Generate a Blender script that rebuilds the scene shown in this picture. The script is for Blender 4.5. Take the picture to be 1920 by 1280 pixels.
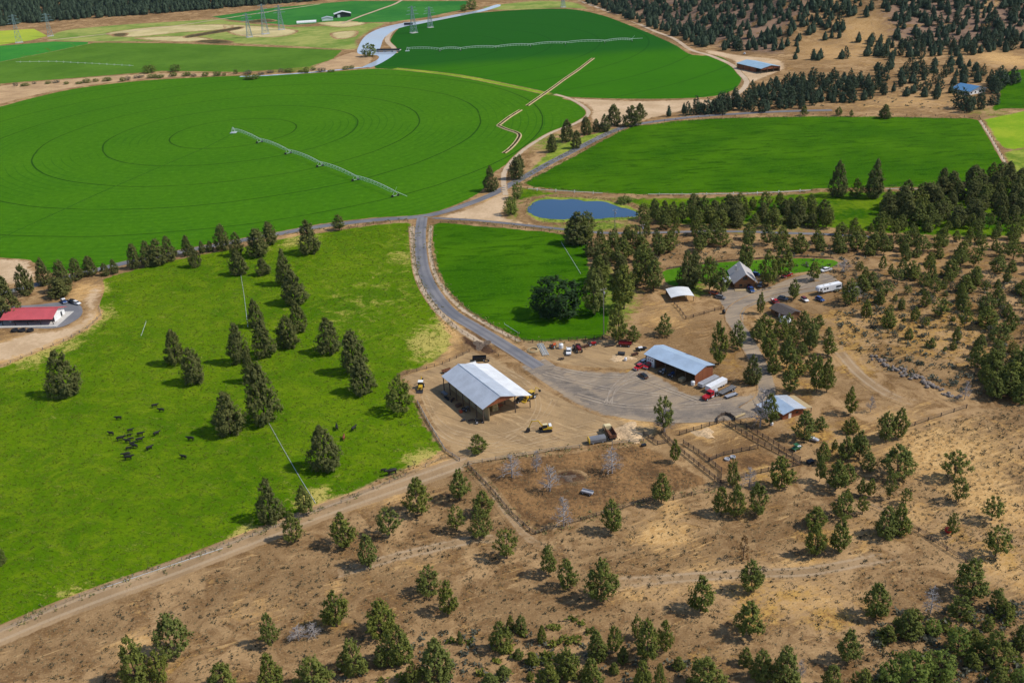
import bpy, bmesh, math, random
import numpy as np
from mathutils import Vector, Matrix
from mathutils.geometry import delaunay_2d_cdt

for o in list(bpy.data.objects):
    bpy.data.objects.remove(o)
scene = bpy.context.scene
COL = scene.collection
random.seed(7)
R = math.radians

# ------------------------------------------------------------------ camera
CAM_H, FPX, PITCH, ROLL = 170.0, 1800.0, math.atan(860 / 1800.0), R(-3)
_c, _s = math.cos(ROLL), math.sin(ROLL)
_r0 = Vector((1, 0, 0)); _d0 = Vector((0, -math.sin(PITCH), -math.cos(PITCH)))
FWD = Vector((0, math.cos(PITCH), -math.sin(PITCH)))
RGT = _r0 * _c - _d0 * _s
DWN = _r0 * _s + _d0 * _c
cam_d = bpy.data.cameras.new('camera')
cam_d.sensor_fit = 'HORIZONTAL'; cam_d.sensor_width = 36; cam_d.lens = 36 * FPX / 1920
cam_d.clip_start = 1; cam_d.clip_end = 30000
cam = bpy.data.objects.new('camera', cam_d); COL.objects.link(cam)
_m = Matrix((RGT, -DWN, -FWD)).transposed().to_4x4()
_m.translation = Vector((0, 0, CAM_H)); cam.matrix_world = _m
scene.camera = cam

# ------------------------------------------------------------------ sky, sun, exposure
SUN_TO = Vector((0.66, -0.08, 0.78)).normalized()
el = math.asin(SUN_TO.z); az = math.atan2(SUN_TO.x, SUN_TO.y)
world = bpy.data.worlds.new('World'); scene.world = world; world.use_nodes = True
wn = world.node_tree.nodes; wl = world.node_tree.links; wn.clear()
sky = wn.new('ShaderNodeTexSky'); sky.sky_type = 'NISHITA'; sky.sun_disc = False
sky.sun_elevation = el; sky.sun_rotation = az; sky.altitude = 900; sky.dust_density = 1.0
bg = wn.new('ShaderNodeBackground'); bg.inputs['Strength'].default_value = 0.145
wo = wn.new('ShaderNodeOutputWorld')
wl.new(sky.outputs[0], bg.inputs[0]); wl.new(bg.outputs[0], wo.inputs[0])
sun_d = bpy.data.lights.new('sun', 'SUN'); sun_d.energy = 4.1; sun_d.angle = R(1.5); sun_d.color = (1, 0.94, 0.84)
sun = bpy.data.objects.new('sun', sun_d); COL.objects.link(sun)
sun.rotation_euler = (-SUN_TO).to_track_quat('-Z', 'Y').to_euler(); sun.location = (0, 0, 400)
scene.view_settings.view_transform = 'Standard'; scene.view_settings.look = 'None'
scene.view_settings.exposure = -0.1; scene.view_settings.gamma = 1
scene.view_settings.use_curve_mapping = False
scene.render.engine = 'CYCLES'

# ------------------------------------------------------------------ terrain
def flat(px, py):
    d = RGT * (px - 960) + DWN * (py - 640) + FWD * FPX
    t = CAM_H / -d.z
    return (d.x * t, d.y * t)

def pl_dist(x, y, poly, closed=False):
    """distance to a polyline, numpy arrays"""
    best = np.full(np.shape(x), 1e18)
    pts = list(poly) + ([poly[0]] if closed else [])
    for (ax, ay), (bx, by) in zip(pts[:-1], pts[1:]):
        dx, dy = bx - ax, by - ay
        L = dx * dx + dy * dy + 1e-9
        t = np.clip(((x - ax) * dx + (y - ay) * dy) / L, 0, 1)
        best = np.minimum(best, (x - ax - t * dx) ** 2 + (y - ay - t * dy) ** 2)
    return np.sqrt(best)

def inside(x, y, poly):
    r = np.zeros(np.shape(x), bool)
    n = len(poly)
    for i in range(n):
        ax, ay = poly[i]; bx, by = poly[(i + 1) % n]
        c = (ay > y) != (by > y)
        with np.errstate(divide='ignore', invalid='ignore'):
            xi = ax + (y - ay) * (bx - ax) / (by - ay if by != ay else 1e-9)
        r ^= c & (x < xi)
    return r

HILL_R = [flat(*q) for q in [(1085, 3), (1190, 42), (1262, 70), (1312, 92), (1400, 92), (1470, 105), (1560, 92), (1700, 88), (1850, 82), (1990, 80)]]
HILL_R_POLY = [(90, 9000)] + [(125, 1900)] + HILL_R + [(5000, 900), (5000, 9000)]
HILL_L = [flat(*q) for q in [(-150, 66), (0, 50), (150, 38), (300, 27), (440, 15), (600, 4)]]
HILL_L_POLY = [(-6000, 1500)] + HILL_L + [(-60, 1820), (-60, 9000), (-6000, 9000)]

def hterr(x, y):
    x = np.asarray(x, float); y = np.asarray(y, float)
    z = 0.35 * np.sin(x / 23.0 + 0.7) * np.cos(y / 31.0) + 0.25 * np.sin((x + y) / 17.0) + 0.3 * np.cos((x - 0.6 * y) / 41.0)
    amp = np.clip((x + 0.12 * (y - 330) - 95) / 60, 0, 1) * np.clip((520 - y) / 60, 0, 1) + 0.35
    z = z * amp
    # rangeland to the right climbs a little and is hummocky
    k = np.clip((x - 118) / 90, 0, 1) * np.clip((430 - y) / 90, 0, 1) * np.clip((y - 150) / 80, 0, 1)
    z = z + k * (3.5 + 1.2 * np.sin(x / 9.0) * np.sin(y / 11.0))
    for poly, line, sl, cap in ((HILL_R_POLY, HILL_R_POLY[:-2], 0.20, 260), (HILL_L_POLY, HILL_L_POLY[:-2], 0.24, 260)):
        ins = inside(x, y, poly)
        d = pl_dist(x, y, line) * ins
        rise = sl * d * np.clip(d / 60, 0.25, 1) * (1 + 0.16 * np.sin(x / 47.0 + y / 90.0) + 0.12 * np.sin(x / 19.0 - y / 33.0))
        z = z + cap * (1 - np.exp(-rise / cap))
    return z

def h1(x, y):
    return float(hterr(np.array([x]), np.array([y]))[0])

def at(px, py, dz=0.0):
    d = RGT * (px - 960) + DWN * (py - 640) + FWD * FPX
    t0 = CAM_H / max(-d.z, 1e-3)
    ts = np.linspace(t0 * 0.45, t0 * 1.03, 240)
    zz = CAM_H + d.z * ts - hterr(d.x * ts, d.y * ts)
    i = int(np.argmax(zz < 0))
    if i == 0:
        t = t0
    else:
        a, b = zz[i - 1], zz[i]
        t = ts[i - 1] + (ts[i] - ts[i - 1]) * a / (a - b)
    x, y = d.x * t, d.y * t
    return Vector((x, y, h1(x, y) + dz))

def ppm(p):
    """pixels (1920 wide) per metre at a point"""
    return FPX / (Vector(p) - Vector((0, 0, CAM_H))).dot(FWD)

def proj(p):
    v = Vector(p) - Vector((0, 0, CAM_H)); t = v.dot(FWD)
    return 960 + FPX * v.dot(RGT) / t, 640 + FPX * v.dot(DWN) / t

def height_for(p, topy):
    lo, hi = 0.0, 80.0
    for _ in range(30):
        m = (lo + hi) / 2
        if proj((p[0], p[1], p[2] + m))[1] > topy: lo = m
        else: hi = m
    return lo

# ------------------------------------------------------------------ node helpers
class NT:
    def __init__(s, tree):
        s.t = tree; s.n = tree.nodes; s.l = tree.links
    def put(s, sock, v):
        if isinstance(v, bpy.types.NodeSocket): s.l.new(v, sock)
        elif v is not None:
            if hasattr(sock.default_value, '__len__') and not hasattr(v, '__len__'): v = (v,) * len(sock.default_value)
            if hasattr(v, '__len__') and len(v) == 3 and len(sock.default_value) == 4: v = (*v, 1)
            sock.default_value = v
    def pos(s):
        return s.n.new('ShaderNodeNewGeometry').outputs['Position']
    def obj(s):
        return s.n.new('ShaderNodeTexCoord').outputs['Object']
    def noise(s, scale, detail=4, rough=0.55, vec=None, dist=0.0):
        n = s.n.new('ShaderNodeTexNoise'); s.put(n.inputs['Vector'], vec if vec is not None else s.pos())
        n.inputs['Scale'].default_value = scale; n.inputs['Detail'].default_value = detail
        n.inputs['Roughness'].default_value = rough; n.inputs['Distortion'].default_value = dist
        return n.outputs[0]
    def voro(s, scale, vec=None, feat='F1', out='Distance'):
        n = s.n.new('ShaderNodeTexVoronoi'); s.put(n.inputs['Vector'], vec if vec is not None else s.pos())
        n.feature = feat; n.inputs['Scale'].default_value = scale
        return n.outputs[out]
    def math(s, op, a, b=None, c=None, clamp=False):
        n = s.n.new('ShaderNodeMath'); n.operation = op; n.use_clamp = clamp
        s.put(n.inputs[0], a); s.put(n.inputs[1], b)
        if c is not None: s.put(n.inputs[2], c)
        return n.outputs[0]
    def step(s, v, lo, hi):
        n = s.n.new('ShaderNodeMapRange'); n.interpolation_type = 'SMOOTHSTEP'
        s.put(n.inputs[0], v); s.put(n.inputs[1], lo); s.put(n.inputs[2], hi)
        return n.outputs[0]
    def mix(s, f, a, b, mode='MIX'):
        n = s.n.new('ShaderNodeMix'); n.data_type = 'RGBA'; n.blend_type = mode
        s.put(n.inputs[0], f); s.put(n.inputs[6], a); s.put(n.inputs[7], b)
        return n.outputs[2]
    def attr(s, name):
        n = s.n.new('ShaderNodeAttribute'); n.attribute_name = name
        return n.outputs['Fac']
    def scalev(s, v, k):
        n = s.n.new('ShaderNodeVectorMath'); n.operation = 'MULTIPLY'; s.put(n.inputs[0], v); n.inputs[1].default_value = k
        return n.outputs[0]
    def rotz(s, v, a):
        n = s.n.new('ShaderNodeVectorRotate'); n.rotation_type = 'Z_AXIS'; s.put(n.inputs['Vector'], v); n.inputs['Angle'].default_value = a
        return n.outputs[0]
    def bump(s, h, strength=0.4, dist=0.3):
        n = s.n.new('ShaderNodeBump'); s.put(n.inputs['Height'], h)
        n.inputs['Strength'].default_value = strength; n.inputs['Distance'].default_value = dist
        return n.outputs[0]
    def group(s, g):
        n = s.n.new('ShaderNodeGroup'); n.node_tree = g
        return n

def new_mat(name):
    m = bpy.data.materials.new(name); m.use_nodes = True
    nt = NT(m.node_tree); b = m.node_tree.nodes['Principled BSDF']
    return m, nt, b

def srgb(r, g, b):
    f = lambda c: ((c / 255 + 0.055) / 1.055) ** 2.4 if c > 10 else c / 255 / 12.92
    return (f(r), f(g), f(b))

# dry rangeland soil shared by the ground and by the worn edges of every sheet on it
G_DIRT = bpy.data.node_groups.new('dry_ground', 'ShaderNodeTree')
G_DIRT.interface.new_socket('Color', in_out='OUTPUT', socket_type='NodeSocketColor')
G_DIRT.interface.new_socket('Height', in_out='OUTPUT', socket_type='NodeSocketFloat')
nt = NT(G_DIRT); go = G_DIRT.nodes.new('NodeGroupOutput')
n1 = nt.noise(0.022, 5, 0.6); n2 = nt.noise(0.10, 7, 0.70, dist=0.8); n3 = nt.noise(0.55, 7, 0.75, dist=0.7)
stv = nt.scalev(nt.rotz(nt.pos(), R(-22)), (0.20, 1.2, 1)); n4 = nt.noise(0.5, 6, 0.7, stv, 1.2)
dirt = nt.mix(nt.step(n1, 0.38, 0.62), srgb(140, 112, 78), srgb(178, 145, 104))
dirt = nt.mix(nt.step(n2, 0.42, 0.62), dirt, srgb(118, 90, 60))
brk = nt.math('ADD', nt.math('MULTIPLY', n2, 0.5), nt.math('ADD', nt.math('MULTIPLY', n4, 0.35), nt.math('MULTIPLY', n3, 0.30)))
straw_w = nt.math('ADD', nt.math('MULTIPLY', nt.attr('straw'), 0.42), nt.math('MULTIPLY', nt.math('SUBTRACT', brk, 0.575), 1.9))
dirt = nt.mix(nt.math('MULTIPLY', nt.step(straw_w, 0.06, 0.40), 0.9), dirt, nt.mix(nt.step(n3, 0.4, 0.62), srgb(222, 182, 124), srgb(192, 150, 94)))
och_w = nt.math('ADD', nt.math('MULTIPLY', nt.attr('ochre'), 0.5), nt.math('MULTIPLY', nt.math('SUBTRACT', brk, 0.575), 2.0))
dirt = nt.mix(nt.math('MULTIPLY', nt.step(och_w, 0.12, 0.46), 0.9), dirt, nt.mix(nt.step(n3, 0.36, 0.62), srgb(134, 96, 50), srgb(194, 154, 84)))
dk_w = nt.math('ADD', nt.math('MULTIPLY', nt.attr('dark'), 0.6), nt.math('MULTIPLY', nt.math('SUBTRACT', brk, 0.575), 1.6))
dirt = nt.mix(nt.math('MULTIPLY', nt.step(dk_w, 0.15, 0.60), 0.75), dirt, srgb(84, 62, 42))
gr_w = nt.math('ADD', nt.attr('green'), nt.math('MULTIPLY', nt.math('SUBTRACT', nt.math('ADD', n3, n2), 1.0), 1.2))
dirt = nt.mix(nt.step(gr_w, 0.3, 0.7), dirt, nt.mix(nt.step(n3, 0.35, 0.65), srgb(56, 92, 20), srgb(134, 148, 54)))
dirt = nt.mix(nt.math('MULTIPLY', nt.step(n4, 0.56, 0.68), 0.4), dirt, srgb(214, 178, 128))
fine = nt.noise(2.2, 5, 0.78, dist=0.5)
dirt = nt.mix(nt.math('MULTIPLY', nt.step(fine, 0.53, 0.68), 0.8), dirt, nt.mix(0.5, dirt, srgb(66, 50, 38)))
dirt = nt.mix(nt.math('MULTIPLY', nt.step(fine, 0.46, 0.32), 0.45), dirt, srgb(222, 186, 136))
nt.l.new(dirt, go.inputs[0])
nt.l.new(nt.math('ADD', nt.math('MULTIPLY', n3, 0.6), nt.math('MULTIPLY', fine, 0.5)), go.inputs[1])

MATS = {}
def sheet_mat(name, colour_fn, width, bump=0.35, rough=0.95, dist=0.3, under=None):
    """own colour, wearing into the dry soil towards the sheet's border"""
    m, nt, b = new_mat(name)
    g = nt.group(G_DIRT)
    col, hh = colour_fn(nt)
    nz = nt.math('SUBTRACT', nt.noise(0.25, 6, 0.72), 0.5)
    e = nt.math('ADD', nt.attr('edge'), nt.math('MULTIPLY', nz, width * 2.2))
    msk = nt.step(e, width * 0.25, width * 0.8)
    nt.put(b.inputs['Base Color'], nt.mix(msk, under(nt)[0] if under else g.outputs[0], col))
    b.inputs['Roughness'].default_value = rough; b.inputs['Specular IOR Level'].default_value = 0.3 if 'water' in name else 0.02
    if hh is not None: nt.put(b.inputs['Normal'], nt.bump(hh, bump, dist))
    MATS[name] = m
    return m

m, nt, b = new_mat('dry_soil'); g = nt.group(G_DIRT)
nt.put(b.inputs['Base Color'], g.outputs[0]); b.inputs['Roughness'].default_value = 1; b.inputs['Specular IOR Level'].default_value = 0.0
nt.put(b.inputs['Normal'], nt.bump(g.outputs[1], 0.55, 0.5)); MATS['dry_soil'] = m

def c_pasture(nt):
    a = nt.noise(0.018, 4, 0.55); c = nt.noise(0.10, 6, 0.7, dist=1.0)
    st = nt.noise(0.42, 6, 0.72, nt.scalev(nt.rotz(nt.pos(), R(25)), (0.5, 1.7, 1)), 1.2); f = nt.noise(0.8, 6, 0.78, dist=0.8)
    col = nt.mix(nt.step(a, 0.35, 0.65), srgb(76, 112, 5), srgb(98, 128, 10))
    col = nt.mix(nt.math('MULTIPLY', nt.step(c, 0.42, 0.66), 0.8), col, srgb(116, 138, 20))
    col = nt.mix(nt.math('MULTIPLY', nt.step(st, 0.50, 0.62), 0.75), col, srgb(54, 92, 4))
    y = nt.math('ADD', nt.attr('straw'), nt.math('MULTIPLY', nt.math('SUBTRACT', nt.math('ADD', nt.math('MULTIPLY', c, 1.1), nt.math('ADD', st, f)), 1.55), 1.5))
    col = nt.mix(nt.math('MULTIPLY', nt.step(y, 0.30, 0.75), 0.85), col, srgb(196, 178, 98))
    col = nt.mix(nt.math('MULTIPLY', nt.step(nt.math('ADD', st, nt.math('MULTIPLY', f, 0.8)), 0.98, 1.10), 0.6), col, srgb(166, 170, 72))
    col = nt.mix(nt.math('MULTIPLY', nt.step(f, 0.53, 0.63), 0.7), col, srgb(34, 66, 8))
    return col, nt.math('ADD', st, f)
def c_alfalfa(nt):
    a = nt.noise(0.012, 3, 0.5); f = nt.noise(0.22, 7, 0.78)
    col = nt.mix(a, srgb(58, 106, 9), srgb(74, 120, 13))
    col = nt.mix(nt.math('MULTIPLY', nt.step(f, 0.48, 0.64), 0.45), col, srgb(40, 92, 10))
    col = nt.mix(nt.math('MULTIPLY', nt.step(f, 0.47, 0.34), 0.35), col, srgb(92, 148, 34))
    # wheel ruts left by the irrigation towers, centred on the pivot
    px, py = PIVOT[0], PIVOT[1]
    sub = nt.n.new('ShaderNodeVectorMath'); sub.operation = 'SUBTRACT'; nt.put(sub.inputs[0], nt.pos()); sub.inputs[1].default_value = (px, py, 0)
    flt = nt.scalev(sub.outputs[0], (1, 1, 0))
    ln = nt.n.new('ShaderNodeVectorMath'); ln.operation = 'LENGTH'; nt.put(ln.inputs[0], flt)
    r = nt.math('ADD', ln.outputs['Value'], nt.math('MULTIPLY', nt.math('SUBTRACT', nt.noise(0.02, 2), 0.5), 3.0))
    ph = nt.math('ABSOLUTE', nt.math('SUBTRACT', nt.math('FRACT', nt.math('ADD', nt.math('DIVIDE', r, SPAN), 0.5)), 0.5))
    rut = nt.math('MULTIPLY', nt.math('MULTIPLY', nt.step(ph, 0.017, 0.007), nt.step(r, 20, 30)), nt.step(nt.noise(0.03, 4, 0.7), 0.16, 0.46))
    fine = nt.math('ABSOLUTE', nt.math('SUBTRACT', nt.math('FRACT', nt.math('DIVIDE', r, 6.3)), 0.5))
    fm = nt.math('MULTIPLY', nt.step(fine, 0.10, 0.02), nt.math('MULTIPLY', nt.step(nt.noise(0.013, 2, 0.5), 0.42, 0.56), 0.6))
    col = nt.mix(fm, col, srgb(34, 90, 14))
    col = nt.mix(nt.math('MULTIPLY', rut, 0.8), col, srgb(22, 62, 12))
    return col, f
def c_alfalfa2(nt):
    a = nt.noise(0.012, 3, 0.5); f = nt.noise(0.2, 5, 0.7, nt.scalev(nt.pos(), (0.35, 1, 1)))
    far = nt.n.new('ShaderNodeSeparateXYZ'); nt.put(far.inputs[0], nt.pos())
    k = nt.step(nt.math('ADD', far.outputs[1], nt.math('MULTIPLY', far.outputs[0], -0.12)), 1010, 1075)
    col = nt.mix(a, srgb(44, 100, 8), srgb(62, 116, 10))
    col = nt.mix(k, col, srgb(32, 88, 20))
    col = nt.mix(nt.math('MULTIPLY', nt.step(f, 0.48, 0.7), 0.4), col, srgb(34, 88, 16))
    sub = nt.n.new('ShaderNodeVectorMath'); sub.operation = 'SUBTRACT'; nt.put(sub.inputs[0], nt.pos()); sub.inputs[1].default_value = (PIVOT2[0], PIVOT2[1], 0)
    ln = nt.n.new('ShaderNodeVectorMath'); ln.operation = 'LENGTH'; nt.put(ln.inputs[0], nt.scalev(sub.outputs[0], (1, 1, 0)))
    ph = nt.math('ABSOLUTE', nt.math('SUBTRACT', nt.math('FRACT', nt.math('ADD', nt.math('DIVIDE', ln.outputs['Value'], SPAN2), 0.5)), 0.5))
    col = nt.mix(nt.math('MULTIPLY', nt.step(ph, 0.025, 0.01), 0.5), col, srgb(20, 70, 16))
    return col, f
def c_hay(nt):
    a = nt.noise(0.02, 4, 0.6); st = nt.noise(0.16, 6, 0.7, nt.scalev(nt.pos(), (0.35, 1.3, 1)), 0.9); f = nt.noise(0.9, 5, 0.72)
    col = nt.mix(nt.step(a, 0.35, 0.65), srgb(52, 96, 3), srgb(70, 112, 5))
    col = nt.mix(nt.math('MULTIPLY', nt.step(st, 0.46, 0.66), 0.85), col, srgb(34, 76, 2))
    col = nt.mix(nt.math('MULTIPLY', nt.step(f, 0.53, 0.68), 0.45), col, srgb(92, 134, 16))
    col = nt.mix(nt.math('MULTIPLY', nt.step(f, 0.46, 0.32), 0.5), col, srgb(32, 70, 2))
    return col, nt.math('ADD', st, f)
def plain(c1, c2, sc=0.05, fs=0.5):
    def fn(nt):
        a = nt.noise(sc, 5, 0.6); f = nt.noise(fs, 5, 0.7)
        col = nt.mix(nt.step(nt.math('ADD', nt.math('MULTIPLY', a, 0.6), nt.math('MULTIPLY', f, 0.4)), 0.38, 0.62), c1, c2)
        return col, f
    return fn
def c_yard(nt):
    a = nt.noise(0.05, 5, 0.6, dist=1.0); st = nt.noise(0.35, 5, 0.65, nt.scalev(nt.rotz(nt.pos(), R(35)), (0.18, 1.0, 1)), 1.4); f = nt.noise(1.4, 5, 0.75)
    col = nt.mix(nt.step(a, 0.38, 0.62), srgb(158, 132, 98), srgb(178, 148, 108))
    col = nt.mix(nt.math('MULTIPLY', nt.step(st, 0.5, 0.68), 0.6), col, srgb(126, 104, 78))
    col = nt.mix(nt.math('MULTIPLY', nt.step(st, 0.44, 0.32), 0.55), col, srgb(206, 176, 134))
    col = nt.mix(nt.math('MULTIPLY', nt.step(f, 0.55, 0.75), 0.4), col, srgb(98, 80, 64))
    return col, nt.math('ADD', nt.math('MULTIPLY', st, 2), f)
def c_gravel(nt):
    a = nt.noise(0.05, 5, 0.6, dist=1.2); st = nt.noise(0.3, 5, 0.65, nt.scalev(nt.rotz(nt.pos(), R(-20)), (0.14, 1.0, 1)), 1.6); f = nt.noise(1.6, 5, 0.75)
    col = nt.mix(nt.step(a, 0.38, 0.62), srgb(140, 127, 112), srgb(160, 142, 120))
    col = nt.mix(nt.math('MULTIPLY', nt.step(st, 0.5, 0.66), 0.65), col, srgb(106, 100, 98))
    col = nt.mix(nt.math('MULTIPLY', nt.step(st, 0.44, 0.32), 0.5), col, srgb(186, 168, 146))
    col = nt.mix(nt.math('MULTIPLY', nt.step(f, 0.56, 0.75), 0.35), col, srgb(84, 78, 72))
    return col, nt.math('ADD', nt.math('MULTIPLY', st, 2), f)
def c_track(nt):
    u = nt.math('ABSOLUTE', nt.attr('across')); f = nt.noise(1.2, 5, 0.7); a = nt.noise(0.08, 4, 0.6)
    col = nt.mix(nt.step(a, 0.4, 0.6), srgb(152, 126, 94), srgb(168, 140, 106))
    rut = nt.math('MULTIPLY', nt.step(nt.math('ABSOLUTE', nt.math('SUBTRACT', u, 0.42)), 0.20, 0.06), 0.5)
    col = nt.mix(rut, col, srgb(186, 164, 136))
    col = nt.mix(nt.math('MULTIPLY', nt.step(f, 0.5, 0.72), 0.4), col, srgb(112, 92, 76))
    return col, f
def c_asphalt(nt):
    u = nt.math('ABSOLUTE', nt.attr('across')); f = nt.noise(2.0, 4, 0.7); a = nt.noise(0.06, 4, 0.6)
    col = nt.mix(nt.step(a, 0.4, 0.6), srgb(112, 113, 118), srgb(130, 128, 130))
    rut = nt.math('MULTIPLY', nt.step(nt.math('ABSOLUTE', nt.math('SUBTRACT', u, 0.45)), 0.28, 0.08), 0.45)
    col = nt.mix(rut, col, srgb(92, 94, 102))
    col = nt.mix(nt.math('MULTIPLY', nt.step(f, 0.5, 0.75), 0.25), col, srgb(150, 140, 128))
    return col, f

def c_ditch(nt):
    u = nt.math('ABSOLUTE', nt.attr('across')); f = nt.noise(0.5, 5, 0.7)
    col = nt.mix(f, srgb(158, 144, 104), srgb(208, 190, 146))
    return nt.mix(nt.step(nt.math('ADD', u, nt.math('MULTIPLY', nt.math('SUBTRACT', f, 0.5), 0.6)), 0.5, 0.36), col, srgb(62, 52, 36)), f
def c_roadgravel(nt):
    u = nt.attr('across'); f = nt.noise(1.2, 5, 0.72); a = nt.noise(0.06, 5, 0.6, dist=1.5)
    st = nt.noise(1.0, 4, 0.6, nt.scalev(nt.pos(), (0.09, 0.5, 1)), 0.8)
    col = nt.mix(nt.step(a, 0.38, 0.62), srgb(122, 113, 104), srgb(142, 129, 114))
    col = nt.mix(nt.math('MULTIPLY', nt.step(st, 0.5, 0.64), 0.7), col, srgb(94, 88, 82))
    return nt.mix(nt.math('MULTIPLY', nt.step(f, 0.5, 0.7), 0.35), col, srgb(170, 150, 128)), f
PIVOT = at(438, 249); _e = at(739, 368)
SPAN = ((_e - PIVOT).length) / 4.97
PIVOT2 = at(770, 92); SPAN2 = 55.0

sheet_mat('pasture_grass', c_pasture, 3.2, 0.7, dist=0.5)
sheet_mat('alfalfa', c_alfalfa, 1.6, 0.35, dist=0.4)
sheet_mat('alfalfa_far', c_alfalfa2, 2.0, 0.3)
sheet_mat('hay_grass', c_hay, 2.4, 0.5, dist=0.4)
sheet_mat('lawn_grass', plain(srgb(62, 108, 14), srgb(84, 128, 24)), 0.8)
sheet_mat('olive_crop', plain(srgb(74, 110, 30), srgb(88, 124, 38), 0.015, 0.1), 3)
sheet_mat('bright_crop', plain(srgb(52, 124, 44), srgb(64, 134, 48), 0.02, 0.1), 3)
sheet_mat('yellow_crop', plain(srgb(168, 178, 60), srgb(150, 168, 60), 0.02, 0.1), 3)
sheet_mat('deep_crop', plain(srgb(44, 108, 44), srgb(62, 124, 50), 0.012, 0.08), 3)
sheet_mat('meadow', plain(srgb(104, 132, 54), srgb(158, 160, 88), 0.015, 0.08), 12)
sheet_mat('damp_grass', plain(srgb(46, 88, 5), srgb(104, 128, 20), 0.05, 0.3), 7, 0.6)
sheet_mat('weeds', plain(srgb(96, 122, 36), srgb(152, 160, 66), 0.08, 0.5), 4, 0.6)
sheet_mat('yellow_grass', plain(srgb(112, 150, 30), srgb(146, 164, 44), 0.03, 0.3), 3)
sheet_mat('bare_sand', plain(srgb(184, 156, 122), srgb(208, 180, 146), 0.05, 0.5), 5, 0.6)
sheet_mat('bare_bank', plain(srgb(166, 136, 102), srgb(196, 164, 124), 0.05, 0.5), 4, 0.7)
sheet_mat('mauve_soil', plain(srgb(112, 92, 80), srgb(150, 122, 100), 0.03, 0.2), 40)
sheet_mat('corral_soil', plain(srgb(100, 76, 52), srgb(152, 116, 76), 0.10, 0.8), 3, 0.8, dist=0.5)
sheet_mat('manure', plain(srgb(64, 48, 38), srgb(104, 78, 58), 0.1, 0.7), 3, 0.7)
sheet_mat('yard_dirt', c_yard, 3, 0.7)
sheet_mat('yard_gravel', c_gravel, 3.5, 0.6)
sheet_mat('track_dirt', c_track, 1.0, 0.5)
sheet_mat('pale_track', plain(srgb(196, 176, 150), srgb(180, 158, 132), 0.05, 0.6), 1.2)
sheet_mat('asphalt', c_asphalt, 0.35, 0.2)
sheet_mat('ditch_bank', c_ditch, 0.3, 0.6)
sheet_mat('road_gravel', c_roadgravel, 4.0, 0.4, under=c_gravel)
sheet_mat('tyre_mark', plain(srgb(188, 164, 130), srgb(168, 142, 110), 0.1, 0.8), 0.4, 0.3, under=c_yard)
sheet_mat('tyre_mark_grey', plain(srgb(182, 168, 150), srgb(150, 138, 126), 0.1, 0.8), 0.4, 0.3, under=c_gravel)
sheet_mat('drive_gravel', c_gravel, 0.9, 0.4)
sheet_mat('faint_track', c_track, 2.6, 0.5)
sheet_mat('crop_rut', plain(srgb(42, 92, 10), srgb(48, 100, 13)), 0.05)
sheet_mat('tan_meadow', plain(srgb(176, 164, 112), srgb(206, 188, 140), 0.03, 0.2), 9)
sheet_mat('dark_scrub', plain(srgb(64, 60, 40), srgb(104, 92, 62), 0.05, 0.2), 7)

def simple(name, col, rough=0.6, metal=0.0, var=0.12, scale=1.2, spec=0.4):
    """painted or raw surface with blotchy wear"""
    if name in MATS: return MATS[name]
    m, nt, b = new_mat(name)
    f = nt.noise(scale, 5, 0.65); lo = tuple(c * (1 - var * 1.6) for c in col); hi = tuple(min(1, c * (1 + var)) for c in col)
    nt.put(b.inputs['Base Color'], nt.mix(nt.step(f, 0.32, 0.68), lo, hi))
    b.inputs['Roughness'].default_value = rough; b.inputs['Metallic'].default_value = metal; b.inputs['Specular IOR Level'].default_value = spec
    MATS[name] = m
    return m

# ------------------------------------------------------------------ object helpers
def link(o, parent=None):
    COL.objects.link(o)
    if parent is not None: o.parent = parent
    return o
def tag(o, label, cat, group=None):
    o['label'] = label; o['category'] = cat
    if group: o['group'] = group
    return o
def thing(name, label, cat, loc=(0, 0, 0), rz=0.0, group=None):
    o = link(bpy.data.objects.new(name, None)); o.empty_display_size = 0.5
    o.location = loc; o.rotation_euler = (0, 0, rz)
    return tag(o, label, cat, group)
def np_mesh(name, V, F, mat=None, smooth=False, attrs=None):
    me = bpy.data.meshes.new(name)
    me.from_pydata([tuple(map(float, v)) for v in V], [], [tuple(map(int, f)) for f in F])
    for k, a in (attrs or {}).items():
        at_ = me.attributes.new(k, 'FLOAT', 'POINT'); at_.data.foreach_set('value', np.asarray(a, np.float32))
    if mat: me.materials.append(mat)
    if smooth: me.polygons.foreach_set('use_smooth', [True] * len(me.polygons))
    me.update()
    return me

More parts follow.
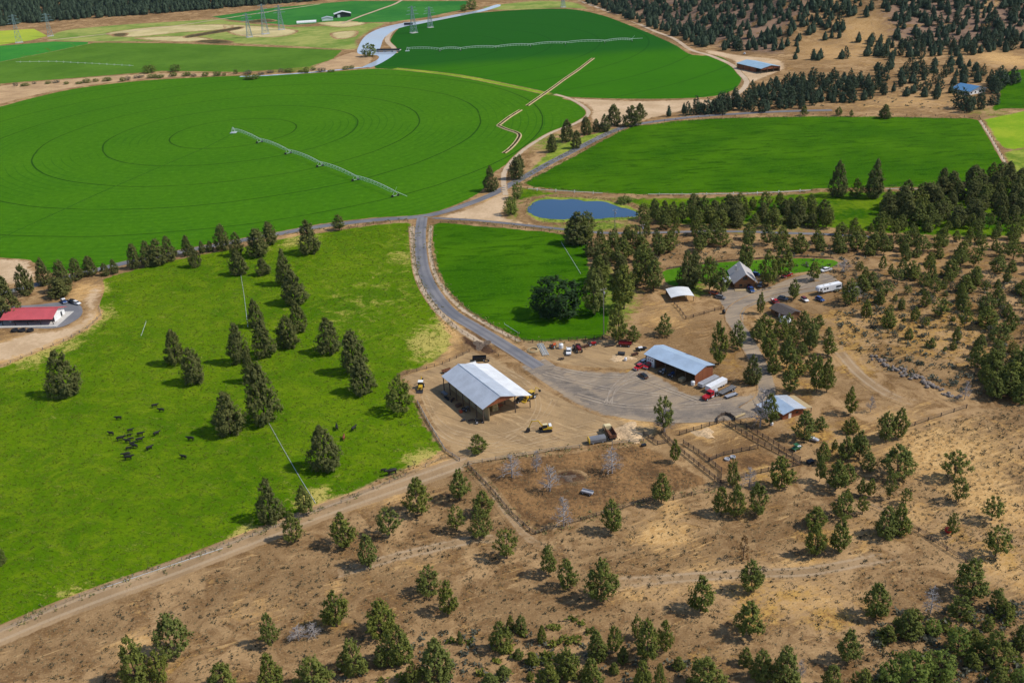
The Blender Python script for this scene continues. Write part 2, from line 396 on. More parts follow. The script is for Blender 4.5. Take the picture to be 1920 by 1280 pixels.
class MB:
    """collects boxes, prisms, bars and discs in local metres, then becomes ONE mesh object"""
    def __init__(s): s.v = []; s.f = []
    def add(s, V, F):
        n = len(s.v); s.v += [tuple(v) for v in V]; s.f += [tuple(i + n for i in f) for f in F]
        return s
    def box(s, c, d, rz=0.0, rx=0.0, taper=1.0):
        x, y, z = d[0] / 2, d[1] / 2, d[2] / 2
        V = [(-x, -y, -z), (x, -y, -z), (x, y, -z), (-x, y, -z), (-x * taper, -y * taper, z), (x * taper, -y * taper, z), (x * taper, y * taper, z), (-x * taper, y * taper, z)]
        M = Matrix.Translation(c) @ Matrix.Rotation(rz, 4, 'Z') @ Matrix.Rotation(rx, 4, 'X')
        return s.add([M @ Vector(v) for v in V], [(3, 2, 1, 0), (4, 5, 6, 7), (0, 1, 5, 4), (1, 2, 6, 5), (2, 3, 7, 6), (3, 0, 4, 7)])
    def slab(s, a, b, c, d, th):
        """four corners (counter-clockwise from above) with thickness below"""
        P = [Vector(q) for q in (a, b, c, d)]; n = (P[1] - P[0]).cross(P[3] - P[0]).normalized() * th
        return s.add([q - n for q in P] + P, [(3, 2, 1, 0), (4, 5, 6, 7), (0, 1, 5, 4), (1, 2, 6, 5), (2, 3, 7, 6), (3, 0, 4, 7)])
    def prism(s, poly, axis, a, b):
        """2-D outline extruded along an axis from a to b"""
        def mk(p, t): return (t, p[0], p[1]) if axis == 'x' else ((p[0], t, p[1]) if axis == 'y' else (p[0], p[1], t))
        n = len(poly); V = [mk(p, a) for p in poly] + [mk(p, b) for p in poly]
        F = [tuple(range(n - 1, -1, -1)), tuple(range(n, 2 * n))] + [(i, (i + 1) % n, n + (i + 1) % n, n + i) for i in range(n)]
        return s.add(V, F)
    def bar(s, p, q, r, r2=None, n=6):
        p, q = Vector(p), Vector(q); d = (q - p)
        if d.length < 1e-6: return s
        u = d.orthogonal().normalized(); w = d.normalized().cross(u); r2 = r if r2 is None else r2
        V = []
        for c, rr in ((p, r), (q, r2)):
            for i in range(n):
                a = 2 * math.pi * i / n; V.append(c + (u * math.cos(a) + w * math.sin(a)) * rr)
        return s.add(V, [(i, (i + 1) % n, n + (i + 1) % n, n + i) for i in range(n)] + [tuple(range(n - 1, -1, -1)), tuple(range(n, 2 * n))])
    def path(s, pts, r, n=5):
        for a, b in zip(pts[:-1], pts[1:]): s.bar(a, b, r, n=n)
        return s
    def lathe(s, prof, c=(0, 0, 0), n=14, axis='z'):
        V = []; F = []
        for r, z in prof:
            for i in range(n):
                a = 2 * math.pi * i / n; p = (r * math.cos(a), r * math.sin(a), z)
                if axis == 'y': p = (p[0], p[2], p[1])
                if axis == 'x': p = (p[2], p[0], p[1])
                V.append((p[0] + c[0], p[1] + c[1], p[2] + c[2]))
        m = len(prof)
        for j in range(m - 1):
            for i in range(n): F.append((j * n + i, j * n + (i + 1) % n, (j + 1) * n + (i + 1) % n, (j + 1) * n + i))
        F.append(tuple(range(n - 1, -1, -1))); F.append(tuple(range((m - 1) * n, m * n)))
        return s.add(V, F)
    def build(s, name, mat, parent=None, smooth=False, bevel=0.0):
        me = bpy.data.meshes.new(name); me.from_pydata(s.v, [], s.f)
        bm = bmesh.new(); bm.from_mesh(me); bmesh.ops.recalc_face_normals(bm, faces=bm.faces)
        if bevel: bmesh.ops.bevel(bm, geom=[e for e in bm.edges if e.calc_face_angle(0) > 0.6], offset=bevel, segments=2, affect='EDGES', clamp_overlap=True)
        bm.to_mesh(me); bm.free()
        me.materials.append(mat if not isinstance(mat, str) else MATS[mat])
        if smooth: me.polygons.foreach_set('use_smooth', [True] * len(me.polygons))
        return link(bpy.data.objects.new(name, me), parent)
def share(name, me, parent, loc=(0, 0, 0), rz=0.0, scale=(1, 1, 1)):
    o = link(bpy.data.objects.new(name, me), parent); o.location = loc; o.rotation_euler = (0, 0, rz); o.scale = scale
    return o

# ------------------------------------------------------------------ soil zones (what the soil is, not how it is lit)
ZONES = {'straw': [], 'ochre': [], 'dark': [], 'green': []}
def zone(kind, px, py, rx, ry, w=1.0):
    p = at(px, py); k = ppm(p); d = math.hypot(p.x, p.y)
    ZONES[kind].append((p.x, p.y, rx / k, ry / k / (CAM_H / math.hypot(d, CAM_H)), w))
for a in [(800, 640, 40, 30, 1), (810, 700, 45, 18, 1), (840, 620, 30, 60, .9), (770, 480, 60, 60, .38), (700, 560, 130, 90, .28), (800, 860, 50, 22, 1), (700, 930, 90, 18, .9), (590, 935, 50, 25, .9), (480, 1000, 60, 20, .8), (150, 1110, 70, 14, .6), (560, 450, 40, 15, .7),
          (50, 668, 70, 20, .8), (60, 650, 90, 22, 1), (180, 600, 30, 30, .8), (160, 545, 40, 18, .9),
          (1780, 850, 130, 60, 1), (1850, 930, 90, 60, 1), (1700, 960, 60, 30, .7), (1880, 1060, 60, 50, .8), (1240, 1000, 60, 35, .9), (1260, 960, 25, 40, .7), (1330, 1080, 60, 40, .7), (1480, 1120, 130, 40, .8), (1500, 1060, 120, 20, .6), (1220, 1110, 90, 20, .7), (250, 1210, 45, 25, .9), (480, 1140, 70, 25, .5), (640, 1100, 60, 15, .5), (780, 1060, 60, 20, .5), (1180, 800, 55, 25, 1), (1330, 800, 60, 22, .9), (1000, 800, 60, 12, .5), (1680, 780, 60, 20, .6), (1250, 590, 60, 30, .6), (1550, 95, 90, 25, .6), (1620, 60, 60, 25, .7), (1880, 110, 50, 15, 1), (1700, 190, 150, 15, .5), (1640, 610, 50, 30, .4), (920, 380, 40, 20, .6), (1600, 1000, 60, 30, .5), (1120, 660, 50, 20, .6)]:
    zone('straw', *a)
for a in [(1590, 620, 40, 50, .8), (1600, 680, 40, 40, .7), (1560, 830, 50, 50, .7), (1500, 800, 40, 25, .6), (1420, 880, 60, 30, .7), (1420, 1130, 70, 40, .8), (1560, 1160, 60, 25, 1), (1480, 1115, 50, 14, 1), (1720, 620, 110, 70, .75), (1820, 600, 120, 80, .65), (1650, 560, 80, 40, .6), (1760, 500, 150, 30, .5), (1480, 700, 60, 50, .6), (1180, 700, 25, 8, .8), (1330, 1230, 60, 20, .5), (310, 1250, 40, 20, .5), (1385, 955, 50, 12, .7), (1540, 1010, 50, 30, .5), (1640, 1000, 60, 20, .4), (1790, 1010, 60, 40, .4), (1360, 680, 40, 30, .6), (610, 1170, 60, 20, .5), (930, 775, 50, 8, .8), (1450, 620, 60, 40, .3), (1880, 1030, 50, 40, .5)]:
    zone('ochre', *a)
for a in [(1300, 60, 120, 30, .8), (1420, 40, 160, 40, .8), (1300, 20, 150, 25, .8), (1720, 40, 200, 40, .6), (1560, 20, 160, 20, .7), (1065, 895, 35, 18, 1.3), (990, 945, 40, 12, .7), (900, 640, 30, 22, .8), (560, 1190, 50, 18, .7), (1700, 700, 80, 20, .6), (1340, 690, 40, 40, .6), (1400, 690, 30, 50, .5), (1740, 1180, 100, 60, .5), (1600, 1250, 140, 30, .4), (1580, 880, 60, 30, .5), (1100, 940, 60, 12, .4), (1250, 90, 200, 70, .25), (1450, 40, 300, 40, .35), (1800, 30, 150, 30, .3), (1500, 760, 60, 30, .4), (1680, 560, 120, 60, .5), (1870, 600, 90, 110, .6), (1760, 520, 150, 40, .55), (1640, 640, 60, 40, .5), (1860, 740, 60, 20, .7), (1020, 1200, 120, 40, .25), (700, 1230, 120, 30, .3), (1560, 940, 60, 20, .5), (1400, 20, 180, 30, .4), (300, 10, 400, 25, .4)]:
    zone('dark', *a)
for a in [(1130, 550, 60, 60, 1), (1010, 640, 40, 6, .6), (1110, 600, 60, 30, .9), (1290, 540, 40, 20, .8), (1500, 400, 220, 35, .8), (1780, 400, 150, 45, .7), (1640, 400, 100, 30, .8), (1870, 420, 60, 20, .7), (960, 390, 12, 30, .8), (1110, 425, 90, 10, .9), (1030, 270, 50, 20, .7), (1060, 250, 30, 20, .5), (1860, 210, 50, 15, .5), (560, 130, 80, 8, .6), (300, 130, 300, 8, .4)]:
    zone('green', *a)
def zone_attrs(x, y):
    out = {}
    for k, L in ZONES.items():
        w = np.zeros(len(x))
        for cx, cy, rx, ry, a in L:
            w = np.maximum(w, a * np.exp(-((x - cx) / rx) ** 2 - ((y - cy) / ry) ** 2))
        out[k] = w
    return out

# ------------------------------------------------------------------ ground sheet to the horizon
def make_ground():
    rows = [30.0]
    while rows[-1] < 12000: rows.append(rows[-1] * 1.0095 + 0.12)
    Y = np.array(rows); S = np.linspace(-0.95, 0.95, 340)
    X = S[None, :] * (Y[:, None] + 130); YY = np.repeat(Y[:, None], len(S), 1)
    x = X.ravel(); y = YY.ravel(); z = hterr(x, y)
    nr, nc = len(Y), len(S)
    i = (np.arange(nr - 1)[:, None] * nc + np.arange(nc - 1)[None, :]).ravel()
    F = np.stack([i, i + 1, i + nc + 1, i + nc], 1)
    me = bpy.data.meshes.new('ground')
    me.vertices.add(len(x)); me.vertices.foreach_set('co', np.stack([x, y, z], 1).astype(np.float32).ravel())
    me.loops.add(F.size); me.loops.foreach_set('vertex_index', F.ravel().astype(np.int32))
    me.polygons.add(len(F)); me.polygons.foreach_set('loop_start', np.arange(0, F.size, 4, dtype=np.int32)); me.polygons.foreach_set('loop_total', np.full(len(F), 4, np.int32))
    me.polygons.foreach_set('use_smooth', np.ones(len(F), bool)); me.update(calc_edges=True)
    for k, a in zone_attrs(x, y).items():
        t = me.attributes.new(k, 'FLOAT', 'POINT'); t.data.foreach_set('value', a.astype(np.float32))
    me.materials.append(MATS['dry_soil'])
    o = link(bpy.data.objects.new('ground', me)); o['kind'] = 'structure'
make_ground()

def catmull(P, step, closed):
    P = [Vector((p[0], p[1])) for p in P]; n = len(P); out = []
    rng = range(n if closed else n - 1)
    for i in rng:
        g = (lambda k: P[k % n]) if closed else (lambda k: P[min(max(k, 0), n - 1)])
        a, b, c, d = g(i - 1), g(i), g(i + 1), g(i + 2)
        m = max(1, int((c - b).length / step))
        for j in range(m):
            t = j / m
            out.append(0.5 * ((2 * b) + (c - a) * t + (2 * a - 5 * b + 4 * c - d) * t * t + (3 * b - a - 3 * c + d) * t ** 3))
    if not closed: out.append(P[-1])
    return out
def smooth_linear(P, step, closed=True):
    P = [Vector((p[0], p[1])) for p in P]; out = []; n = len(P)
    for i in range(n if closed else n - 1):
        b, c = P[i], P[(i + 1) % n]; m = max(1, int((c - b).length / step))
        for j in range(m): out.append(b.lerp(c, j / m))
    return out

def sheet(name, px, mat, off, res=4.0, smooth=True, jit=0.0):
    W = [at(*q) for q in px]
    step = res
    B = catmull(W, step, True) if smooth else smooth_linear(W, step)
    if jit:
        rr = random.Random(len(px) * 13 + int(px[0][0])); B = [b + Vector((rr.uniform(-jit, jit), rr.uniform(-jit, jit))) for b in B]
    bx = np.array([b.x for b in B]); by = np.array([b.y for b in B]); poly = list(zip(bx, by))
    gx = np.arange(bx.min(), bx.max(), res); gy = np.arange(by.min(), by.max(), res * 0.87)
    X, Yg = np.meshgrid(gx, gy); X = X + (np.arange(len(gy)) % 2)[:, None] * res * 0.5
    x = X.ravel(); y = Yg.ravel()
    ok = inside(x, y, poly); x, y = x[ok], y[ok]
    d = pl_dist(x, y, poly, True); ok = d > res * 0.45; x, y = x[ok], y[ok]
    V2 = [Vector((a, b)) for a, b in poly] + [Vector((a, b)) for a, b in zip(x, y)]
    v, e, f, *_ = delaunay_2d_cdt(V2, [], [list(range(len(poly)))], 1, 1e-4)
    vx = np.array([q[0] for q in v]); vy = np.array([q[1] for q in v])
    vz = hterr(vx, vy) + off
    ed = pl_dist(vx, vy, poly, True)
    A = zone_attrs(vx, vy); A['edge'] = ed
    me = np_mesh(name, np.stack([vx, vy, vz], 1), f, MATS[mat], True, A)
    o = link(bpy.data.objects.new(name, me)); o['kind'] = 'structure'
    return o

def ribbon(name, px, width, mat, off, step=4.0, prof=None, world_pts=None, cross=(-1, -0.6, -0.2, 0.2, 0.6, 1), fade=0):
    W = world_pts or [at(*q) for q in px]
    C = catmull(W, step, False); n = len(C)
    V = []; F = []; ac = []; ed = []
    for i, c in enumerate(C):
        t = (C[min(i + 1, n - 1)] - C[max(i - 1, 0)]).normalized(); nrm = Vector((t.y, -t.x))
        w = width if not callable(width) else width(i / (n - 1))
        for j, u in enumerate(cross):
            p = c + nrm * (u * w / 2)
            V.append((p.x, p.y, (prof[j] if prof else 0.0))); ac.append(u); ed.append((1 - abs(u)) * w / 2 if not fade else min((1 - abs(u)) * w / 2, min(i, n - 1 - i) * step * w / 2 / fade))
    k = len(cross)
    for i in range(n - 1):
        for j in range(k - 1): F.append((i * k + j, i * k + j + 1, (i + 1) * k + j + 1, (i + 1) * k + j))
    V = np.array(V); V[:, 2] += hterr(V[:, 0], V[:, 1]) + off
    A = zone_attrs(V[:, 0], V[:, 1]); A['across'] = ac; A['edge'] = ed
    me = np_mesh(name, V, F, MATS[mat], True, A)
    # faces up
    if me.polygons and me.polygons[0].normal.z < 0: me.flip_normals()
    o = link(bpy.data.objects.new(name, me)); o['kind'] = 'structure'
    return o

# ------------------------------------------------------------------ fields
sheet('alfalfa_field', [(-80, 216), (0, 200), (60, 184), (150, 165), (250, 153), (400, 144), (560, 139), (700, 129), (742, 129), (850, 140), (960, 160), (1040, 178), (1082, 192), (1100, 207), (1098, 222), (1070, 234), (1025, 254), (985, 280), (955, 306), (920, 330), (914, 350), (880, 374), (800, 402), (700, 409), (600, 421), (520, 436), (400, 457), (300, 477), (200, 500), (120, 515), (80, 512), (62, 494), (0, 484), (-80, 480)], 'alfalfa', 0.05, 9)
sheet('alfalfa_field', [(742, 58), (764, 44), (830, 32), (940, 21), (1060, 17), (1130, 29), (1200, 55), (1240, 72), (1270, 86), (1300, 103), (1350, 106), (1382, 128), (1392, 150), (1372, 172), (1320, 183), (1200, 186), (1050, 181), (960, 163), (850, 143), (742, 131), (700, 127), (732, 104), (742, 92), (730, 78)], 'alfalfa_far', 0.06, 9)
sheet('hay_field', [(1182, 237), (1260, 227), (1330, 222), (1500, 218), (1700, 219), (1835, 222), (1862, 265), (1888, 312), (1860, 338), (1720, 352), (1560, 354), (1400, 362), (1200, 366), (1080, 360), (1000, 352), (975, 345), (1060, 300), (1130, 262)], 'hay_grass', 0.05, 5, smooth=False, jit=0.8)
sheet('hay_field', [(812, 420), (900, 423), (985, 430), (1050, 437), (1102, 452), (1108, 500), (1120, 556), (1140, 580), (1146, 608), (1130, 634), (1060, 639), (984, 640), (905, 602), (860, 570), (828, 530), (812, 480)], 'hay_grass', 0.05, 3.2, jit=0.4)
sheet('pasture', [(640, 430), (700, 421), (765, 416), (778, 430), (784, 500), (800, 548), (826, 590), (848, 625), (850, 652), (800, 688), (752, 704), (782, 742), (800, 790), (822, 822), (836, 846), (760, 884), (600, 951), (400, 1030), (200, 1106), (0, 1178), (-60, 1198), (-60, 706), (0, 686), (60, 662), (120, 638), (168, 610), (188, 586), (160, 560), (190, 524), (300, 492), (440, 464), (560, 441)], 'pasture_grass', 0.05, 3.2, jit=0.5)
sheet('crop_field', [(-60, 162), (-60, 124), (0, 114), (110, 82), (200, 80), (350, 82), (500, 88), (645, 94), (625, 112), (580, 126), (450, 136), (300, 134), (100, 150)], 'olive_crop', 0.05, 16, smooth=False)
sheet('crop_field', [(-60, 98), (0, 86), (100, 78), (185, 79), (110, 95), (0, 117), (-60, 130)], 'bright_crop', 0.06, 16, smooth=False)
sheet('crop_field', [(-60, 68), (0, 58), (65, 54), (92, 68), (60, 76), (0, 85), (-60, 94)], 'yellow_crop', 0.05, 16, smooth=False)
sheet('crop_field', [(395, 32), (520, 14), (660, 2), (880, 2), (872, 18), (800, 33), (735, 42), (600, 44), (540, 48), (430, 38)], 'deep_crop', 0.05, 18, smooth=False)
sheet('meadow', [(90, 66), (160, 52), (400, 36), (440, 40), (560, 50), (720, 42), (700, 58), (676, 76), (668, 94), (500, 86), (350, 80), (110, 78)], 'meadow', 0.04, 14)
sheet('meadow', [(900, 14), (1000, 2), (1078, 4), (1110, 20), (1060, 16), (940, 20)], 'meadow', 0.04, 14)
sheet('yellow_meadow', [(1842, 224), (1960, 200), (1960, 284), (1880, 280), (1864, 262)], 'yellow_grass', 0.05, 6, smooth=False)
sheet('yellow_meadow', [(1868, 140), (1960, 132), (1960, 196), (1880, 205), (1850, 214), (1872, 180)], 'hay_grass', 0.05, 6)
sheet('meadow', [(1882, 284), (1960, 280), (1960, 345), (1905, 340), (1888, 308)], 'weeds', 0.05, 6)
sheet('meadow', [(960, 340), (990, 318), (1022, 288), (1070, 262), (1120, 248), (1150, 240), (1170, 238), (1100, 272), (1030, 308), (965, 345)], 'weeds', 0.045, 4)
sheet('damp_meadow', [(975, 350), (1080, 364), (1200, 369), (1400, 365), (1560, 357), (1720, 355), (1860, 342), (1930, 330), (1930, 436), (1780, 446), (1600, 436), (1450, 420), (1300, 425), (1215, 412), (1200, 392), (1150, 378), (1060, 368), (1000, 372), (985, 390), (978, 412), (962, 380)], 'damp_grass', 0.04, 4.5)
sheet('lawn', [(1248, 506), (1330, 494), (1400, 488), (1500, 484), (1562, 487), (1572, 496), (1545, 505), (1480, 514), (1400, 518), (1345, 528), (1262, 536), (1244, 522)], 'lawn_grass', 0.05, 2.2)
# bare ground
sheet('bare_ground', [(-60, 476), (0, 483), (58, 488), (62, 500), (74, 512), (60, 530), (0, 535), (-60, 535)], 'bare_sand', 0.06, 5)
sheet('bare_ground', [(0, 640), (60, 622), (130, 612), (160, 585), (150, 565), (185, 524), (196, 540), (186, 575), (190, 590), (160, 618), (110, 642), (50, 666), (-40, 690), (-40, 650)], 'bare_sand', 0.07, 3)
sheet('bare_ground', [(1058, 184), (1200, 189), (1330, 186), (1345, 196), (1300, 205), (1180, 232), (1120, 240), (1104, 222), (1106, 208), (1090, 194)], 'bare_sand', 0.055, 5)
sheet('bare_ground', [(815, 409), (880, 388), (935, 362), (952, 352), (958, 380), (950, 405), (1000, 418), (1040, 426), (940, 420), (850, 412)], 'bare_sand', 0.055, 3)
sheet('river_bank', [(-40, 205), (0, 196), (70, 178), (200, 156), (320, 146), (420, 142), (440, 138), (300, 138), (160, 146), (-40, 168)], 'bare_bank', 0.04, 8)
sheet('river_bank', [(575, 132), (620, 112), (662, 98), (692, 102), (700, 112), (680, 126), (600, 136)], 'bare_bank', 0.055, 7)
sheet('hillside', [(1120, 14), (1262, 68), (1330, 92), (1480, 108), (1500, 60), (1560, 10), (1500, -40), (1100, -20)], 'mauve_soil', 0.08, 12)
sheet('hillside', [(1640, 70), (1720, 100), (1860, 88), (1960, 80), (1960, -60), (1640, -50)], 'mauve_soil', 0.08, 12)
sheet('hillside_clearing', [(1400, 158), (1378, 128), (1368, 112), (1322, 100), (1330, 94), (1390, 104), (1460, 112), (1474, 128), (1450, 140), (1425, 150)], 'bare_sand', 0.07, 6)
sheet('farmyard', [(745, 706), (800, 690), (850, 668), (885, 655), (930, 668), (980, 700), (1060, 745), (1180, 788), (1230, 800), (1215, 826), (1090, 840), (980, 856), (880, 872), (850, 862), (836, 842), (815, 815), (800, 785), (786, 748), (765, 722)], 'yard_dirt', 0.05, 2.6)
sheet('farmyard', [(975, 640), (1060, 640), (1130, 634), (1190, 640), (1230, 655), (1210, 690), (1170, 694), (1100, 690), (1040, 684), (1000, 664)], 'yard_dirt', 0.055, 2.6)
sheet('gravel_yard', [(985, 676), (1030, 682), (1090, 692), (1170, 694), (1206, 690), (1260, 716), (1300, 738), (1390, 738), (1432, 734), (1446, 756), (1405, 780), (1330, 790), (1230, 792), (1140, 784), (1070, 756), (1010, 716), (975, 690)], 'yard_gravel', 0.075, 2.6)
sheet('corral', [(882, 872), (980, 856), (1090, 842), (1205, 830), (1262, 862), (1300, 880), (1345, 905), (1330, 914), (1206, 940), (1120, 966), (1020, 994), (1003, 1000), (990, 994), (940, 940)], 'corral_soil', 0.05, 2.4, smooth=False)
sheet('corral', [(1282, 836), (1330, 868), (1352, 900), (1420, 880), (1500, 870), (1425, 842), (1357, 854)], 'corral_soil', 0.055, 2.4, smooth=False)
sheet('burn_scar', [(1040, 886), (1060, 880), (1090, 882), (1104, 894), (1096, 906), (1070, 910), (1044, 902)], 'manure', 0.09, 1.5)
sheet('ditch_bottom', [(870, 612), (905, 632), (936, 658), (915, 668), (880, 655), (862, 636)], 'manure', 0.07, 2)
# roads and tracks
ROAD = 6.2
ribbon('road', [(-40, 560), (60, 536), (150, 514), (235, 493), (300, 480), (400, 461), (520, 439), (600, 425), (700, 413), (790, 406), (850, 392), (920, 366), (965, 342), (1030, 306), (1100, 270), (1150, 246), (1190, 234), (1260, 224), (1330, 217), (1450, 210), (1560, 207)], ROAD, 'asphalt', 0.10, 4)
ribbon('road', [(794, 408), (850, 411), (900, 414), (1000, 424), (1045, 429), (1140, 437), (1240, 436), (1340, 434), (1440, 436), (1560, 440), (1680, 448)], 3.4, 'asphalt', 0.115, 3, fade=60)
ribbon('road', [(792, 408), (788, 440), (790, 480), (797, 514), (815, 550), (846, 586), (896, 617), (950, 650), (1010, 688)], 6.4, 'asphalt', 0.13, 3)
ribbon('gravel_road', [(1000, 680), (1060, 720), (1120, 752), (1190, 772), (1270, 778), (1350, 774), (1400, 766), (1430, 750)], 11, 'road_gravel', 0.10, 3, cross=(-1, -.75, -.5, -.25, 0, .25, .5, .75, 1))
ribbon('road_verge', [(772, 425), (776, 470), (782, 512), (798, 550), (828, 590), (858, 615), (905, 645)], 4, 'pale_track', 0.085, 3)
ribbon('road_verge', [(808, 424), (806, 470), (816, 515), (838, 550), (870, 582), (920, 612), (975, 640)], 3, 'pale_track', 0.085, 3)
ribbon('driveway', [(1400, 770), (1436, 742), (1430, 700), (1406, 650), (1388, 620), (1374, 596), (1382, 576), (1420, 556), (1460, 545), (1500, 538), (1540, 532)], 7, 'drive_gravel', 0.12, 2.5)
sheet('driveway', [(1345, 556), (1362, 540), (1398, 545), (1440, 538), (1480, 522), (1520, 513), (1556, 514), (1572, 528), (1560, 540), (1500, 552), (1440, 566), (1400, 580), (1394, 606), (1370, 606), (1358, 580)], 'drive_gravel', 0.085, 2.0)
sheet('planting_island', [(1501, 534), (1518, 528), (1534, 525), (1536, 530), (1522, 537), (1504, 541)], 'bare_sand', 0.12, 1.2)
sheet('apron', [(-40, 606), (10, 612), (100, 616), (140, 602), (156, 586), (148, 570), (120, 566), (60, 572), (0, 574), (-40, 580)], 'asphalt', 0.105, 2.6)
ribbon('dirt_track', [(-60, 1214), (0, 1192), (100, 1150), (200, 1112), (330, 1066), (450, 1020), (600, 962), (720, 920), (800, 892), (880, 864)], 9.5, 'track_dirt', 0.06, 3)
ribbon('dirt_track', [(880, 872), (920, 918), (960, 972), (990, 1008), (1040, 1030), (1120, 1030)], 4.7, 'faint_track', 0.065, 2.5, fade=25)
ribbon('dirt_track', [(600, 1085), (700, 1055), (800, 1030), (900, 1010), (990, 1012)], 7, 'faint_track', 0.055, 3, fade=25)
ribbon('dirt_track', [(1120, 1095), (1250, 1085), (1400, 1075), (1520, 1070), (1640, 1048), (1720, 1035)], 7, 'faint_track', 0.055, 3, fade=25)
ribbon('dirt_track', [(948, 366), (944, 335), (952, 312), (985, 279), (1030, 251), (1078, 232), (1102, 216), (1098, 203), (1070, 186), (1040, 177)], 4.5, 'pale_track', 0.10, 4)
ribbon('dirt_track', [(1342, 192), (1380, 178), (1400, 156), (1388, 138), (1372, 122), (1330, 104), (1296, 94), (1262, 72), (1225, 58), (1190, 42), (1140, 22), (1085, 2)], 6, 'pale_track', 0.10, 8)
ribbon('dirt_track', [(1560, 640), (1600, 690), (1650, 730), (1700, 752), (1740, 756)], 7, 'faint_track', 0.07, 3, fade=25)
ribbon('dirt_track', [(640, 45), (690, 26), (740, 8), (760, -4)], 6, 'pale_track', 0.11, 10)
ribbon('dirt_track', [(1838, 226), (1860, 262), (1886, 308), (1896, 322)], 3, 'pale_track', 0.10, 5)
ribbon('dirt_track', [(90, 76), (220, 62), (350, 46), (480, 26), (600, 8)], 6, 'pale_track', 0.09, 12)
ribbon('levee_road', [(741, 100), (738, 90), (726, 76), (734, 60), (752, 48), (770, 42), (840, 32), (900, 20), (930, 10)], 7, 'pale_track', 0.12, 8)
ribbon('yellow_strip', [(740, 129), (850, 141), (960, 162), (1030, 177)], 9, 'yellow_grass', 0.08, 8)  # strip of yellow grass along the seam between the alfalfa fields
ribbon('pivot_track', [(436, 251), (376, 281), (250, 335), (60, 420), (-30, 462)], 1.6, 'crop_rut', 0.09, 8)
for q in ([(200, 62), (300, 50), (420, 46), (430, 54), (330, 62), (240, 70)], [(420, 48), (500, 50), (560, 58), (520, 70), (440, 66)], [(250, 72), (340, 68), (400, 74), (330, 79)], [(590, 44), (650, 40), (690, 44), (640, 52)], [(620, 62), (670, 58), (664, 70), (630, 74)]): sheet('dry_meadow', q, 'tan_meadow', 0.06, 9)
for q in ([(345, 68), (400, 58), (450, 50), (455, 54), (400, 64), (352, 72)], [(360, 78), (410, 74), (440, 80), (400, 83)], [(210, 64), (240, 62), (236, 68), (212, 69)], [(460, 40), (500, 36), (520, 40), (470, 44)]): sheet('scrub_patch', q, 'dark_scrub', 0.075, 7)
def tyre_tracks(px, mat, gauge=1.8):
    W = catmull([at(*q) for q in px], 3.0, False); n = len(W)
    for s in (-1, 1):
        P = []
        for i, c in enumerate(W):
            t = (W[min(i + 1, n - 1)] - W[max(i - 1, 0)]).normalized(); P.append(Vector((c.x - t.y * s * gauge / 2, c.y + t.x * s * gauge / 2)))
        ribbon('wheel_track', None, 0.75, mat, 0.155 if 'grey' in mat else 0.095, 2.5, world_pts=P[::2] + [P[-1]], cross=(-1, -0.4, 0.4, 1))
for q in ([(1188, 697), (1162, 716), (1146, 738), (1142, 760)], [(1222, 704), (1180, 714), (1152, 732), (1138, 756)], [(1020, 700), (1064, 712), (1112, 724), (1176, 734), (1250, 742)], [(1040, 690), (1110, 704), (1180, 708), (1250, 730), (1310, 752)], [(1080, 740), (1160, 760), (1260, 762), (1350, 756)]): tyre_tracks(q, 'tyre_mark_grey')
for q in ([(795, 742), (818, 786), (858, 812), (930, 818), (1010, 790), (1040, 750)], [(792, 760), (822, 808), (872, 832), (960, 830), (1050, 806), (1120, 790)], [(940, 690), (990, 720), (1010, 760), (985, 800), (920, 840)], [(860, 850), (960, 842), (1060, 820), (1170, 800)]): tyre_tracks(q, 'tyre_mark')
# irrigation ditches: raised banks with a sunken bed
for px in ([(1112, 110), (1086, 130), (1050, 155), (1018, 178), (988, 199)], [(976, 207), (955, 220), (934, 236)], [(934, 236), (950, 243), (968, 249), (974, 254), (968, 266), (955, 280), (944, 288)]):
    ribbon('irrigation_ditch', px, 3.8, 'ditch_bank', 0.12, 3, prof=(-0.05, 0.5, 0.4, 0.0, 0.0, 0.4, 0.5, -0.05), cross=(-1, -0.72, -0.5, -0.24, 0.24, 0.5, 0.72, 1))

# ------------------------------------------------------------------ water
def water(name, colr, rough):
    m, nt, b = new_mat(name); nt.put(b.inputs['Base Color'], colr); b.inputs['Roughness'].default_value = rough
    b.inputs['IOR'].default_value = 1.33; b.inputs['Specular IOR Level'].default_value = 0.5
    nt.put(b.inputs['Normal'], nt.bump(nt.noise(0.9, 3, 0.6), 0.05, 0.1)); MATS[name] = m
water('pond_water', srgb(50, 82, 114), 0.08)
water('canal_water', srgb(176, 190, 206), 0.12)
sheet('pond_bank', [(982, 400), (984, 388), (998, 374), (1020, 368), (1050, 368), (1086, 369), (1130, 373), (1160, 379), (1186, 386), (1206, 398), (1198, 412), (1160, 415), (1120, 418), (1086, 416), (1050, 420), (1008, 416)], 'weeds', 0.09, 2, jit=0.6)
sheet('pond', [(990, 397), (996, 384), (1010, 376), (1030, 374), (1054, 375), (1078, 374), (1100, 378), (1128, 378), (1148, 383), (1160, 388), (1178, 392), (1194, 400), (1191, 407), (1150, 408), (1120, 411), (1086, 410), (1050, 412), (1012, 408)], 'pond_water', 0.13, 2, jit=0.5)
sheet('canal', [(672, 101), (674, 84), (688, 66), (712, 54), (748, 45), (770, 43), (772, 47), (744, 55), (722, 70), (714, 88), (712, 98), (742, 96), (738, 104), (716, 118), (694, 127), (680, 126), (708, 112), (706, 104)], 'canal_water', 0.13, 7)
sheet('canal', [(770, 44), (838, 31), (900, 19), (932, 9), (938, 12), (905, 22), (840, 35), (772, 48)], 'canal_water', 0.15, 9)
ribbon('canal', [(690, 126), (620, 133), (560, 138), (500, 142), (450, 144)], 5, 'canal_water', 0.17, 9)

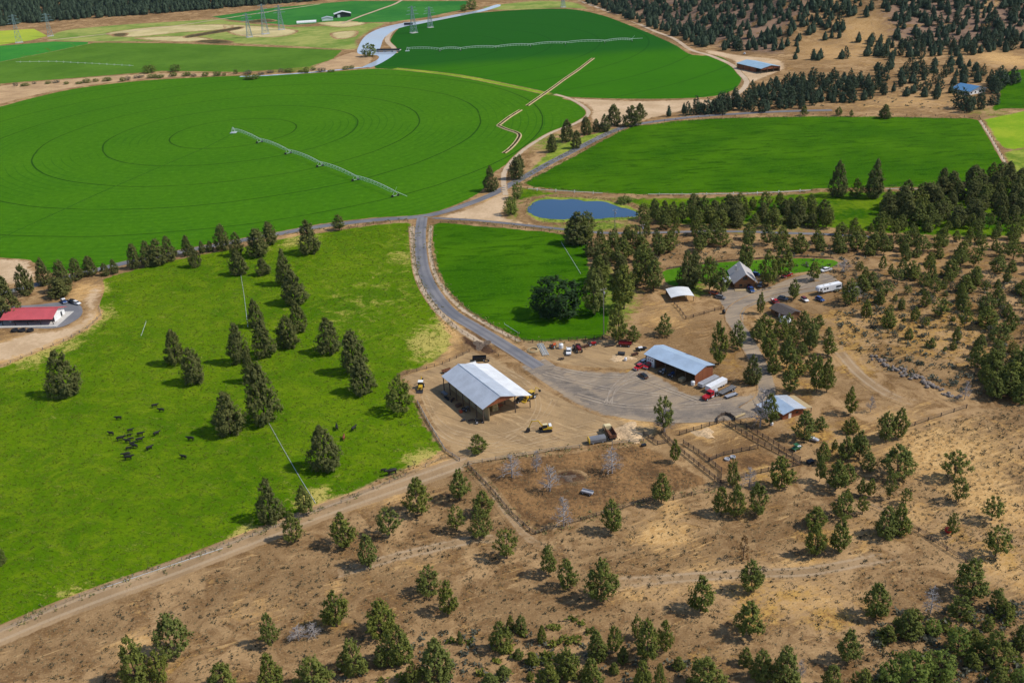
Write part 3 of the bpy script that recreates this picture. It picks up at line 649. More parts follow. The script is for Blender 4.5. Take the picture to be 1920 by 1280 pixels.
# ------------------------------------------------------------------ tree materials
def foliage(name, c1, c2, c3, trans=0.25):
    m = bpy.data.materials.new(name); m.use_nodes = True; nt = NT(m.node_tree); n = m.node_tree.nodes
    b = n['Principled BSDF']; out = n['Material Output']
    oi = n.new('ShaderNodeObjectInfo').outputs['Random']
    col = nt.mix(nt.attr('tint'), c1, c2)
    col = nt.mix(nt.math('MULTIPLY', oi, 0.9), col, c3)
    nt.put(b.inputs['Base Color'], col); b.inputs['Roughness'].default_value = 0.75; b.inputs['Specular IOR Level'].default_value = 0.2
    tr = n.new('ShaderNodeBsdfTranslucent'); nt.put(tr.inputs[0], nt.mix(0.5, col, (0.12, 0.16, 0.02)))
    mx = n.new('ShaderNodeMixShader'); mx.inputs[0].default_value = trans
    nt.l.new(b.outputs[0], mx.inputs[1]); nt.l.new(tr.outputs[0], mx.inputs[2]); nt.l.new(mx.outputs[0], out.inputs[0])
    MATS[name] = m
foliage('juniper_leaf', (0.060, 0.078, 0.020), (0.215, 0.21, 0.058), (0.13, 0.14, 0.042), 0.3)
foliage('pine_leaf', (0.058, 0.092, 0.014), (0.27, 0.275, 0.045), (0.16, 0.185, 0.045), 0.3)
foliage('hill_leaf', (0.026, 0.050, 0.028), (0.085, 0.115, 0.056), (0.050, 0.080, 0.046), 0.15)
foliage('elm_leaf', (0.014, 0.036, 0.010), (0.040, 0.082, 0.018), (0.024, 0.055, 0.014))
foliage('bright_leaf', (0.075, 0.130, 0.018), (0.27, 0.31, 0.055), (0.15, 0.21, 0.04), 0.3)
foliage('sage_leaf', (0.10, 0.105, 0.075), (0.18, 0.175, 0.13), (0.13, 0.13, 0.09))
foliage('tuft_leaf', (0.14, 0.115, 0.06), (0.46, 0.36, 0.20), (0.26, 0.20, 0.11))
foliage('meadow_leaf', (0.065, 0.115, 0.004), (0.34, 0.35, 0.04), (0.12, 0.17, 0.010), 0.4)
foliage('scrub_leaf', (0.03, 0.032, 0.018), (0.10, 0.09, 0.05), (0.06, 0.055, 0.03), 0.1)
foliage('verge_leaf', (0.05, 0.085, 0.015), (0.42, 0.34, 0.15), (0.20, 0.20, 0.06), 0.2)
foliage('rust_leaf', (0.10, 0.04, 0.012), (0.20, 0.10, 0.03), (0.15, 0.07, 0.02))
simple('bark', (0.075, 0.052, 0.038), 0.95, 0, 0.3, 3)
simple('dead_wood', (0.38, 0.345, 0.33), 0.95, 0, 0.2, 3)

def crown_data(kind, rng, clumps, leaves, size):
    """leaf-sized faces spread through the crown's volume in clumps; unit height, unit width"""
    V = []; T = []
    ph = rng.uniform(0, 6.28, 4); lean = rng.uniform(-0.05, 0.05, 2)
    ex = rng.uniform(0.40, 0.78); wd = rng.uniform(0.22, 0.42); la = rng.uniform(0.10, 0.24)
    prof = {'juniper': lambda t: min(1, (t + 0.10) / wd) ** 0.55 * (1 - t) ** ex * 1.12,
            'pine': lambda t: min(1, (t + 0.10) / (wd + 0.06)) ** 0.6 * (1 - t) ** ex * 1.14,
            'spread': lambda t: (1 - t ** 2.4) ** 0.5 * min(1, 0.55 + t * 1.2),
            'round': lambda t: max(0.05, 1 - abs(2 * t - 0.9) ** 2.4) ** 0.5}[kind]
    z0, rc0 = {'juniper': (0.02, 0.070), 'pine': (rng.uniform(0.07, 0.20), 0.066), 'spread': (0.22, 0.072), 'round': (0.03, 0.085)}[kind]
    low = {'juniper': 0.55, 'pine': 0.45, 'spread': 0.45, 'round': 0.5}[kind]
    for i in range(clumps):
        while True:
            t = rng.random(); rr = prof(t)
            if rng.random() < rr + 0.12: break
        z = z0 + (0.985 - z0) * t; rr *= 0.46; rc = rc0 * (0.7 + 0.5 * (1 - t))
        a = rng.uniform(0, 6.283)
        lob = 1 + la * math.sin(2 * a + ph[3] + 3 * z) * 0.7 + la * math.sin(3 * a + ph[0] + 5 * z) * 0.8 + 0.11 * math.sin(5 * a + ph[1] - 9 * z) + 0.08 * math.sin(13 * z + ph[2])
        r = rr * lob * (low + (1 - low) * rng.random() ** 0.5)
        c = np.array([r * math.cos(a) + lean[0] * z, r * math.sin(a) + lean[1] * z, z])
        base = rng.random()
        n = max(2, int(leaves * rng.uniform(0.6, 1.4)))
        d = np.array([math.cos(a), math.sin(a), 0.35 + 1.1 * t]); d /= np.linalg.norm(d)
        P = rng.normal(size=(n, 3)); P /= np.linalg.norm(P, axis=1)[:, None]; P *= (rng.random((n, 1)) ** 0.45) * rc
        P = P * 0.85 + (P @ d)[:, None] * d * 0.75
        P[:, 2] *= 0.8
        N = d * 0.55 + np.array([0, 0, 0.55]) + P / rc * 0.7 + rng.normal(size=(n, 3)) * 0.5
        N /= np.linalg.norm(N, axis=1)[:, None]
        U = d + rng.normal(size=(n, 3)) * 0.7; U -= (U * N).sum(1)[:, None] * N; U /= np.linalg.norm(U, axis=1)[:, None] + 1e-9; W = np.cross(N, U)
        s = size * rng.uniform(0.6, 1.45, (n, 1)); asp = rng.uniform(0.38, 0.7, (n, 1))
        C = c + P
        for q in (C - U * s, C - W * s * asp, C + U * s, C + W * s * asp): V.append(q)
        T.append(np.clip(base * 0.6 + rng.random(n) * 0.4, 0, 1))
    Vs = []; Ts = []
    for i in range(0, len(V), 4):
        blk = np.stack(V[i:i + 4], 1).reshape(-1, 3); Vs.append(blk); Ts.append(np.repeat(T[i // 4], 4))
    return np.concatenate(Vs), np.concatenate(Ts)
def leaf_mesh(name, V, T, mat):
    me = bpy.data.meshes.new(name); n = len(V) // 4
    me.vertices.add(len(V)); me.vertices.foreach_set('co', V.astype(np.float32).ravel())
    me.loops.add(4 * n); me.loops.foreach_set('vertex_index', np.arange(4 * n, dtype=np.int32))
    me.polygons.add(n); me.polygons.foreach_set('loop_start', np.arange(0, 4 * n, 4, dtype=np.int32)); me.polygons.foreach_set('loop_total', np.full(n, 4, np.int32))
    me.update(calc_edges=True)
    a = me.attributes.new('tint', 'FLOAT', 'POINT'); a.data.foreach_set('value', T.astype(np.float32))
    me.materials.append(MATS[mat])
    return me
def trunk_mesh(kind, rng, mat='bark'):
    mb = MB(); top = {'juniper': 0.8, 'pine': 0.93, 'spread': 0.8, 'round': 0.6}[kind]; r0 = {'juniper': 0.034, 'pine': 0.026, 'spread': 0.03, 'round': 0.045}[kind]
    pts = [(rng.normal() * 0.008 * i, rng.normal() * 0.008 * i, -0.03 + (top + 0.03) * i / 6) for i in range(7)]
    for i in range(6): mb.bar(pts[i], pts[i + 1], r0 * (1 - i / 7), r0 * (1 - (i + 1) / 7), 7)
    for i in range(14):
        t = rng.uniform(0.2, 0.9); k = t * 6; p = Vector(pts[int(k)]).lerp(Vector(pts[min(6, int(k) + 1)]), k % 1)
        a = rng.uniform(0, 6.28); L = 0.36 * (1.05 - t) + 0.05
        q = p + Vector((math.cos(a) * L, math.sin(a) * L, L * rng.uniform(0.1, 0.6)))
        mb.bar(p, q, r0 * 0.4 * (1 - t * 0.6), r0 * 0.1, 5)
    o = mb.build('trunk', mat); me = o.data; bpy.data.objects.remove(o)
    return me
def dead_mesh(rng):
    mb = MB()
    def grow(p, d, L, r, depth):
        q = p + d * L; mb.bar(p, q, r * 1.25, r * 0.7, 5 if depth < 2 else 3)
        if depth >= 3: return
        for _ in range(4 if depth else 0):
            nd = (d + Vector(rng.normal(size=3)) * 0.55 + Vector((0, 0, 0.1))).normalized(); grow(p.lerp(q, rng.uniform(0.35, 1)), nd, L * rng.uniform(0.4, 0.62), r * 0.5, depth + 1)
    base = Vector((0, 0, -0.02)); top = Vector((rng.normal() * 0.03, rng.normal() * 0.03, 0.95))
    mb.bar(base, base.lerp(top, 0.5), 0.030, 0.020, 6); mb.bar(base.lerp(top, 0.5), top, 0.020, 0.005, 6)
    for i in range(34):
        t = rng.uniform(0.16, 0.95); a = i * 2.4 + rng.normal() * 0.3; L = (0.40 * (1 - t) + 0.10) * rng.uniform(0.7, 1.1)
        grow(base.lerp(top, t), Vector((math.cos(a), math.sin(a), rng.uniform(0.0, 0.6))).normalized(), L, 0.010, 1)
    o = mb.build('limbs', 'dead_wood'); me = o.data; bpy.data.objects.remove(o)
    return me
rng = np.random.default_rng(11)
CROWN = {}; TRUNK = {}
def variants(key, kind, n, clumps, leaves, size, mat, trunk=True):
    CROWN[key] = [leaf_mesh('crown_' + key, *crown_data(kind, rng, clumps, leaves, size), mat) for _ in range(n)]
    TRUNK[key] = [trunk_mesh(kind, rng) for _ in range(n)] if trunk else [None] * n
variants('J', 'juniper', 7, 260, 18, 0.031, 'juniper_leaf')
variants('P', 'pine', 9, 165, 18, 0.032, 'pine_leaf')
variants('S', 'spread', 4, 105, 18, 0.034, 'pine_leaf')
variants('G', 'juniper', 6, 220, 18, 0.032, 'pine_leaf')
variants('B', 'round', 2, 260, 18, 0.030, 'elm_leaf')
variants('L', 'round', 2, 150, 15, 0.036, 'bright_leaf')
variants('H', 'juniper', 5, 120, 11, 0.044, 'hill_leaf')
variants('R', 'pine', 1, 60, 12, 0.026, 'rust_leaf')
variants('K', 'round', 2, 80, 12, 0.045, 'sage_leaf')
DEAD = [dead_mesh(rng) for _ in range(3)]
NAMES = {'J': 'juniper_tree', 'G': 'young_juniper_tree', 'P': 'pine_tree', 'S': 'pine_tree', 'B': 'broadleaf_tree', 'L': 'leafy_bush', 'H': 'juniper_tree', 'R': 'dying_pine_tree', 'K': 'sagebrush', 'D': 'dead_tree'}
CATS = {'J': 'tree', 'G': 'tree', 'P': 'tree', 'S': 'tree', 'B': 'tree', 'L': 'bush', 'H': 'tree', 'R': 'tree', 'K': 'bush', 'D': 'tree'}
TREES = []     # (kind, point, height, width, label, group)
def tree_px(kind, x, y, hpx, wpx, label, group=None):
    p = at(x, y)
    k = ppm(p); w = wpx / k
    # base pixel is where the trunk stands; top pixel gives the height, less what the crown's depth adds
    h = height_for(p, y - hpx) * 0.96
    TREES.append((kind, p, max(h, 0.5), w, label, group))
def plant_tree(kind, p, h, w, label, group, i):
    rr = random.Random(i * 7919 + int(p.x * 10))
    root = thing(NAMES[kind], label, CATS[kind], (p.x, p.y, p.z), rr.uniform(0, 6.28), group)
    root.scale = (w, w, h)
    if kind == 'D':
        share('limbs', DEAD[i % len(DEAD)], root)
        return root
    v = rr.randrange(len(CROWN[kind]))
    share('trunk', TRUNK[kind][v], root)
    share('crown', CROWN[kind][v], root)
    return root

# ---- trees one can point at: kind, foot pixel, height and width in pixels, label
for row in """J 125 740 86 64 large dark conical juniper standing alone at the left of the cattle
J 330 682 68 42 rear of two touching junipers in the pasture above the cattle
J 365 717 70 50 front of two touching junipers in the pasture above the cattle
J 432 812 82 66 broad juniper at the left foot of the tallest pasture juniper
J 497 790 116 72 tallest dark juniper in the middle of the pasture
J 470 716 62 30 slim juniper top rising behind the tallest pasture juniper
J 450 680 80 44 pale grey-green juniper at the left end of the pasture's middle clump
J 497 668 70 50 wide juniper in front of the pasture's middle clump
J 482 612 54 32 narrow juniper at the back of the pasture's middle clump
J 543 650 62 46 juniper right of centre in the pasture's middle clump
J 560 621 57 38 rearmost right juniper of the pasture's middle clump
J 618 660 67 50 round dark juniper right of the pasture's middle clump
J 667 698 84 58 tall juniper directly behind the forked pair nearest the hay barn
J 681 736 66 56 juniper with a bare foot, left of the lone tree by the yard
P 751 771 71 54 thin lone pine at the edge of the pasture beside the yellow backhoe
J 611 877 83 66 egg-shaped dense juniper standing alone in the lower pasture
J 535 533 68 38 rear juniper of the tall pair below the road in the pasture
J 555 568 66 56 front juniper of the tall pair below the road in the pasture
J 581 474 64 46 dark juniper beside the road where the pasture turns yellow
P 637 431 31 28 small round tree at the roadside right of the dark juniper
J 450 514 46 38 juniper at the upper end of the long white pipe
J 494 515 34 30 short juniper just right of the upper white pipe end
J 485 480 56 46 brownish juniper by the road above the short one
J 507 458 46 34 juniper right of the brownish one at the roadside
J 445 479 46 28 pale juniper between road and the upper white pipe
J 419 469 52 32 light green juniper at the roadside left of the pale one
J 508 976 80 54 tall juniper at the bottom fence of the pasture
P 575 964 58 40 tree at the fence where the long white pipe ends
P 551 1015 58 42 pine just outside the pasture fence on the dirt track
P 647 1023 66 56 broad pine beside the dirt track, left of a smaller one
P 690 1062 64 46 conical pine in front of the broad pine by the track
S 731 1004 54 50 umbrella-shaped pine with a bare trunk beside the dirt track
P 783 961 68 56 pine right of the umbrella pine, near the pasture corner
P 862 937 62 48 pine nearest the yard corner gate
S 856 995 48 38 thin pine left of the pair below the corral corner
P 905 966 50 46 dark pine behind the pale one below the corral corner
P 901 1004 56 44 pale pine in front of the dark one below the corral corner
P 805 1111 55 48 sparse pine with bare foot in the open dirt, left of the diamond one
P 843 1148 63 44 diamond-shaped pine alone in the open dirt
P 632 1174 72 60 ragged grey-green pine above a brush heap
G 716 1188 68 62 bushy juniper behind the leaning dark one, bottom left of centre
G 748 1238 68 60 dark leaning juniper in front of the bushy one
P 509 1208 63 40 small pine with a long bare trunk beside the brush heap
G 664 1258 62 56 round bushy juniper at the bottom, left of a small one
G 714 1246 38 28 small conical juniper right of the round bushy one
G 863 1206 26 12 tiny sapling alone in the dirt near the bottom
G 822 1276 86 72 tall bushy juniper at the bottom edge left of centre
G 776 1286 50 32 small juniper hugging the tall bushy one at the bottom edge
G 512 1294 72 54 conical juniper at the bottom edge, left of the broad one
G 590 1297 72 76 broad juniper cut by the bottom edge
P 328 1228 80 72 wide dark pine at lower left beside the pale grass patch
G 258 1280 88 60 large juniper at the lower left corner group
G 301 1274 58 40 light juniper tucked between two larger ones at lower left
G 420 1294 52 62 low juniper at the bottom edge left of the conical one
S 951 1046 57 46 round pine with bare foot below the corral corner
P 1029 1077 61 36 slim dark pine with a bare trunk in the foreground
P 1065 1103 60 42 pine between the slim dark one and the largest
P 1127 1127 83 66 largest bright pine in the foreground dirt
P 1147 997 66 48 pine standing at the lower corral fence
P 1240 943 60 44 pine at the lower fence right of the corral
P 1314 1145 69 56 dark egg-shaped pine in the dry foreground
G 940 1219 56 42 greyish bushy juniper bottom centre
G 957 1179 27 18 thin sapling above the greyish bushy juniper
G 977 1184 34 28 small sapling right of the thin one bottom centre
G 1016 1203 34 22 lone upright sapling bottom centre
G 1120 1234 56 42 left juniper of the bottom centre thicket
P 1153 1222 54 34 second juniper of the bottom centre thicket
G 1168 1240 32 26 smallest juniper of the bottom centre thicket
P 1195 1196 46 28 high narrow tree at the back of the bottom centre thicket
P 1212 1240 84 54 tallest tree of the bottom centre thicket
P 1247 1220 62 36 thin-crowned tree at the right of the bottom centre thicket
G 1203 1290 58 38 bottom-edge juniper below the centre thicket
G 1237 1290 48 26 narrow bottom-edge juniper right below the centre thicket
G 1065 1266 55 50 rounded juniper left of the bottom centre thicket
G 1028 1294 56 44 bottom-edge juniper left of the rounded one
G 1112 1298 68 52 bottom-edge juniper under the left of the centre thicket
G 1325 1294 62 74 wide bottom-edge juniper right of centre
P 1352 963 54 36 left pine of the trio below the corrals
P 1379 969 64 38 middle pine of the trio below the corrals
P 1421 963 66 46 right and bushiest pine of the trio below the corrals
P 1373 909 54 26 narrow pine inside the corral corner
P 1464 914 64 52 bluish broad pine right of the corral pens
P 1537 902 58 24 sparse upright pine between the bluish one and the green one
P 1567 918 60 48 bright green pine right of the corrals
P 1541 868 42 32 small pine behind the sparse upright one
P 1611 858 56 42 pine below the fence corner right of the corrals
P 1585 862 46 38 pine left of the one below the fence corner
P 1265 867 46 24 slender tree at the corral gate
S 1243 810 70 42 half-bare grey and green juniper beside the gravel yard
P 1443 798 66 36 tall thin pine in front of the small blue-roofed barn
P 1506 823 56 46 airy pine with spreading branches right of the small blue-roofed barn
G 1528 986 38 44 round dark juniper in the pair below the right corrals
P 1526 1042 64 44 left pine of the pair at the brown track
P 1572 1034 68 46 right pine of the pair at the brown track
P 1580 968 50 42 pine behind the pair at the brown track
S 1617 963 34 26 thin pine by the dark ditch
G 1660 1003 56 48 left half of the dense twin juniper by the fence
G 1686 998 60 44 right half of the dense twin juniper by the fence
P 1682 894 62 66 wide spreading pine on the pale slope's left edge
S 1787 898 54 54 flat-topped pine on the pale slope
S 1797 940 48 36 sparse pine just below the flat-topped one on the pale slope
S 1859 975 46 42 fan-shaped pine at the right on the pale slope
S 1866 1042 58 54 dark open pine lowest on the pale slope
S 1668 936 48 24 spindly pine at the end of the ditch
S 1697 944 30 24 half-dead small pine right of the spindly one
P 1614 929 36 22 left of two small pines above the ditch
P 1631 932 38 22 right of two small pines above the ditch
S 1783 1006 48 26 scrawny brownish pine beside a red ball
R 1393 1048 48 38 rust-brown dying pine in the dry foreground
P 1408 1109 64 54 round dark pine below the rust-brown one
P 1405 1190 66 62 dark pine standing in yellow grass
P 1641 1157 66 60 pine alone on the straw slope at lower right
P 1820 1116 70 72 broad pine at the end of the right wire fence
P 1800 1156 42 46 yellowish low pine under the broad one
P 1868 1141 42 36 small dark pine right of the broad one at far right
P 1588 1241 66 52 bluish pine at the bottom right of the yellow grass
G 1702 1191 54 52 juniper behind the bright thicket at lower right
G 1397 1245 34 28 small round juniper at the bottom beside a rock patch
G 1427 1270 58 46 conical juniper at the bottom right of the small round one
G 1473 1282 76 62 large juniper at the bottom right of centre
L 1705 1288 66 74 biggest lime-green bush of the lower right thicket
L 1760 1276 58 62 second lime-green bush of the lower right thicket
L 1795 1222 44 46 upper lime-green bush of the lower right thicket
L 1668 1296 56 54 left lowest lime-green bush of the lower right thicket
G 1862 1241 58 58 open juniper right of the bright thicket
G 1914 1212 42 40 juniper at the right edge near the bottom
P 1560 1294 50 44 bottom-edge juniper left of the bright thicket
G 1615 1294 44 42 small bottom-edge juniper beside the bright thicket
G 1870 1280 32 40 low scrub juniper at the bottom right
P 1660 824 58 42 left pine of the dark pair by the right fence
P 1683 820 60 38 right pine of the dark pair by the right fence
P 1594 776 54 28 dark narrow tree beside dead brush behind the blue-roofed barn
B 1047 590 74 92 huge round dark broadleaf tree at the field's edge
P 898 848 36 40 small dark pine alone in the farmyard
G 2 1058 48 24 juniper cut by the left edge in the pasture
P 1160 640 78 46 tall dark pine by the power pole above the yard
P 1170 580 90 56 big pine behind the tall dark one above the yard
P 1188 640 32 30 small pine above the scrap yard
P 1246 628 42 32 half-dead pine on the dry slope above the workshop
P 1115 590 90 56 tall pine right behind the huge broadleaf tree
P 1125 535 60 44 pine at the right edge of the small hay field
J 1082 456 62 60 dark broad juniper at the pond's lower shore
P 1098 458 46 34 lighter pine in front of the broad one at the pond
P 1100 440 48 36 pine at the right of the broad juniper at the pond
P 1125 467 40 26 pine where the lane meets the trees
P 1153 460 34 30 pine right of the lane end
P 1235 478 42 36 lone pine in the clearing north of the lawn
P 1190 462 44 40 pine cluster tree left of the lone clearing pine
P 1157 496 36 30 pine in the row above the power pole
P 1210 530 76 58 big pine left of the white carport roof
P 1225 545 60 44 pine right beside the white carport's left corner
J 1290 538 72 44 blue-green spruce-like tree behind the white carport
J 1302 530 66 34 narrow dark tree right of the spruce-like one
P 1330 545 70 40 tree between the carport and the log house
P 1352 552 52 38 dark tree touching the log house roof's left side
P 1398 512 72 38 tall pine behind the log house roof
P 1440 536 70 40 pine right of the log house among parked cars
P 1465 520 70 46 tall broad pine on the lawn behind the log house
P 1526 525 38 28 small tree on the planted island in the driveway
P 1488 562 42 30 tree in front of the white camper trailer
P 1425 588 44 18 slender tree beside the driveway fork
P 1348 684 90 40 tall pine on the slope behind the workshop
P 1382 655 56 36 pine at the driveway bend behind the workshop
J 1410 718 54 34 dense dark juniper at the driveway above the small barn
P 1592 570 50 36 pine right of the white camper trailer
P 1475 690 66 36 pine in the thicket right of the driveway
P 1440 672 60 44 bushy pine in the thicket below the dark-roofed house
P 1518 655 62 40 bright pine in the thicket below the dark-roofed house
P 1420 640 40 34 pine at the thicket's upper left by the driveway
P 1530 735 72 34 left of two dark upright pines above the fence
P 1550 735 70 34 right of two dark upright pines above the fence
P 1480 735 54 36 yellowish pine right of the driveway's lower bend
J 1570 368 70 36 dark pointed pine at the lower edge of the right hay field
J 1637 370 74 40 twin-topped pine at the lower edge of the right hay field
P 1605 372 40 30 greyish bush-like pine between the two at the hay field's edge
J 1658 222 28 28 round dark tree at the top edge of the right hay field
P 1508 217 20 17 small round tree left along the hay field's top edge
P 1572 217 18 16 second small round tree along the hay field's top edge
P 1596 219 14 10 tiny tree along the hay field's top edge
J 920 358 48 30 roadside juniper at the pivot field's corner
J 968 335 44 34 pair-like juniper at the bend of the pale track
J 975 318 30 22 thin juniper behind the bend of the pale track
J 1035 285 36 24 front left juniper of the trackside group
J 1062 265 44 30 rear juniper of the trackside group
J 1080 278 36 24 front right juniper of the trackside group
J 1100 252 36 26 tall juniper at the fork of track and road
J 1118 246 24 16 narrow juniper right of the fork of track and road
J 1134 247 34 22 juniper at the roadside right of the fork
J 1152 235 42 32 dark round juniper on the sandy patch
J 1184 236 40 36 wide juniper at the sandy patch's right
J 1200 222 30 26 greyish juniper behind the wide one
L 693 106 26 28 leafy bush on the canal bank beside the bridge
L 575 137 12 12 single round bush on the canal bank
L 280 137 16 26 left end bush of the canal row
L 330 134 14 20 tall bush at the right of the canal row
L 474 148 9 30 low wide bush at the canal's near side
L 870 22 14 14 bush beside the upper canal bend
L 885 18 20 22 big tree at the upper canal bend
L 970 372 32 22 pale willow bush at the pond's corner
L 958 402 34 28 dark bush between the sand and the pond
L 1170 380 12 30 reddish-green shrub on the pond's far shore
D 1246 809 52 44 bare grey limbs at the foot of the half-bare juniper by the yard
D 960 895 46 46 leftmost grey dead tree in the brown corral
D 1006 884 44 28 slim dead tree at the corral's upper fence
D 1031 921 54 44 pale dead tree in the middle of the brown corral
D 1057 987 62 42 lowest dead tree at the corral's bottom fence
D 1148 887 52 50 dead tree beside the dump truck in the corral
D 1425 800 84 46 tall bare dead tree in front of the small blue-roofed barn
D 1405 912 40 36 grey dead crown behind the trio of pines
D 1808 749 40 26 small dead tree at the right fence corner
D 1632 772 34 20 bare forked snag behind the blue-roofed barn
D 1582 510 26 34 bare grey tree at the end of the lawn
D 1744 1150 56 40 bare grey thicket snag at lower right
D 1500 1275 44 24 grey snag at the bottom between junipers
D 560 1200 30 44 tangled brown brush heap between two small foreground pines
D 590 1192 26 40 second tangled brush heap at the foot of the ragged pine
D 1598 560 34 36 grey bare shrub right of the camper trailer""".split('\n'):
    k, x, y, hh, w, lab = row.split(' ', 5)
    tree_px(k, float(x), float(y), float(hh), float(w), lab)
# roadside row at the left
ROWL = [(12, 596, 86, 66), (50, 552, 60, 36), (85, 533, 52, 30), (112, 556, 38, 44), (122, 546, 62, 38), (145, 524, 42, 26), (170, 516, 38, 32), (198, 516, 24, 20), (216, 512, 28, 20), (254, 503, 50, 28), (280, 498, 50, 32), (297, 496, 50, 42), (320, 488, 48, 30), (353, 479, 40, 24), (367, 500, 42, 26), (380, 474, 24, 16), (395, 472, 22, 16)]
ORD = ['first', 'second', 'third', 'fourth', 'fifth', 'sixth', 'seventh', 'eighth', 'ninth', 'tenth', 'eleventh', 'twelfth', 'thirteenth', 'fourteenth', 'fifteenth', 'sixteenth', 'seventeenth', 'eighteenth', 'nineteenth', 'twentieth']
for i, q in enumerate(ROWL):
    tree_px('J', *q, f'{ORD[i]} juniper from the left in the roadside row behind the red-roofed shed', 'junipers in the left roadside row')

def scatter(kinds, poly, n, hr, label, group, seed, mind, wr=(0.6, 1.08), avoid=(), clear=None):
    """trees spread over a patch of real ground"""
    rr = random.Random(seed); W = [at(*q) for q in poly]
    P2 = [(p.x, p.y) for p in W]; bx = [p[0] for p in P2]; by = [p[1] for p in P2]; got = []; tries = 0
    while len(got) < n and tries < n * 60:
        tries += 1
        x = rr.uniform(min(bx), max(bx)); y = rr.uniform(min(by), max(by))
        if not bool(inside(np.array([x]), np.array([y]), P2)[0]): continue
        if clear:
            q = proj((x, y, h1(x, y)))
            if any(abs(q[0] - c[0]) < c[2] and abs(q[1] - c[1]) < c[3] for c in clear): continue
        if any((x - a) ** 2 + (y - b) ** 2 < mind * mind for a, b in got): continue
        if any((x - t[1].x) ** 2 + (y - t[1].y) ** 2 < (mind * 0.8) ** 2 for t in TREES): continue
        got.append((x, y)); k = rr.choice(kinds); h = rr.uniform(*hr); w = h * rr.uniform(*wr)
        TREES.append((k, Vector((x, y, h1(x, y))), h, w, label, group))
# groves whose trees nothing tells apart
scatter('PPJ', [(1190, 408), (1300, 396), (1420, 388), (1540, 392), (1560, 430), (1420, 428), (1280, 428), (1200, 430)], 52, (7, 11.5), 'dark pine in the belt of trees right of the pond', 'belt of pines right of the pond', 3, 6)
scatter('PPG', [(1150, 445), (1300, 440), (1540, 450), (1700, 465), (1700, 480), (1500, 474), (1300, 470), (1160, 475)], 26, (7, 11), 'scattered pine in the stony clearing north of the lawn', 'pines of the stony clearing', 4, 8)
scatter('PJJ', [(1640, 380), (1720, 365), (1800, 345), (1930, 320), (1940, 420), (1800, 425), (1660, 420)], 72, (8, 13), 'tall dark pine in the dense wood at the right edge', 'dense wood at the right edge', 5, 5.2)
scatter('PGGS', [(1580, 428), (1930, 425), (1930, 520), (1760, 500), (1640, 480), (1570, 460)], 66, (5, 9.5), 'pine on the wooded slope below the right-hand wood', 'wooded slope at the right', 6, 7)
scatter('GGPS', [(1600, 500), (1760, 510), (1930, 530), (1930, 700), (1840, 690), (1700, 640), (1620, 600)], 58, (4, 9), 'scattered juniper on the ochre slope at the right', 'junipers on the ochre slope', 7, 8, clear=[(1640, 690, 60, 40)])
scatter('GGP', [(1830, 690), (1930, 690), (1930, 760), (1850, 745)], 14, (7, 12), 'juniper in the dark thicket above the right fence', 'thicket above the right fence', 8, 5)
scatter('PPG', [(1405, 605), (1440, 615), (1500, 600), (1550, 610), (1560, 660), (1520, 720), (1450, 700), (1415, 660)], 14, (6, 10), 'pine in the thicket below the dark-roofed house', 'thicket below the dark-roofed house', 9, 6, clear=[(1472, 586, 42, 30), (1405, 640, 20, 40), (1425, 690, 22, 60)])
scatter('PJ', [(1095, 480), (1150, 470), (1220, 490), (1240, 520), (1190, 550), (1150, 600), (1120, 560), (1105, 520)], 17, (7, 11), 'pine in the grove between small hay field and carport', 'grove beside the carport', 10, 6)
scatter('GP', [(1520, 800), (1600, 810), (1640, 900), (1600, 950), (1540, 900)], 8, (4, 8), 'small pine among the yellow grass right of the corrals', 'small pines right of the corrals', 12, 6)
scatter('H', [(1210, 222), (1340, 200), (1400, 180), (1450, 160), (1560, 150), (1640, 150), (1640, 190), (1480, 206), (1400, 214), (1300, 216)], 125, (8, 13), 'dark juniper in the belt above the right hay field', 'juniper belt above the right hay field', 13, 5.5, clear=[(1428, 128, 45, 16)])
scatter('H', [(1640, 128), (1800, 118), (1860, 140), (1850, 200), (1700, 186), (1640, 176)], 60, (7, 12), 'juniper scattered on the tan flat near the far blue roof', 'junipers on the far tan flat', 14, 8, clear=[(1832, 172, 26, 12)])
scatter('H', [(1798, 200), (1850, 205), (1905, 165), (1900, 150), (1850, 150), (1880, 200), (1810, 215)], 14, (10, 16), 'dark tree beside the far blue-roofed house', 'trees round the far blue-roofed house', 15, 6, clear=[(1832, 168, 22, 9)])
scatter('GGL', [(1650, 1170), (1700, 1150), (1780, 1170), (1930, 1150), (1930, 1290), (1640, 1290)], 13, (2.5, 4.6), 'juniper of the lower right thicket', 'small junipers of the lower right thicket', 41, 3.0, (0.8, 1.15))
scatter('G', [(900, 1290), (960, 1210), (1090, 1200), (1330, 1250), (1330, 1290)], 12, (2, 4.5), 'small juniper at the bottom centre', 'small junipers at the bottom centre', 42, 3.5, (0.8, 1.1))
scatter('GKK', [(1580, 520), (1760, 500), (1930, 540), (1930, 690), (1830, 690), (1700, 640), (1610, 610)], 60, (1.6, 3.6), 'low shrub on the ochre slope', 'low shrubs on the ochre slope', 43, 4, (0.9, 1.3), clear=[(1640, 690, 60, 40)])
rr_ = random.Random(31)
for i in range(34):
    x = 4 + i * 20 + rr_.uniform(-7, 7); y = 163 - 0.062 * x + 0.00002 * x * x + rr_.uniform(-2.5, 3.0)
    tree_px(rr_.choice('LLK'), x, y, rr_.uniform(4, 9), rr_.uniform(8, 20), 'bush', 'bushes lining the canal')
HILL = [(1095, 4), (1190, 42), (1262, 68), (1312, 90), (1380, 100), (1480, 112), (1560, 115), (1700, 112), (1860, 104), (1960, 100), (1960, -60), (1500, -50), (1100, -25)]
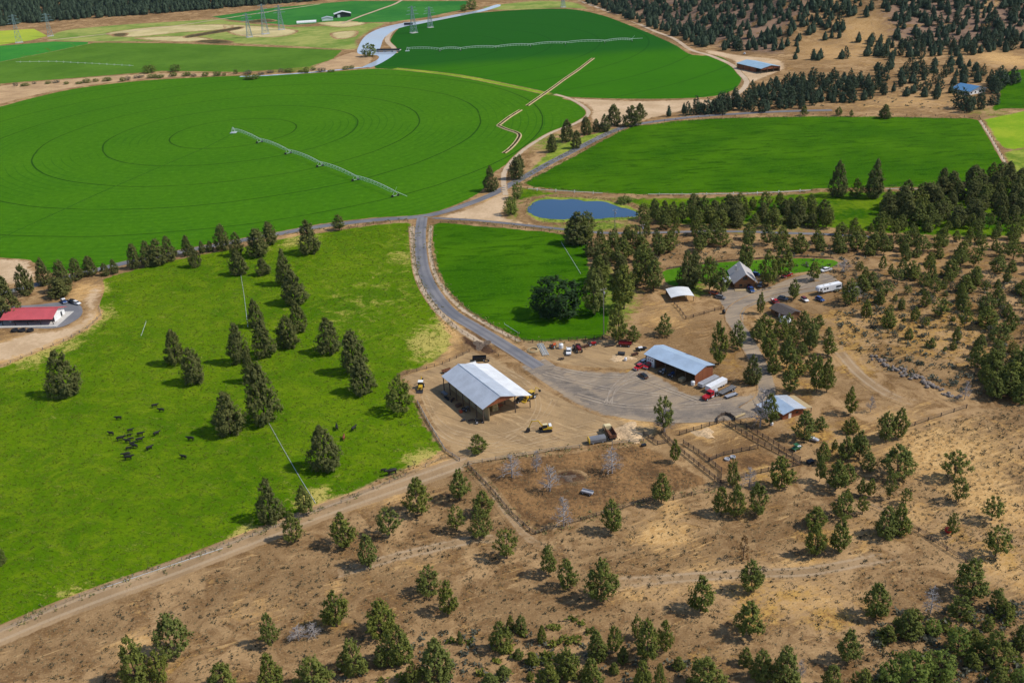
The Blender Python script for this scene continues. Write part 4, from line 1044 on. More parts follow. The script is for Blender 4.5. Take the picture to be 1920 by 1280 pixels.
scatter('H', HILL, 1500, (7, 13), 'small dark juniper on the far right hillside', 'junipers on the far right hillside', 16, 4.6, clear=[(1560, 95, 60, 14), (1630, 55, 45, 22), (1400, 110, 90, 14), (1890, 112, 40, 14)])
scatter('H', [(-40, 52), (150, 36), (300, 26), (450, 13), (600, 2), (600, -14), (200, -20), (-40, -30)], 1100, (10, 17), 'dark conifer on the far left hillside', 'conifers on the far left hillside', 17, 5.0)

# in a grove a tree is told by its row and its place in that row
def num_word(i): return ORD[i] if i < len(ORD) else f'{i + 1}th'
GROVE = {}
for k, t in enumerate(TREES):
    if t[5] and not t[4].startswith(tuple(ORD)): GROVE.setdefault(t[5], []).append(k)
def relabel(keep):
    for g, ks in GROVE.items():
        ks = [k for k in ks if k in keep]
        if not ks: continue
        ks.sort(key=lambda k: proj(TREES[k][1])[1]); nrow = max(1, math.ceil(len(ks) / 14)); per = math.ceil(len(ks) / nrow)
        for r in range(nrow):
            row = sorted(ks[r * per:(r + 1) * per], key=lambda k: proj(TREES[k][1])[0])
            rn = 'only' if nrow == 1 else ('back' if r == 0 else ('front' if r == nrow - 1 else num_word(r)))
            for i, k in enumerate(row):
                t = TREES[k]; TREES[k] = (*t[:4], f'{num_word(i)} tree from the left, {rn} row of the {t[5]}' if nrow > 1 else f'{num_word(i)} tree from the left in the {t[5]}', t[5])
# the 300 of each kind that show largest are trees of their own, the rest read as one wood
def shown(t): return t[2] * ppm(t[1])
BYNAME = {}
for k, t in enumerate(TREES): BYNAME.setdefault(NAMES[t[0]], []).append(k)
KEEP = set()
for nm, L in BYNAME.items():
    L.sort(key=lambda k: -shown(TREES[k])); KEEP.update(L[:290])
relabel(KEEP)
REST = [t for k, t in enumerate(TREES) if k not in KEEP]
for k in sorted(KEEP): plant_tree(*TREES[k], k)
def heart(rg):
    """a few broad inner faces that close a far crown"""
    V = []; zs = [0.03, 0.25, 0.55, 0.93]; rs = [0.30, 0.38, 0.24, 0.03]; n = 6
    P = [[(r * rg.uniform(0.8, 1.2) * math.cos(6.283 * i / n), r * rg.uniform(0.8, 1.2) * math.sin(6.283 * i / n), z + rg.uniform(-.04, .04)) for i in range(n)] for z, r in zip(zs, rs)]
    for j in range(3):
        for i in range(n): V += [P[j][i], P[j][(i + 1) % n], P[j + 1][(i + 1) % n], P[j + 1][i]]
    return np.array(V), np.full(len(V), 0.25)
def wood(trees, name):
    rg = np.random.default_rng(5); base = []
    for _ in range(5):
        c, hrt = crown_data('juniper', rg, 46, 5, 0.066), heart(rg); base.append((np.concatenate([c[0], hrt[0]]), np.concatenate([c[1], hrt[1]])))
    Vs = []; Ts = []
    for j, t in enumerate(trees):
        V, T = base[j % 5]; a = rg.uniform(0, 6.28); c, s = math.cos(a), math.sin(a)
        q = V * np.array([t[3], t[3], t[2]]); q = np.stack([q[:, 0] * c - q[:, 1] * s, q[:, 0] * s + q[:, 1] * c, q[:, 2]], 1)
        Vs.append(q + np.array([t[1].x, t[1].y, t[1].z])); Ts.append(np.clip(T * 0.8 + rg.uniform(-0.1, 0.3), 0, 1))
    o = link(bpy.data.objects.new(name, leaf_mesh(name, np.concatenate(Vs), np.concatenate(Ts), 'hill_leaf')))
    o['kind'] = 'stuff'; tag(o, 'far hillside woods of small dark junipers seen as one mass', 'woods')
wood(REST, 'hillside_woods')

# ------------------------------------------------------------------ ground cover nobody could count
def cover(name, mat, label, cat, spots, hr, nleaf, flatten=0.6):
    rg = np.random.default_rng(21); Vs = []; Ts = []
    for (x, y) in spots:
        s = rg.uniform(*hr); n = nleaf
        P = rg.normal(size=(n, 3)) * np.array([0.38, 0.38, 0.0]) * s; P[:, 2] = rg.uniform(0.1, flatten, n) * s
        N = rg.normal(size=(n, 3)) + np.array([0, 0, 0.8]); N /= np.linalg.norm(N, axis=1)[:, None]
        U = np.cross(N, rg.normal(size=(n, 3))); U /= np.linalg.norm(U, axis=1)[:, None]; W = np.cross(N, U); k = s * 0.33
        C = P + np.array([x, y, 0])
        q = np.stack([C - U * k, C - W * k * 0.6, C + U * k, C + W * k * 0.6], 1).reshape(-1, 3)
        Vs.append(q); Ts.append(np.repeat(np.clip(rg.random() * 0.6 + rg.random(n) * 0.4, 0, 1), 4))
    V = np.concatenate(Vs); V[:, 2] += hterr(V[:, 0], V[:, 1]) + 0.02
    o = link(bpy.data.objects.new(name, leaf_mesh(name, V, np.concatenate(Ts), mat))); o['kind'] = 'stuff'; tag(o, label, cat)
def spots_in(polys, n, seed, ok=None):
    rr = np.random.default_rng(seed); out = []
    for poly, m in polys:
        W = [at(*q) for q in poly]; P2 = [(p.x, p.y) for p in W]
        x = rr.uniform(min(p[0] for p in P2), max(p[0] for p in P2), m * 3); y = rr.uniform(min(p[1] for p in P2), max(p[1] for p in P2), m * 3)
        k = inside(x, y, P2); out += list(zip(x[k][:m], y[k][:m]))
    return out
RANGE = [(0, 1215), (450, 1050), (800, 915), (905, 930), (990, 1020), (1200, 960), (1360, 920), (1480, 900), (1600, 960), (1750, 1010), (1960, 1130), (1960, 1300), (0, 1300)]
SLOPE = [(1480, 800), (1640, 860), (1720, 800), (1960, 740), (1960, 1120), (1760, 1020), (1600, 950)]
OCHRE = [(1560, 520), (1960, 520), (1960, 740), (1820, 740), (1640, 690), (1570, 640)]
STONY = [(1150, 440), (1560, 440), (1640, 480), (1600, 520), (1250, 500), (1160, 490)]
cover('range_grass', 'tuft_leaf', 'low dry grass tufts dotting the brown rangeland', 'grass', spots_in([(RANGE, 7000), (SLOPE, 2600), (OCHRE, 1800), (STONY, 500), ([(900, 880), (1200, 840), (1330, 905), (1010, 990)], 900)], 0, 1), (0.22, 0.62), 6)
PAST = [(-40, 1180), (-40, 700), (120, 640), (190, 590), (200, 525), (440, 466), (640, 432), (770, 420), (786, 500), (846, 625), (845, 650), (760, 702), (790, 780), (830, 842), (600, 948), (200, 1100)]
cover('pasture_tufts', 'meadow_leaf', 'grass tufts covering the green pasture', 'grass', spots_in([(PAST, 15000)], 0, 5), (0.35, 1.0), 4, 0.15)
cover('range_scrub', 'scrub_leaf', 'small dark scrub tufts speckling the dry range', 'brush', spots_in([(RANGE, 1500), (SLOPE, 500), (OCHRE, 900), (STONY, 260), ([(1600, 1200), (1930, 1130), (1930, 1290), (1600, 1290)], 300)], 0, 6), (0.35, 0.9), 9, 0.7)
LINES = [[(0, 1180), (200, 1102), (430, 1020), (640, 941), (835, 852)], [(774, 425), (776, 470), (782, 512), (798, 550), (828, 590), (850, 620)], [(810, 424), (808, 470), (818, 515), (840, 550), (872, 582), (922, 610), (975, 638)], [(975, 640), (1060, 640), (1130, 635)], [(240, 492), (400, 463), (520, 441), (640, 425), (770, 411)], [(812, 414), (900, 419), (1040, 432)], [(975, 347), (1060, 300), (1130, 262), (1182, 238), (1330, 223), (1500, 219), (1835, 222)], [(990, 352), (1200, 367), (1400, 363), (1560, 356), (1860, 338)], [(985, 400), (992, 376), (1030, 368), (1130, 373), (1200, 390), (1206, 404), (1120, 418), (1000, 414)], [(960, 345), (1030, 306), (1100, 268), (1170, 238)], [(880, 870), (1090, 840), (1205, 828)], [(877, 873), (960, 965), (1004, 1002), (1206, 941), (1350, 912)]]
def along(lines, per, wob, seed):
    rr = np.random.default_rng(seed); out = []
    for L in lines:
        W = [at(*q) for q in L]
        for a, b in zip(W[:-1], W[1:]):
            n = int((b - a).length * per); t = rr.random(n); out += [(a.x + (b.x - a.x) * k + rr.normal() * wob, a.y + (b.y - a.y) * k + rr.normal() * wob) for k in t]
    return out
cover('verge_weeds', 'verge_leaf', 'rank weeds growing along verges, fences and the pond bank', 'weeds', along(LINES, 1.6, 1.3, 8), (0.4, 1.2), 5, 0.6)
cover('low_sagebrush', 'sage_leaf', 'low grey-green sagebrush scattered over the dry slopes', 'brush', spots_in([(OCHRE, 420), (STONY, 160), ([(560, 1280), (700, 1180), (1100, 1180), (1300, 1240), (1300, 1290)], 90), ([(1650, 1150), (1930, 1130), (1930, 1290), (1600, 1290)], 120), ([(1290, 200), (1640, 150), (1800, 180), (1800, 205)], 80)], 0, 2), (0.9, 1.9), 14)
cover('green_shrubs', 'pine_leaf', 'small round green shrubs in the stony foreground soil', 'brush', spots_in([([(880, 1280), (940, 1200), (1080, 1140), (1120, 1200), (1040, 1290)], 26), ([(1640, 1170), (1930, 1150), (1930, 1290), (1640, 1290)], 30), ([(700, 1210), (900, 1190), (900, 1290), (700, 1290)], 10)], 0, 3), (1.0, 2.0), 26)

# ------------------------------------------------------------------ building materials
def metal_roof(name, col, metal=0.35, rough=0.45):
    m, nt, b = new_mat(name); f = nt.noise(0.25, 4, 0.6); g = nt.noise(2.2, 4, 0.6, nt.scalev(nt.obj(), (1, 0.15, 1)))
    lo = tuple(c * 0.86 for c in col)
    c = nt.mix(nt.step(f, 0.35, 0.65), lo, col); c = nt.mix(nt.math('MULTIPLY', nt.step(g, 0.55, 0.75), 0.25), c, tuple(x * 0.7 for x in col))
    nt.put(b.inputs['Base Color'], c); b.inputs['Metallic'].default_value = metal; b.inputs['Roughness'].default_value = rough; MATS[name] = m
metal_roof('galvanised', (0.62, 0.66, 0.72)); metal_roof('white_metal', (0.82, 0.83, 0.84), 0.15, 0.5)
metal_roof('blue_grey_metal', (0.46, 0.58, 0.72), 0.25); metal_roof('red_metal', (0.58, 0.105, 0.12), 0.05, 0.5)
metal_roof('blue_metal', (0.09, 0.24, 0.44), 0.1); metal_roof('sky_blue_metal', (0.34, 0.50, 0.62), 0.1)
def boards(name, c1, c2, pitch=0.3, axis=0):
    m, nt, b = new_mat(name); s = nt.n.new('ShaderNodeSeparateXYZ'); nt.put(s.inputs[0], nt.obj())
    ax = s.outputs[axis] if axis != 'xy' else nt.math('ADD', s.outputs[0], s.outputs[1])
    w = nt.n.new('ShaderNodeTexWhiteNoise'); w.noise_dimensions = '1D'; nt.put(w.inputs['W'], nt.math('FLOOR', nt.math('DIVIDE', ax, pitch)))
    f = nt.noise(3, 4, 0.6, nt.scalev(nt.obj(), (1, 1, 0.2)))
    nt.put(b.inputs['Base Color'], nt.mix(nt.math('ADD', nt.math('MULTIPLY', w.outputs[0], 0.6), nt.math('MULTIPLY', f, 0.4)), c1, c2)); b.inputs['Roughness'].default_value = 0.85; MATS[name] = m
boards('rust_boards', (0.16, 0.045, 0.016), (0.30, 0.095, 0.032), 0.35, 'xy')
boards('brown_boards', (0.10, 0.05, 0.022), (0.24, 0.12, 0.05), 0.3, 'xy')
boards('tan_boards', (0.34, 0.25, 0.13), (0.52, 0.40, 0.22), 0.4, 'xy')
boards('log_wall', (0.15, 0.06, 0.025), (0.32, 0.15, 0.06), 0.35, 2)
simple('dark_steel', (0.045, 0.045, 0.05), 0.6, 0.4); simple('post_wood', (0.10, 0.07, 0.05), 0.9); simple('white_paint', (0.80, 0.80, 0.79), 0.5, 0, 0.05)
simple('concrete', (0.52, 0.50, 0.46), 0.9); simple('charcoal_paint', (0.03, 0.032, 0.036), 0.6); simple('shingle', (0.10, 0.082, 0.075), 0.95, 0, 0.35, 4); simple('grey_shingle', (0.48, 0.45, 0.44), 0.95, 0, 0.15, 3)
simple('hay', (0.50, 0.38, 0.17), 1, 0, 0.3, 2); simple('glass_dark', (0.02, 0.025, 0.03), 0.08, 0, 0.1); simple('pale_fabric', (0.66, 0.70, 0.74), 0.7)
simple('galv_pipe', (0.62, 0.66, 0.66), 0.45, 0.3); simple('bright_galv', (0.74, 0.80, 0.80), 0.5, 0.1, 0.05); simple('rubber', (0.018, 0.018, 0.02), 0.9); simple('rust_steel', (0.17, 0.07, 0.035), 0.9, 0.1, 0.3, 2)

def roofing(root, prof, y0, y1, mats, th=0.16, seam=0.9, name='roof'):
    """one slab for each slope, with raised seams running from eave to ridge"""
    out = []
    for i in range(len(prof) - 1):
        (xa, za), (xb, zb) = prof[i], prof[i + 1]; mt = mats[i] if isinstance(mats, (list, tuple)) else mats
        r = MB().slab((xa, y0, za), (xb, y0, zb), (xb, y1, zb), (xa, y1, za), th).build(name, mt, root); out.append(r)
        if seam:
            mb = MB(); y = y0 + seam / 2
            d = Vector((xb - xa, 0, zb - za)); up = Vector((-d.z, 0, d.x)).normalized() * 0.03
            while y < y1:
                mb.bar(Vector((xa, y, za)) + up, Vector((xb, y, zb)) + up, 0.035, n=4); y += seam
            mb.build('seam', mt, r)
    return out
def ridge_cap(root, x, z, y0, y1, mat): MB().bar((x, y0, z + 0.04), (x, y1, z + 0.04), 0.14, n=6).build('ridge_cap', mat, root)
def posts(root, xy, z, r=0.14, mat='post_wood'):
    me = None
    for x, y, h in xy:
        MB().box((x, y, h / 2 - 0.1), (2 * r, 2 * r, h + 0.2)).build('post', mat, root)

# open hay barn with a wide silver roof
p = at(907, 794); barn = thing('hay_barn', 'large open hay barn with silver metal roof and rust gable in the farmyard', 'barn', p, R(30))
PB = [(-0.4, 6.05), (6.95, 8.9), (13.2, 7.05), (19.8, 5.1)]
roofing(barn, PB, -0.5, 30.4, ['galvanised', 'galvanised', 'white_metal']); ridge_cap(barn, 6.95, 8.9, -0.5, 30.4, 'galvanised')  # sun glare on the right strip is put into its whiter metal colour
posts(barn, [(0.1, y, 6.0) for y in (0.1, 5, 10, 15, 20, 25, 29.9)] + [(13.1, y, 6.8) for y in (0.1, 7.5, 15, 22.5, 29.9)] + [(19.3, y, 5.0) for y in (0.1, 10, 20, 29.9)], 0)
MB().prism([(0.3, 5.85), (12.9, 6.55), (12.9, 6.95), (6.95, 8.62), (0.3, 6.0)], 'y', 0.0, 0.18).build('gable_wall', 'rust_boards', barn)
MB().prism([(2.6, 0), (12.9, 0), (12.9, 6.8), (6.95, 8.5), (2.6, 6.9)], 'y', 29.3, 29.5).build('back_wall', 'tan_boards', barn)
for i in range(6): MB().box((2.6, 2.6 + 4.9 * i, 2.6), (0.12, 4.7, 5.2)).build('side_panel', 'tan_boards', barn)
mb = MB()
for y in (0.2, 5, 10, 15, 20, 25, 29.8):
    for a, b in zip(PB[:-1], PB[1:]): mb.bar((a[0] + .3, y, a[1] - .35), (b[0] - .1, y, b[1] - .35), 0.12, n=4)
mb.build('rafters', 'post_wood', barn)
mb = MB()
for y in (0.1, 5, 10, 15, 20, 25): mb.bar((0.1, y, 4.6), (1.8, y, 6.6), 0.08, n=4); mb.bar((0.1, y, 4.4), (0.1, y + 1.4, 5.9), 0.08, n=4)
mb.build('brace', 'post_wood', barn)
# stacked hay inside
for k, (x, y, n, m, z) in enumerate([(8.5, 20, 3, 4, 4), (8.5, 10, 2, 3, 3)]):
    c = barn.matrix_basis @ Vector((x, y, 0)); t = thing('hay_stack', ['tall stack of hay bales deep inside the hay barn', 'lower stack of hay bales in the middle of the hay barn'][k], 'hay', c, R(30))
    me = None
    for a in range(n):
        for b in range(m):
            for q in range(z):
                o = MB().box((0, 0, 0), (1.16, 2.36, 1.16)).build('bale', 'hay', t, bevel=0.06) if me is None else share('bale', me, t)
                me = o.data; o.location = ((a - n / 2) * 1.22, (b - m / 2) * 2.42, 0.6 + q * 1.18)

# long machine shed
p = at(1303, 721); shop = thing('machine_shed', 'long shed with blue-grey metal roof, open bays and a white garage door', 'shed', p, R(40))
PS = [(-0.7, 4.5), (5.6, 6.0), (10.9, 4.4)]
roofing(shop, PS, -0.5, 24.6, 'blue_grey_metal'); ridge_cap(shop, 5.6, 5.3, -0.5, 24.6, 'galvanised')
MB().prism([(0, 0), (10.3, 0), (10.3, 4.35), (5.6, 5.75), (0, 4.4)], 'y', 0.0, 0.2).build('end_wall', 'rust_boards', shop)
MB().prism([(0, 0), (10.3, 0), (10.3, 4.35), (5.6, 5.75), (0, 4.4)], 'y', 23.9, 24.1).build('end_wall', 'rust_boards', shop)
MB().box((10.2, 12, 2.15), (0.18, 23.6, 4.3)).build('back_wall', 'rust_boards', shop)
MB().box((5.2, 19.0, 2.2), (9.8, 0.14, 4.4)).build('partition', 'rust_boards', shop)
MB().box((0.05, 21.5, 2.2), (0.16, 4.7, 4.4)).build('front_wall', 'charcoal_paint', shop)
gd = MB().box((-0.06, 21.6, 1.9), (0.1, 3.9, 3.7)).build('garage_door', 'white_paint', shop)
for i in range(3): MB().box((-0.125, 20.6 + i, 2.75), (0.05, 0.55, 0.35)).build('window', 'glass_dark', gd)
posts(shop, [(0.1, y, 4.4) for y in (4.6, 9.4, 14.2, 19)], 0, 0.13)
MB().box((0.1, 9.5, 4.2), (0.2, 18.8, 0.3)).build('beam', 'post_wood', shop)

# small barn with blue roof
p = at(1467, 787); sb = thing('small_barn', 'small red-brown barn with blue-grey roof at the driveway bottom', 'barn', p, R(22))
MB().prism([(0, 0), (8.4, 0), (8.4, 2.7), (4.2, 3.5), (0, 2.7)], 'y', 0, 9.0).build('wall', 'rust_boards', sb)
roofing(sb, [(-0.6, 2.62), (4.2, 3.75), (9.2, 2.60)], -0.9, 9.8, ['blue_grey_metal', 'galvanised'], 0.14)
MB().slab((9.25, -0.4, 2.35), (12.2, -0.4, 1.9), (12.2, 9.4, 1.9), (9.25, 9.4, 2.35), 0.12).build('lean_to_roof', 'tan_boards', sb)
posts(sb, [(12, y, 1.8) for y in (0, 4.5, 9.2)], 0, 0.1)
MB().slab((-3.6, 3.0, 2.05), (-0.65, 3.0, 2.55), (-0.65, 10, 2.55), (-3.6, 10, 2.05), 0.12).build('porch_roof', 'galvanised', sb)
posts(sb, [(-3.4, y, 2.0) for y in (3.2, 9.8)], 0, 0.1)
d = MB().box((3.0, -0.05, 1.0), (1.1, 0.1, 2.0)).build('door', 'white_paint', sb); MB().box((0.4, -0.05, 0.08), (0.07, 0.06, 0.2)).build('handle', 'dark_steel', d).location = (3.0, -0.04, 0.95)
MB().box((6.0, -0.04, 1.5), (1.0, 0.08, 0.8)).build('window', 'glass_dark', sb)

# log house
p = at(1377, 541); p = Vector((101.2, 398.9, h1(101.2, 398.9))); lh = thing('log_house', 'log house with steep grey shingle roof behind the parked cars', 'house', p, R(-3))
MB().prism([(0.6, 0), (9.4, 0), (9.4, 3.6), (5, 7.0), (0.6, 3.6)], 'y', 0.8, 15).build('wall', 'log_wall', lh)
r = roofing(lh, [(-0.4, 3.0), (5, 7.5), (10.6, 3.0)], -0.6, 15.8, 'grey_shingle', 0.2, 0)
MB().box((2.2, 9, 7.0), (0.9, 0.9, 2.2)).build('chimney', 'concrete', r[0])
for x, w in ((3.2, 1.3), (6.8, 1.3)):
    MB().box((x, 0.74, 1.6), (w, 0.12, 1.2)).build('window', 'glass_dark', lh)
MB().box((5, 0.74, 4.9), (2.0, 0.12, 1.4)).build('window', 'glass_dark', lh)
MB().box((5, 0.74, 1.05), (1.0, 0.12, 2.1)).build('door', 'brown_boards', lh)
MB().box((5, -0.9, 0.15), (9.6, 3.0, 0.3)).build('porch', 'tan_boards', lh)
MB().slab((-3.6, 3, 2.3), (-0.45, 3, 2.95), (-0.45, 9, 2.95), (-3.6, 9, 2.3), 0.15).build('porch_roof', 'white_metal', lh)
posts(lh, [(-3.4, 3.2, 2.3), (-3.4, 8.8, 2.3), (0.2, -0.4, 3.2), (9.8, -0.4, 3.2)], 0, 0.12)

# white carport
p = Vector((70.6, 386.6, h1(70.6, 386.6))); cp = thing('carport', 'open animal shelter with a white curved metal roof beside a small pen', 'shelter', p, R(4))
prof = [(0.0 + 10.4 * i / 8, 2.6 + 0.7 * math.sin(math.pi * i / 8)) for i in range(9)]
mb = MB()
for a, b in zip(prof[:-1], prof[1:]): mb.slab((a[0], -0.2, a[1]), (b[0], -0.2, b[1]), (b[0], 10, b[1]), (a[0], 10, a[1]), 0.1)
mb.build('roof', 'white_metal', cp, smooth=False)
posts(cp, [(0.2, 0, 2.5), (3.5, 0, 3.0), (7, 0, 3.0), (10.2, 0, 2.5), (0.2, 9.8, 2.5), (10.2, 9.8, 2.5)], 0, 0.09)
MB().box((5.2, 9.7, 1.3), (10, 0.1, 2.6)).build('back_wall', 'brown_boards', cp)

# dark-roofed house and its little dome
p = Vector((114.7, 361.2, h1(114.7, 361.2))); dh = thing('cabin', 'low cabin with dark shingle roof beside the driveway', 'house', p, R(28))
MB().prism([(0.5, 0), (7.4, 0), (7.4, 2.6), (3.9, 3.7), (0.5, 2.6)], 'y', 0.5, 10.2).build('wall', 'brown_boards', dh)
roofing(dh, [(-0.2, 2.5), (3.9, 4.0), (8.1, 2.5)], -0.2, 10.9, 'shingle', 0.18, 0)
MB().box((0.44, 3.0, 1.4), (0.1, 1.4, 1.0)).build('window', 'glass_dark', dh); MB().box((0.44, 7.0, 1.4), (0.1, 1.4, 1.0)).build('window', 'glass_dark', dh); MB().box((0.44, 5.0, 1.0), (0.1, 0.95, 2.0)).build('door', 'white_paint', dh)
p = at(1472, 604); dm = thing('dome_greenhouse', 'small pale geodesic dome in front of the dark-roofed cabin', 'greenhouse', p)
bm = bmesh.new(); bmesh.ops.create_icosphere(bm, subdivisions=2, radius=2.5); bmesh.ops.bisect_plane(bm, geom=bm.verts[:] + bm.edges[:] + bm.faces[:], plane_co=(0, 0, -0.2), plane_no=(0, 0, -1), clear_outer=True)
wire = MB()
for e in bm.edges: wire.bar(e.verts[0].co, e.verts[1].co, 0.05, n=4)
me = bpy.data.meshes.new('cover'); bm.to_mesh(me); bm.free(); me.materials.append(MATS['pale_fabric']); o = share('cover', me, dm); o.location.z = 0.2
wire.build('struts', 'galv_pipe', dm).location.z = 0.2

# red-roofed shed on its slab
p = Vector((-229.6, 399.9, h1(-229.6, 399.9))); rs = thing('red_roofed_shed', 'open-sided shed with a bright red metal roof at the left edge', 'shed', p, R(-4.4))
MB().box((11.9, 6.4, -0.05), (28.5, 17.0, 0.5)).build('slab', 'concrete', rs)
PR = [(-0.5, 3.1), (6.6, 5.7), (13.8, 3.1)]
def yx_roof(root, prof, x0, x1, mat, seam=0.9):
    for (ya, za), (yb, zb) in zip(prof[:-1], prof[1:]):
        r = MB().slab((x0, ya, za), (x1, ya, za), (x1, yb, zb), (x0, yb, zb), 0.15).build('roof', mat, root)
        mb = MB(); x = x0 + seam / 2
        while x < x1: mb.bar((x, ya, za + 0.03), (x, yb, zb + 0.03), 0.035, n=4); x += seam
        mb.build('seam', mat, r)
yx_roof(rs, PR, -0.4, 24.2, 'red_metal'); MB().bar((-0.4, 6.6, 5.76), (24.2, 6.6, 5.76), 0.15).build('ridge_cap', 'red_metal', rs)
MB().prism([(3.2, 0), (12.6, 0), (12.6, 3.3), (6.6, 5.4), (3.2, 4.2)], 'x', 22.9, 23.1).build('end_wall', 'white_paint', rs)
MB().prism([(3.2, 0), (12.6, 0), (12.6, 3.3), (6.6, 5.4), (3.2, 4.2)], 'x', 1.8, 2.0).build('end_wall', 'white_paint', rs)
MB().box((12.4, 12.5, 1.7), (20.8, 0.18, 3.4)).build('back_wall', 'white_paint', rs)
MB().box((8.0, 4.2, 1.7), (9, 0.16, 3.2)).build('stall_wall', 'charcoal_paint', rs)
posts(rs, [(x, 0.1, 3.2) for x in (0.2, 6, 12, 18, 23.8)], 0, 0.13, 'dark_steel')
MB().box((23.15, 9.5, 1.4), (0.08, 1.2, 2.2)).build('door', 'charcoal_paint', rs)

# far buildings
p = Vector((241.5, 898, h1(241.5, 898))); fs = thing('far_shed', 'far pole barn with pale blue roof below the wooded hillside', 'barn', p, R(22))
roofing(fs, [(-0.5, 4.6), (11, 6.6), (21.5, 4.6)], -0.5, 38, 'sky_blue_metal', 0.25, 0)
posts(fs, [(x, y, 4.6) for x in (0, 7, 14, 21) for y in (0, 37)] + [(x, y, 4.6) for x in (0, 21) for y in (9, 18, 27)], 0, 0.25)
MB().prism([(0.4, 3.2), (20.6, 3.2), (20.6, 4.5), (11, 6.2), (0.4, 4.5)], 'y', 0.1, 0.4).build('gable_wall', 'rust_boards', fs)
MB().box((0.3, 22, 2.2), (0.3, 29, 4.4)).build('side_wall', 'rust_boards', fs); MB().box((10.5, 36.6, 2.2), (20, 0.3, 4.4)).build('back_wall', 'brown_boards', fs); MB().box((20.7, 18, 2.2), (0.3, 35, 4.4)).build('side_wall', 'brown_boards', fs)
p = Vector((373, 764.5, h1(373, 764.5))); fb = thing('far_house', 'far house with vivid blue roof among dark trees at right', 'house', p, R(26))
MB().prism([(0.8, 0), (19.6, 0), (19.6, 3.2), (10.5, 5.6), (0.8, 3.2)], 'y', 0.8, 17).build('wall', 'white_paint', fb)
roofing(fb, [(-0.4, 3.1), (10.5, 6.2), (20.8, 3.1)], -0.6, 18, 'blue_metal', 0.25, 0)
for x in (3.5, 8, 13, 17): MB().box((x, 0.75, 1.6), (1.4, 0.12, 1.3)).build('window', 'glass_dark', fb)
p = at(628, 34); ff = thing('distant_farmstead', 'distant farm building with white roof in the top green field', 'barn', p, R(12))
MB().prism([(0, 0), (24, 0), (24, 5), (12, 7.5), (0, 5)], 'y', 0, 14).build('wall', 'charcoal_paint', ff)
roofing(ff, [(-0.8, 5.0), (12, 8.3), (24.8, 5.0)], -1, 15, 'white_metal', 0.3, 0)
MB().box((6, -0.1, 2), (4, 0.2, 4)).build('door', 'white_paint', ff)
p = at(604, 40); f2 = thing('distant_shed', 'second smaller farm building left of the distant white-roofed one', 'shed', p, R(12))
MB().prism([(0, 0), (16, 0), (16, 3.5), (8, 5), (0, 3.5)], 'y', 0, 9).build('wall', 'white_paint', f2); roofing(f2, [(-0.5, 3.5), (8, 5.6), (16.5, 3.5)], -0.6, 9.6, 'galvanised', 0.3, 0)
p = at(575, 43); f3 = thing('distant_poly_tunnel', 'long white arched greenhouse tunnel in the top field', 'greenhouse', p, R(6))
mb = MB(); V = [(-3.5 * math.cos(math.pi * i / 8), 3.2 * math.sin(math.pi * i / 8)) for i in range(9)]; mb.prism(V, 'x', -14, 14).build('cover', 'white_paint', f3)
MB().box((14.1, 0, 1.1), (0.2, 1.4, 2.2)).build('door', 'dark_steel', f3)
# canal bridge
p = at(728, 97); br = thing('canal_bridge', 'short dark concrete weir bridge crossing the canal', 'bridge', p, R(-14))
MB().box((0, 0, 1.6), (30, 5.5, 0.7)).build('deck', 'concrete', br)
for s in (-1, 1):
    MB().box((0, s * 2.9, 2.35), (30, 0.4, 0.9)).build('parapet', 'charcoal_paint', br)
for x in (-13, -4.5, 4.5, 13): MB().box((x, 0, 0.4), (1.0, 5.0, 2.2)).build('pier', 'concrete', br)
p = at(766, 47); gt = thing('canal_headgate', 'small dark headgate structure at the upper canal beside the pylons', 'gate', p, R(-10))
MB().box((0, 0, 1.5), (12, 3, 3)).build('frame', 'charcoal_paint', gt); MB().box((0, 0, 3.2), (14, 4, 0.4)).build('deck', 'concrete', gt)

# ------------------------------------------------------------------ vehicles and machines
for nm, c in {'red_car': (0.42, 0.012, 0.02), 'maroon_car': (0.16, 0.012, 0.016), 'black_car': (0.012, 0.013, 0.015), 'blue_car': (0.03, 0.08, 0.24), 'white_car': (0.82, 0.82, 0.82), 'silver_car': (0.45, 0.47, 0.5), 'brown_car': (0.12, 0.06, 0.04), 'yellow_car': (0.62, 0.40, 0.035), 'cream_car': (0.75, 0.62, 0.34), 'orange_car': (0.55, 0.10, 0.03), 'green_car': (0.03, 0.12, 0.05), 'grey_car': (0.18, 0.18, 0.19)}.items():
    simple(nm, c, 0.3, 0, 0.06, 0.8, 0.5)
simple('lamp_glass', (0.8, 0.8, 0.75), 0.15); simple('trailer_white', (0.80, 0.81, 0.83), 0.45, 0, 0.05); simple('trailer_grey', (0.42, 0.43, 0.46), 0.5, 0.2, 0.1); simple('deck_grey', (0.17, 0.165, 0.165), 0.8)
WH = {}
def wheel(root, x, y, r, w):
    key = (r, w)
    if key not in WH:
        t = MB().lathe([(r * 0.6, -w / 2), (r, -w / 2 + 0.03), (r, w / 2 - 0.03), (r * 0.6, w / 2)], axis='y', n=16).build('tyre', 'rubber'); a = t.data; bpy.data.objects.remove(t)
        t = MB().lathe([(r * 0.58, -w / 2 - 0.01), (r * 0.58, w / 2 + 0.01)], axis='y', n=12).build('rim', 'silver_car'); b = t.data; bpy.data.objects.remove(t); WH[key] = (a, b)
    e = link(bpy.data.objects.new('wheel', None), root); e.location = (x, y, r); e.empty_display_size = 0.2
    share('tyre', WH[key][0], e); share('rim', WH[key][1], e)
def place(front, back, dz=0.0):
    a, b = at(*front), at(*back); c = (a + b) / 2
    return Vector((c.x, c.y, h1(c.x, c.y) + 0.12 + dz)), math.atan2(a.y - b.y, a.x - b.x)
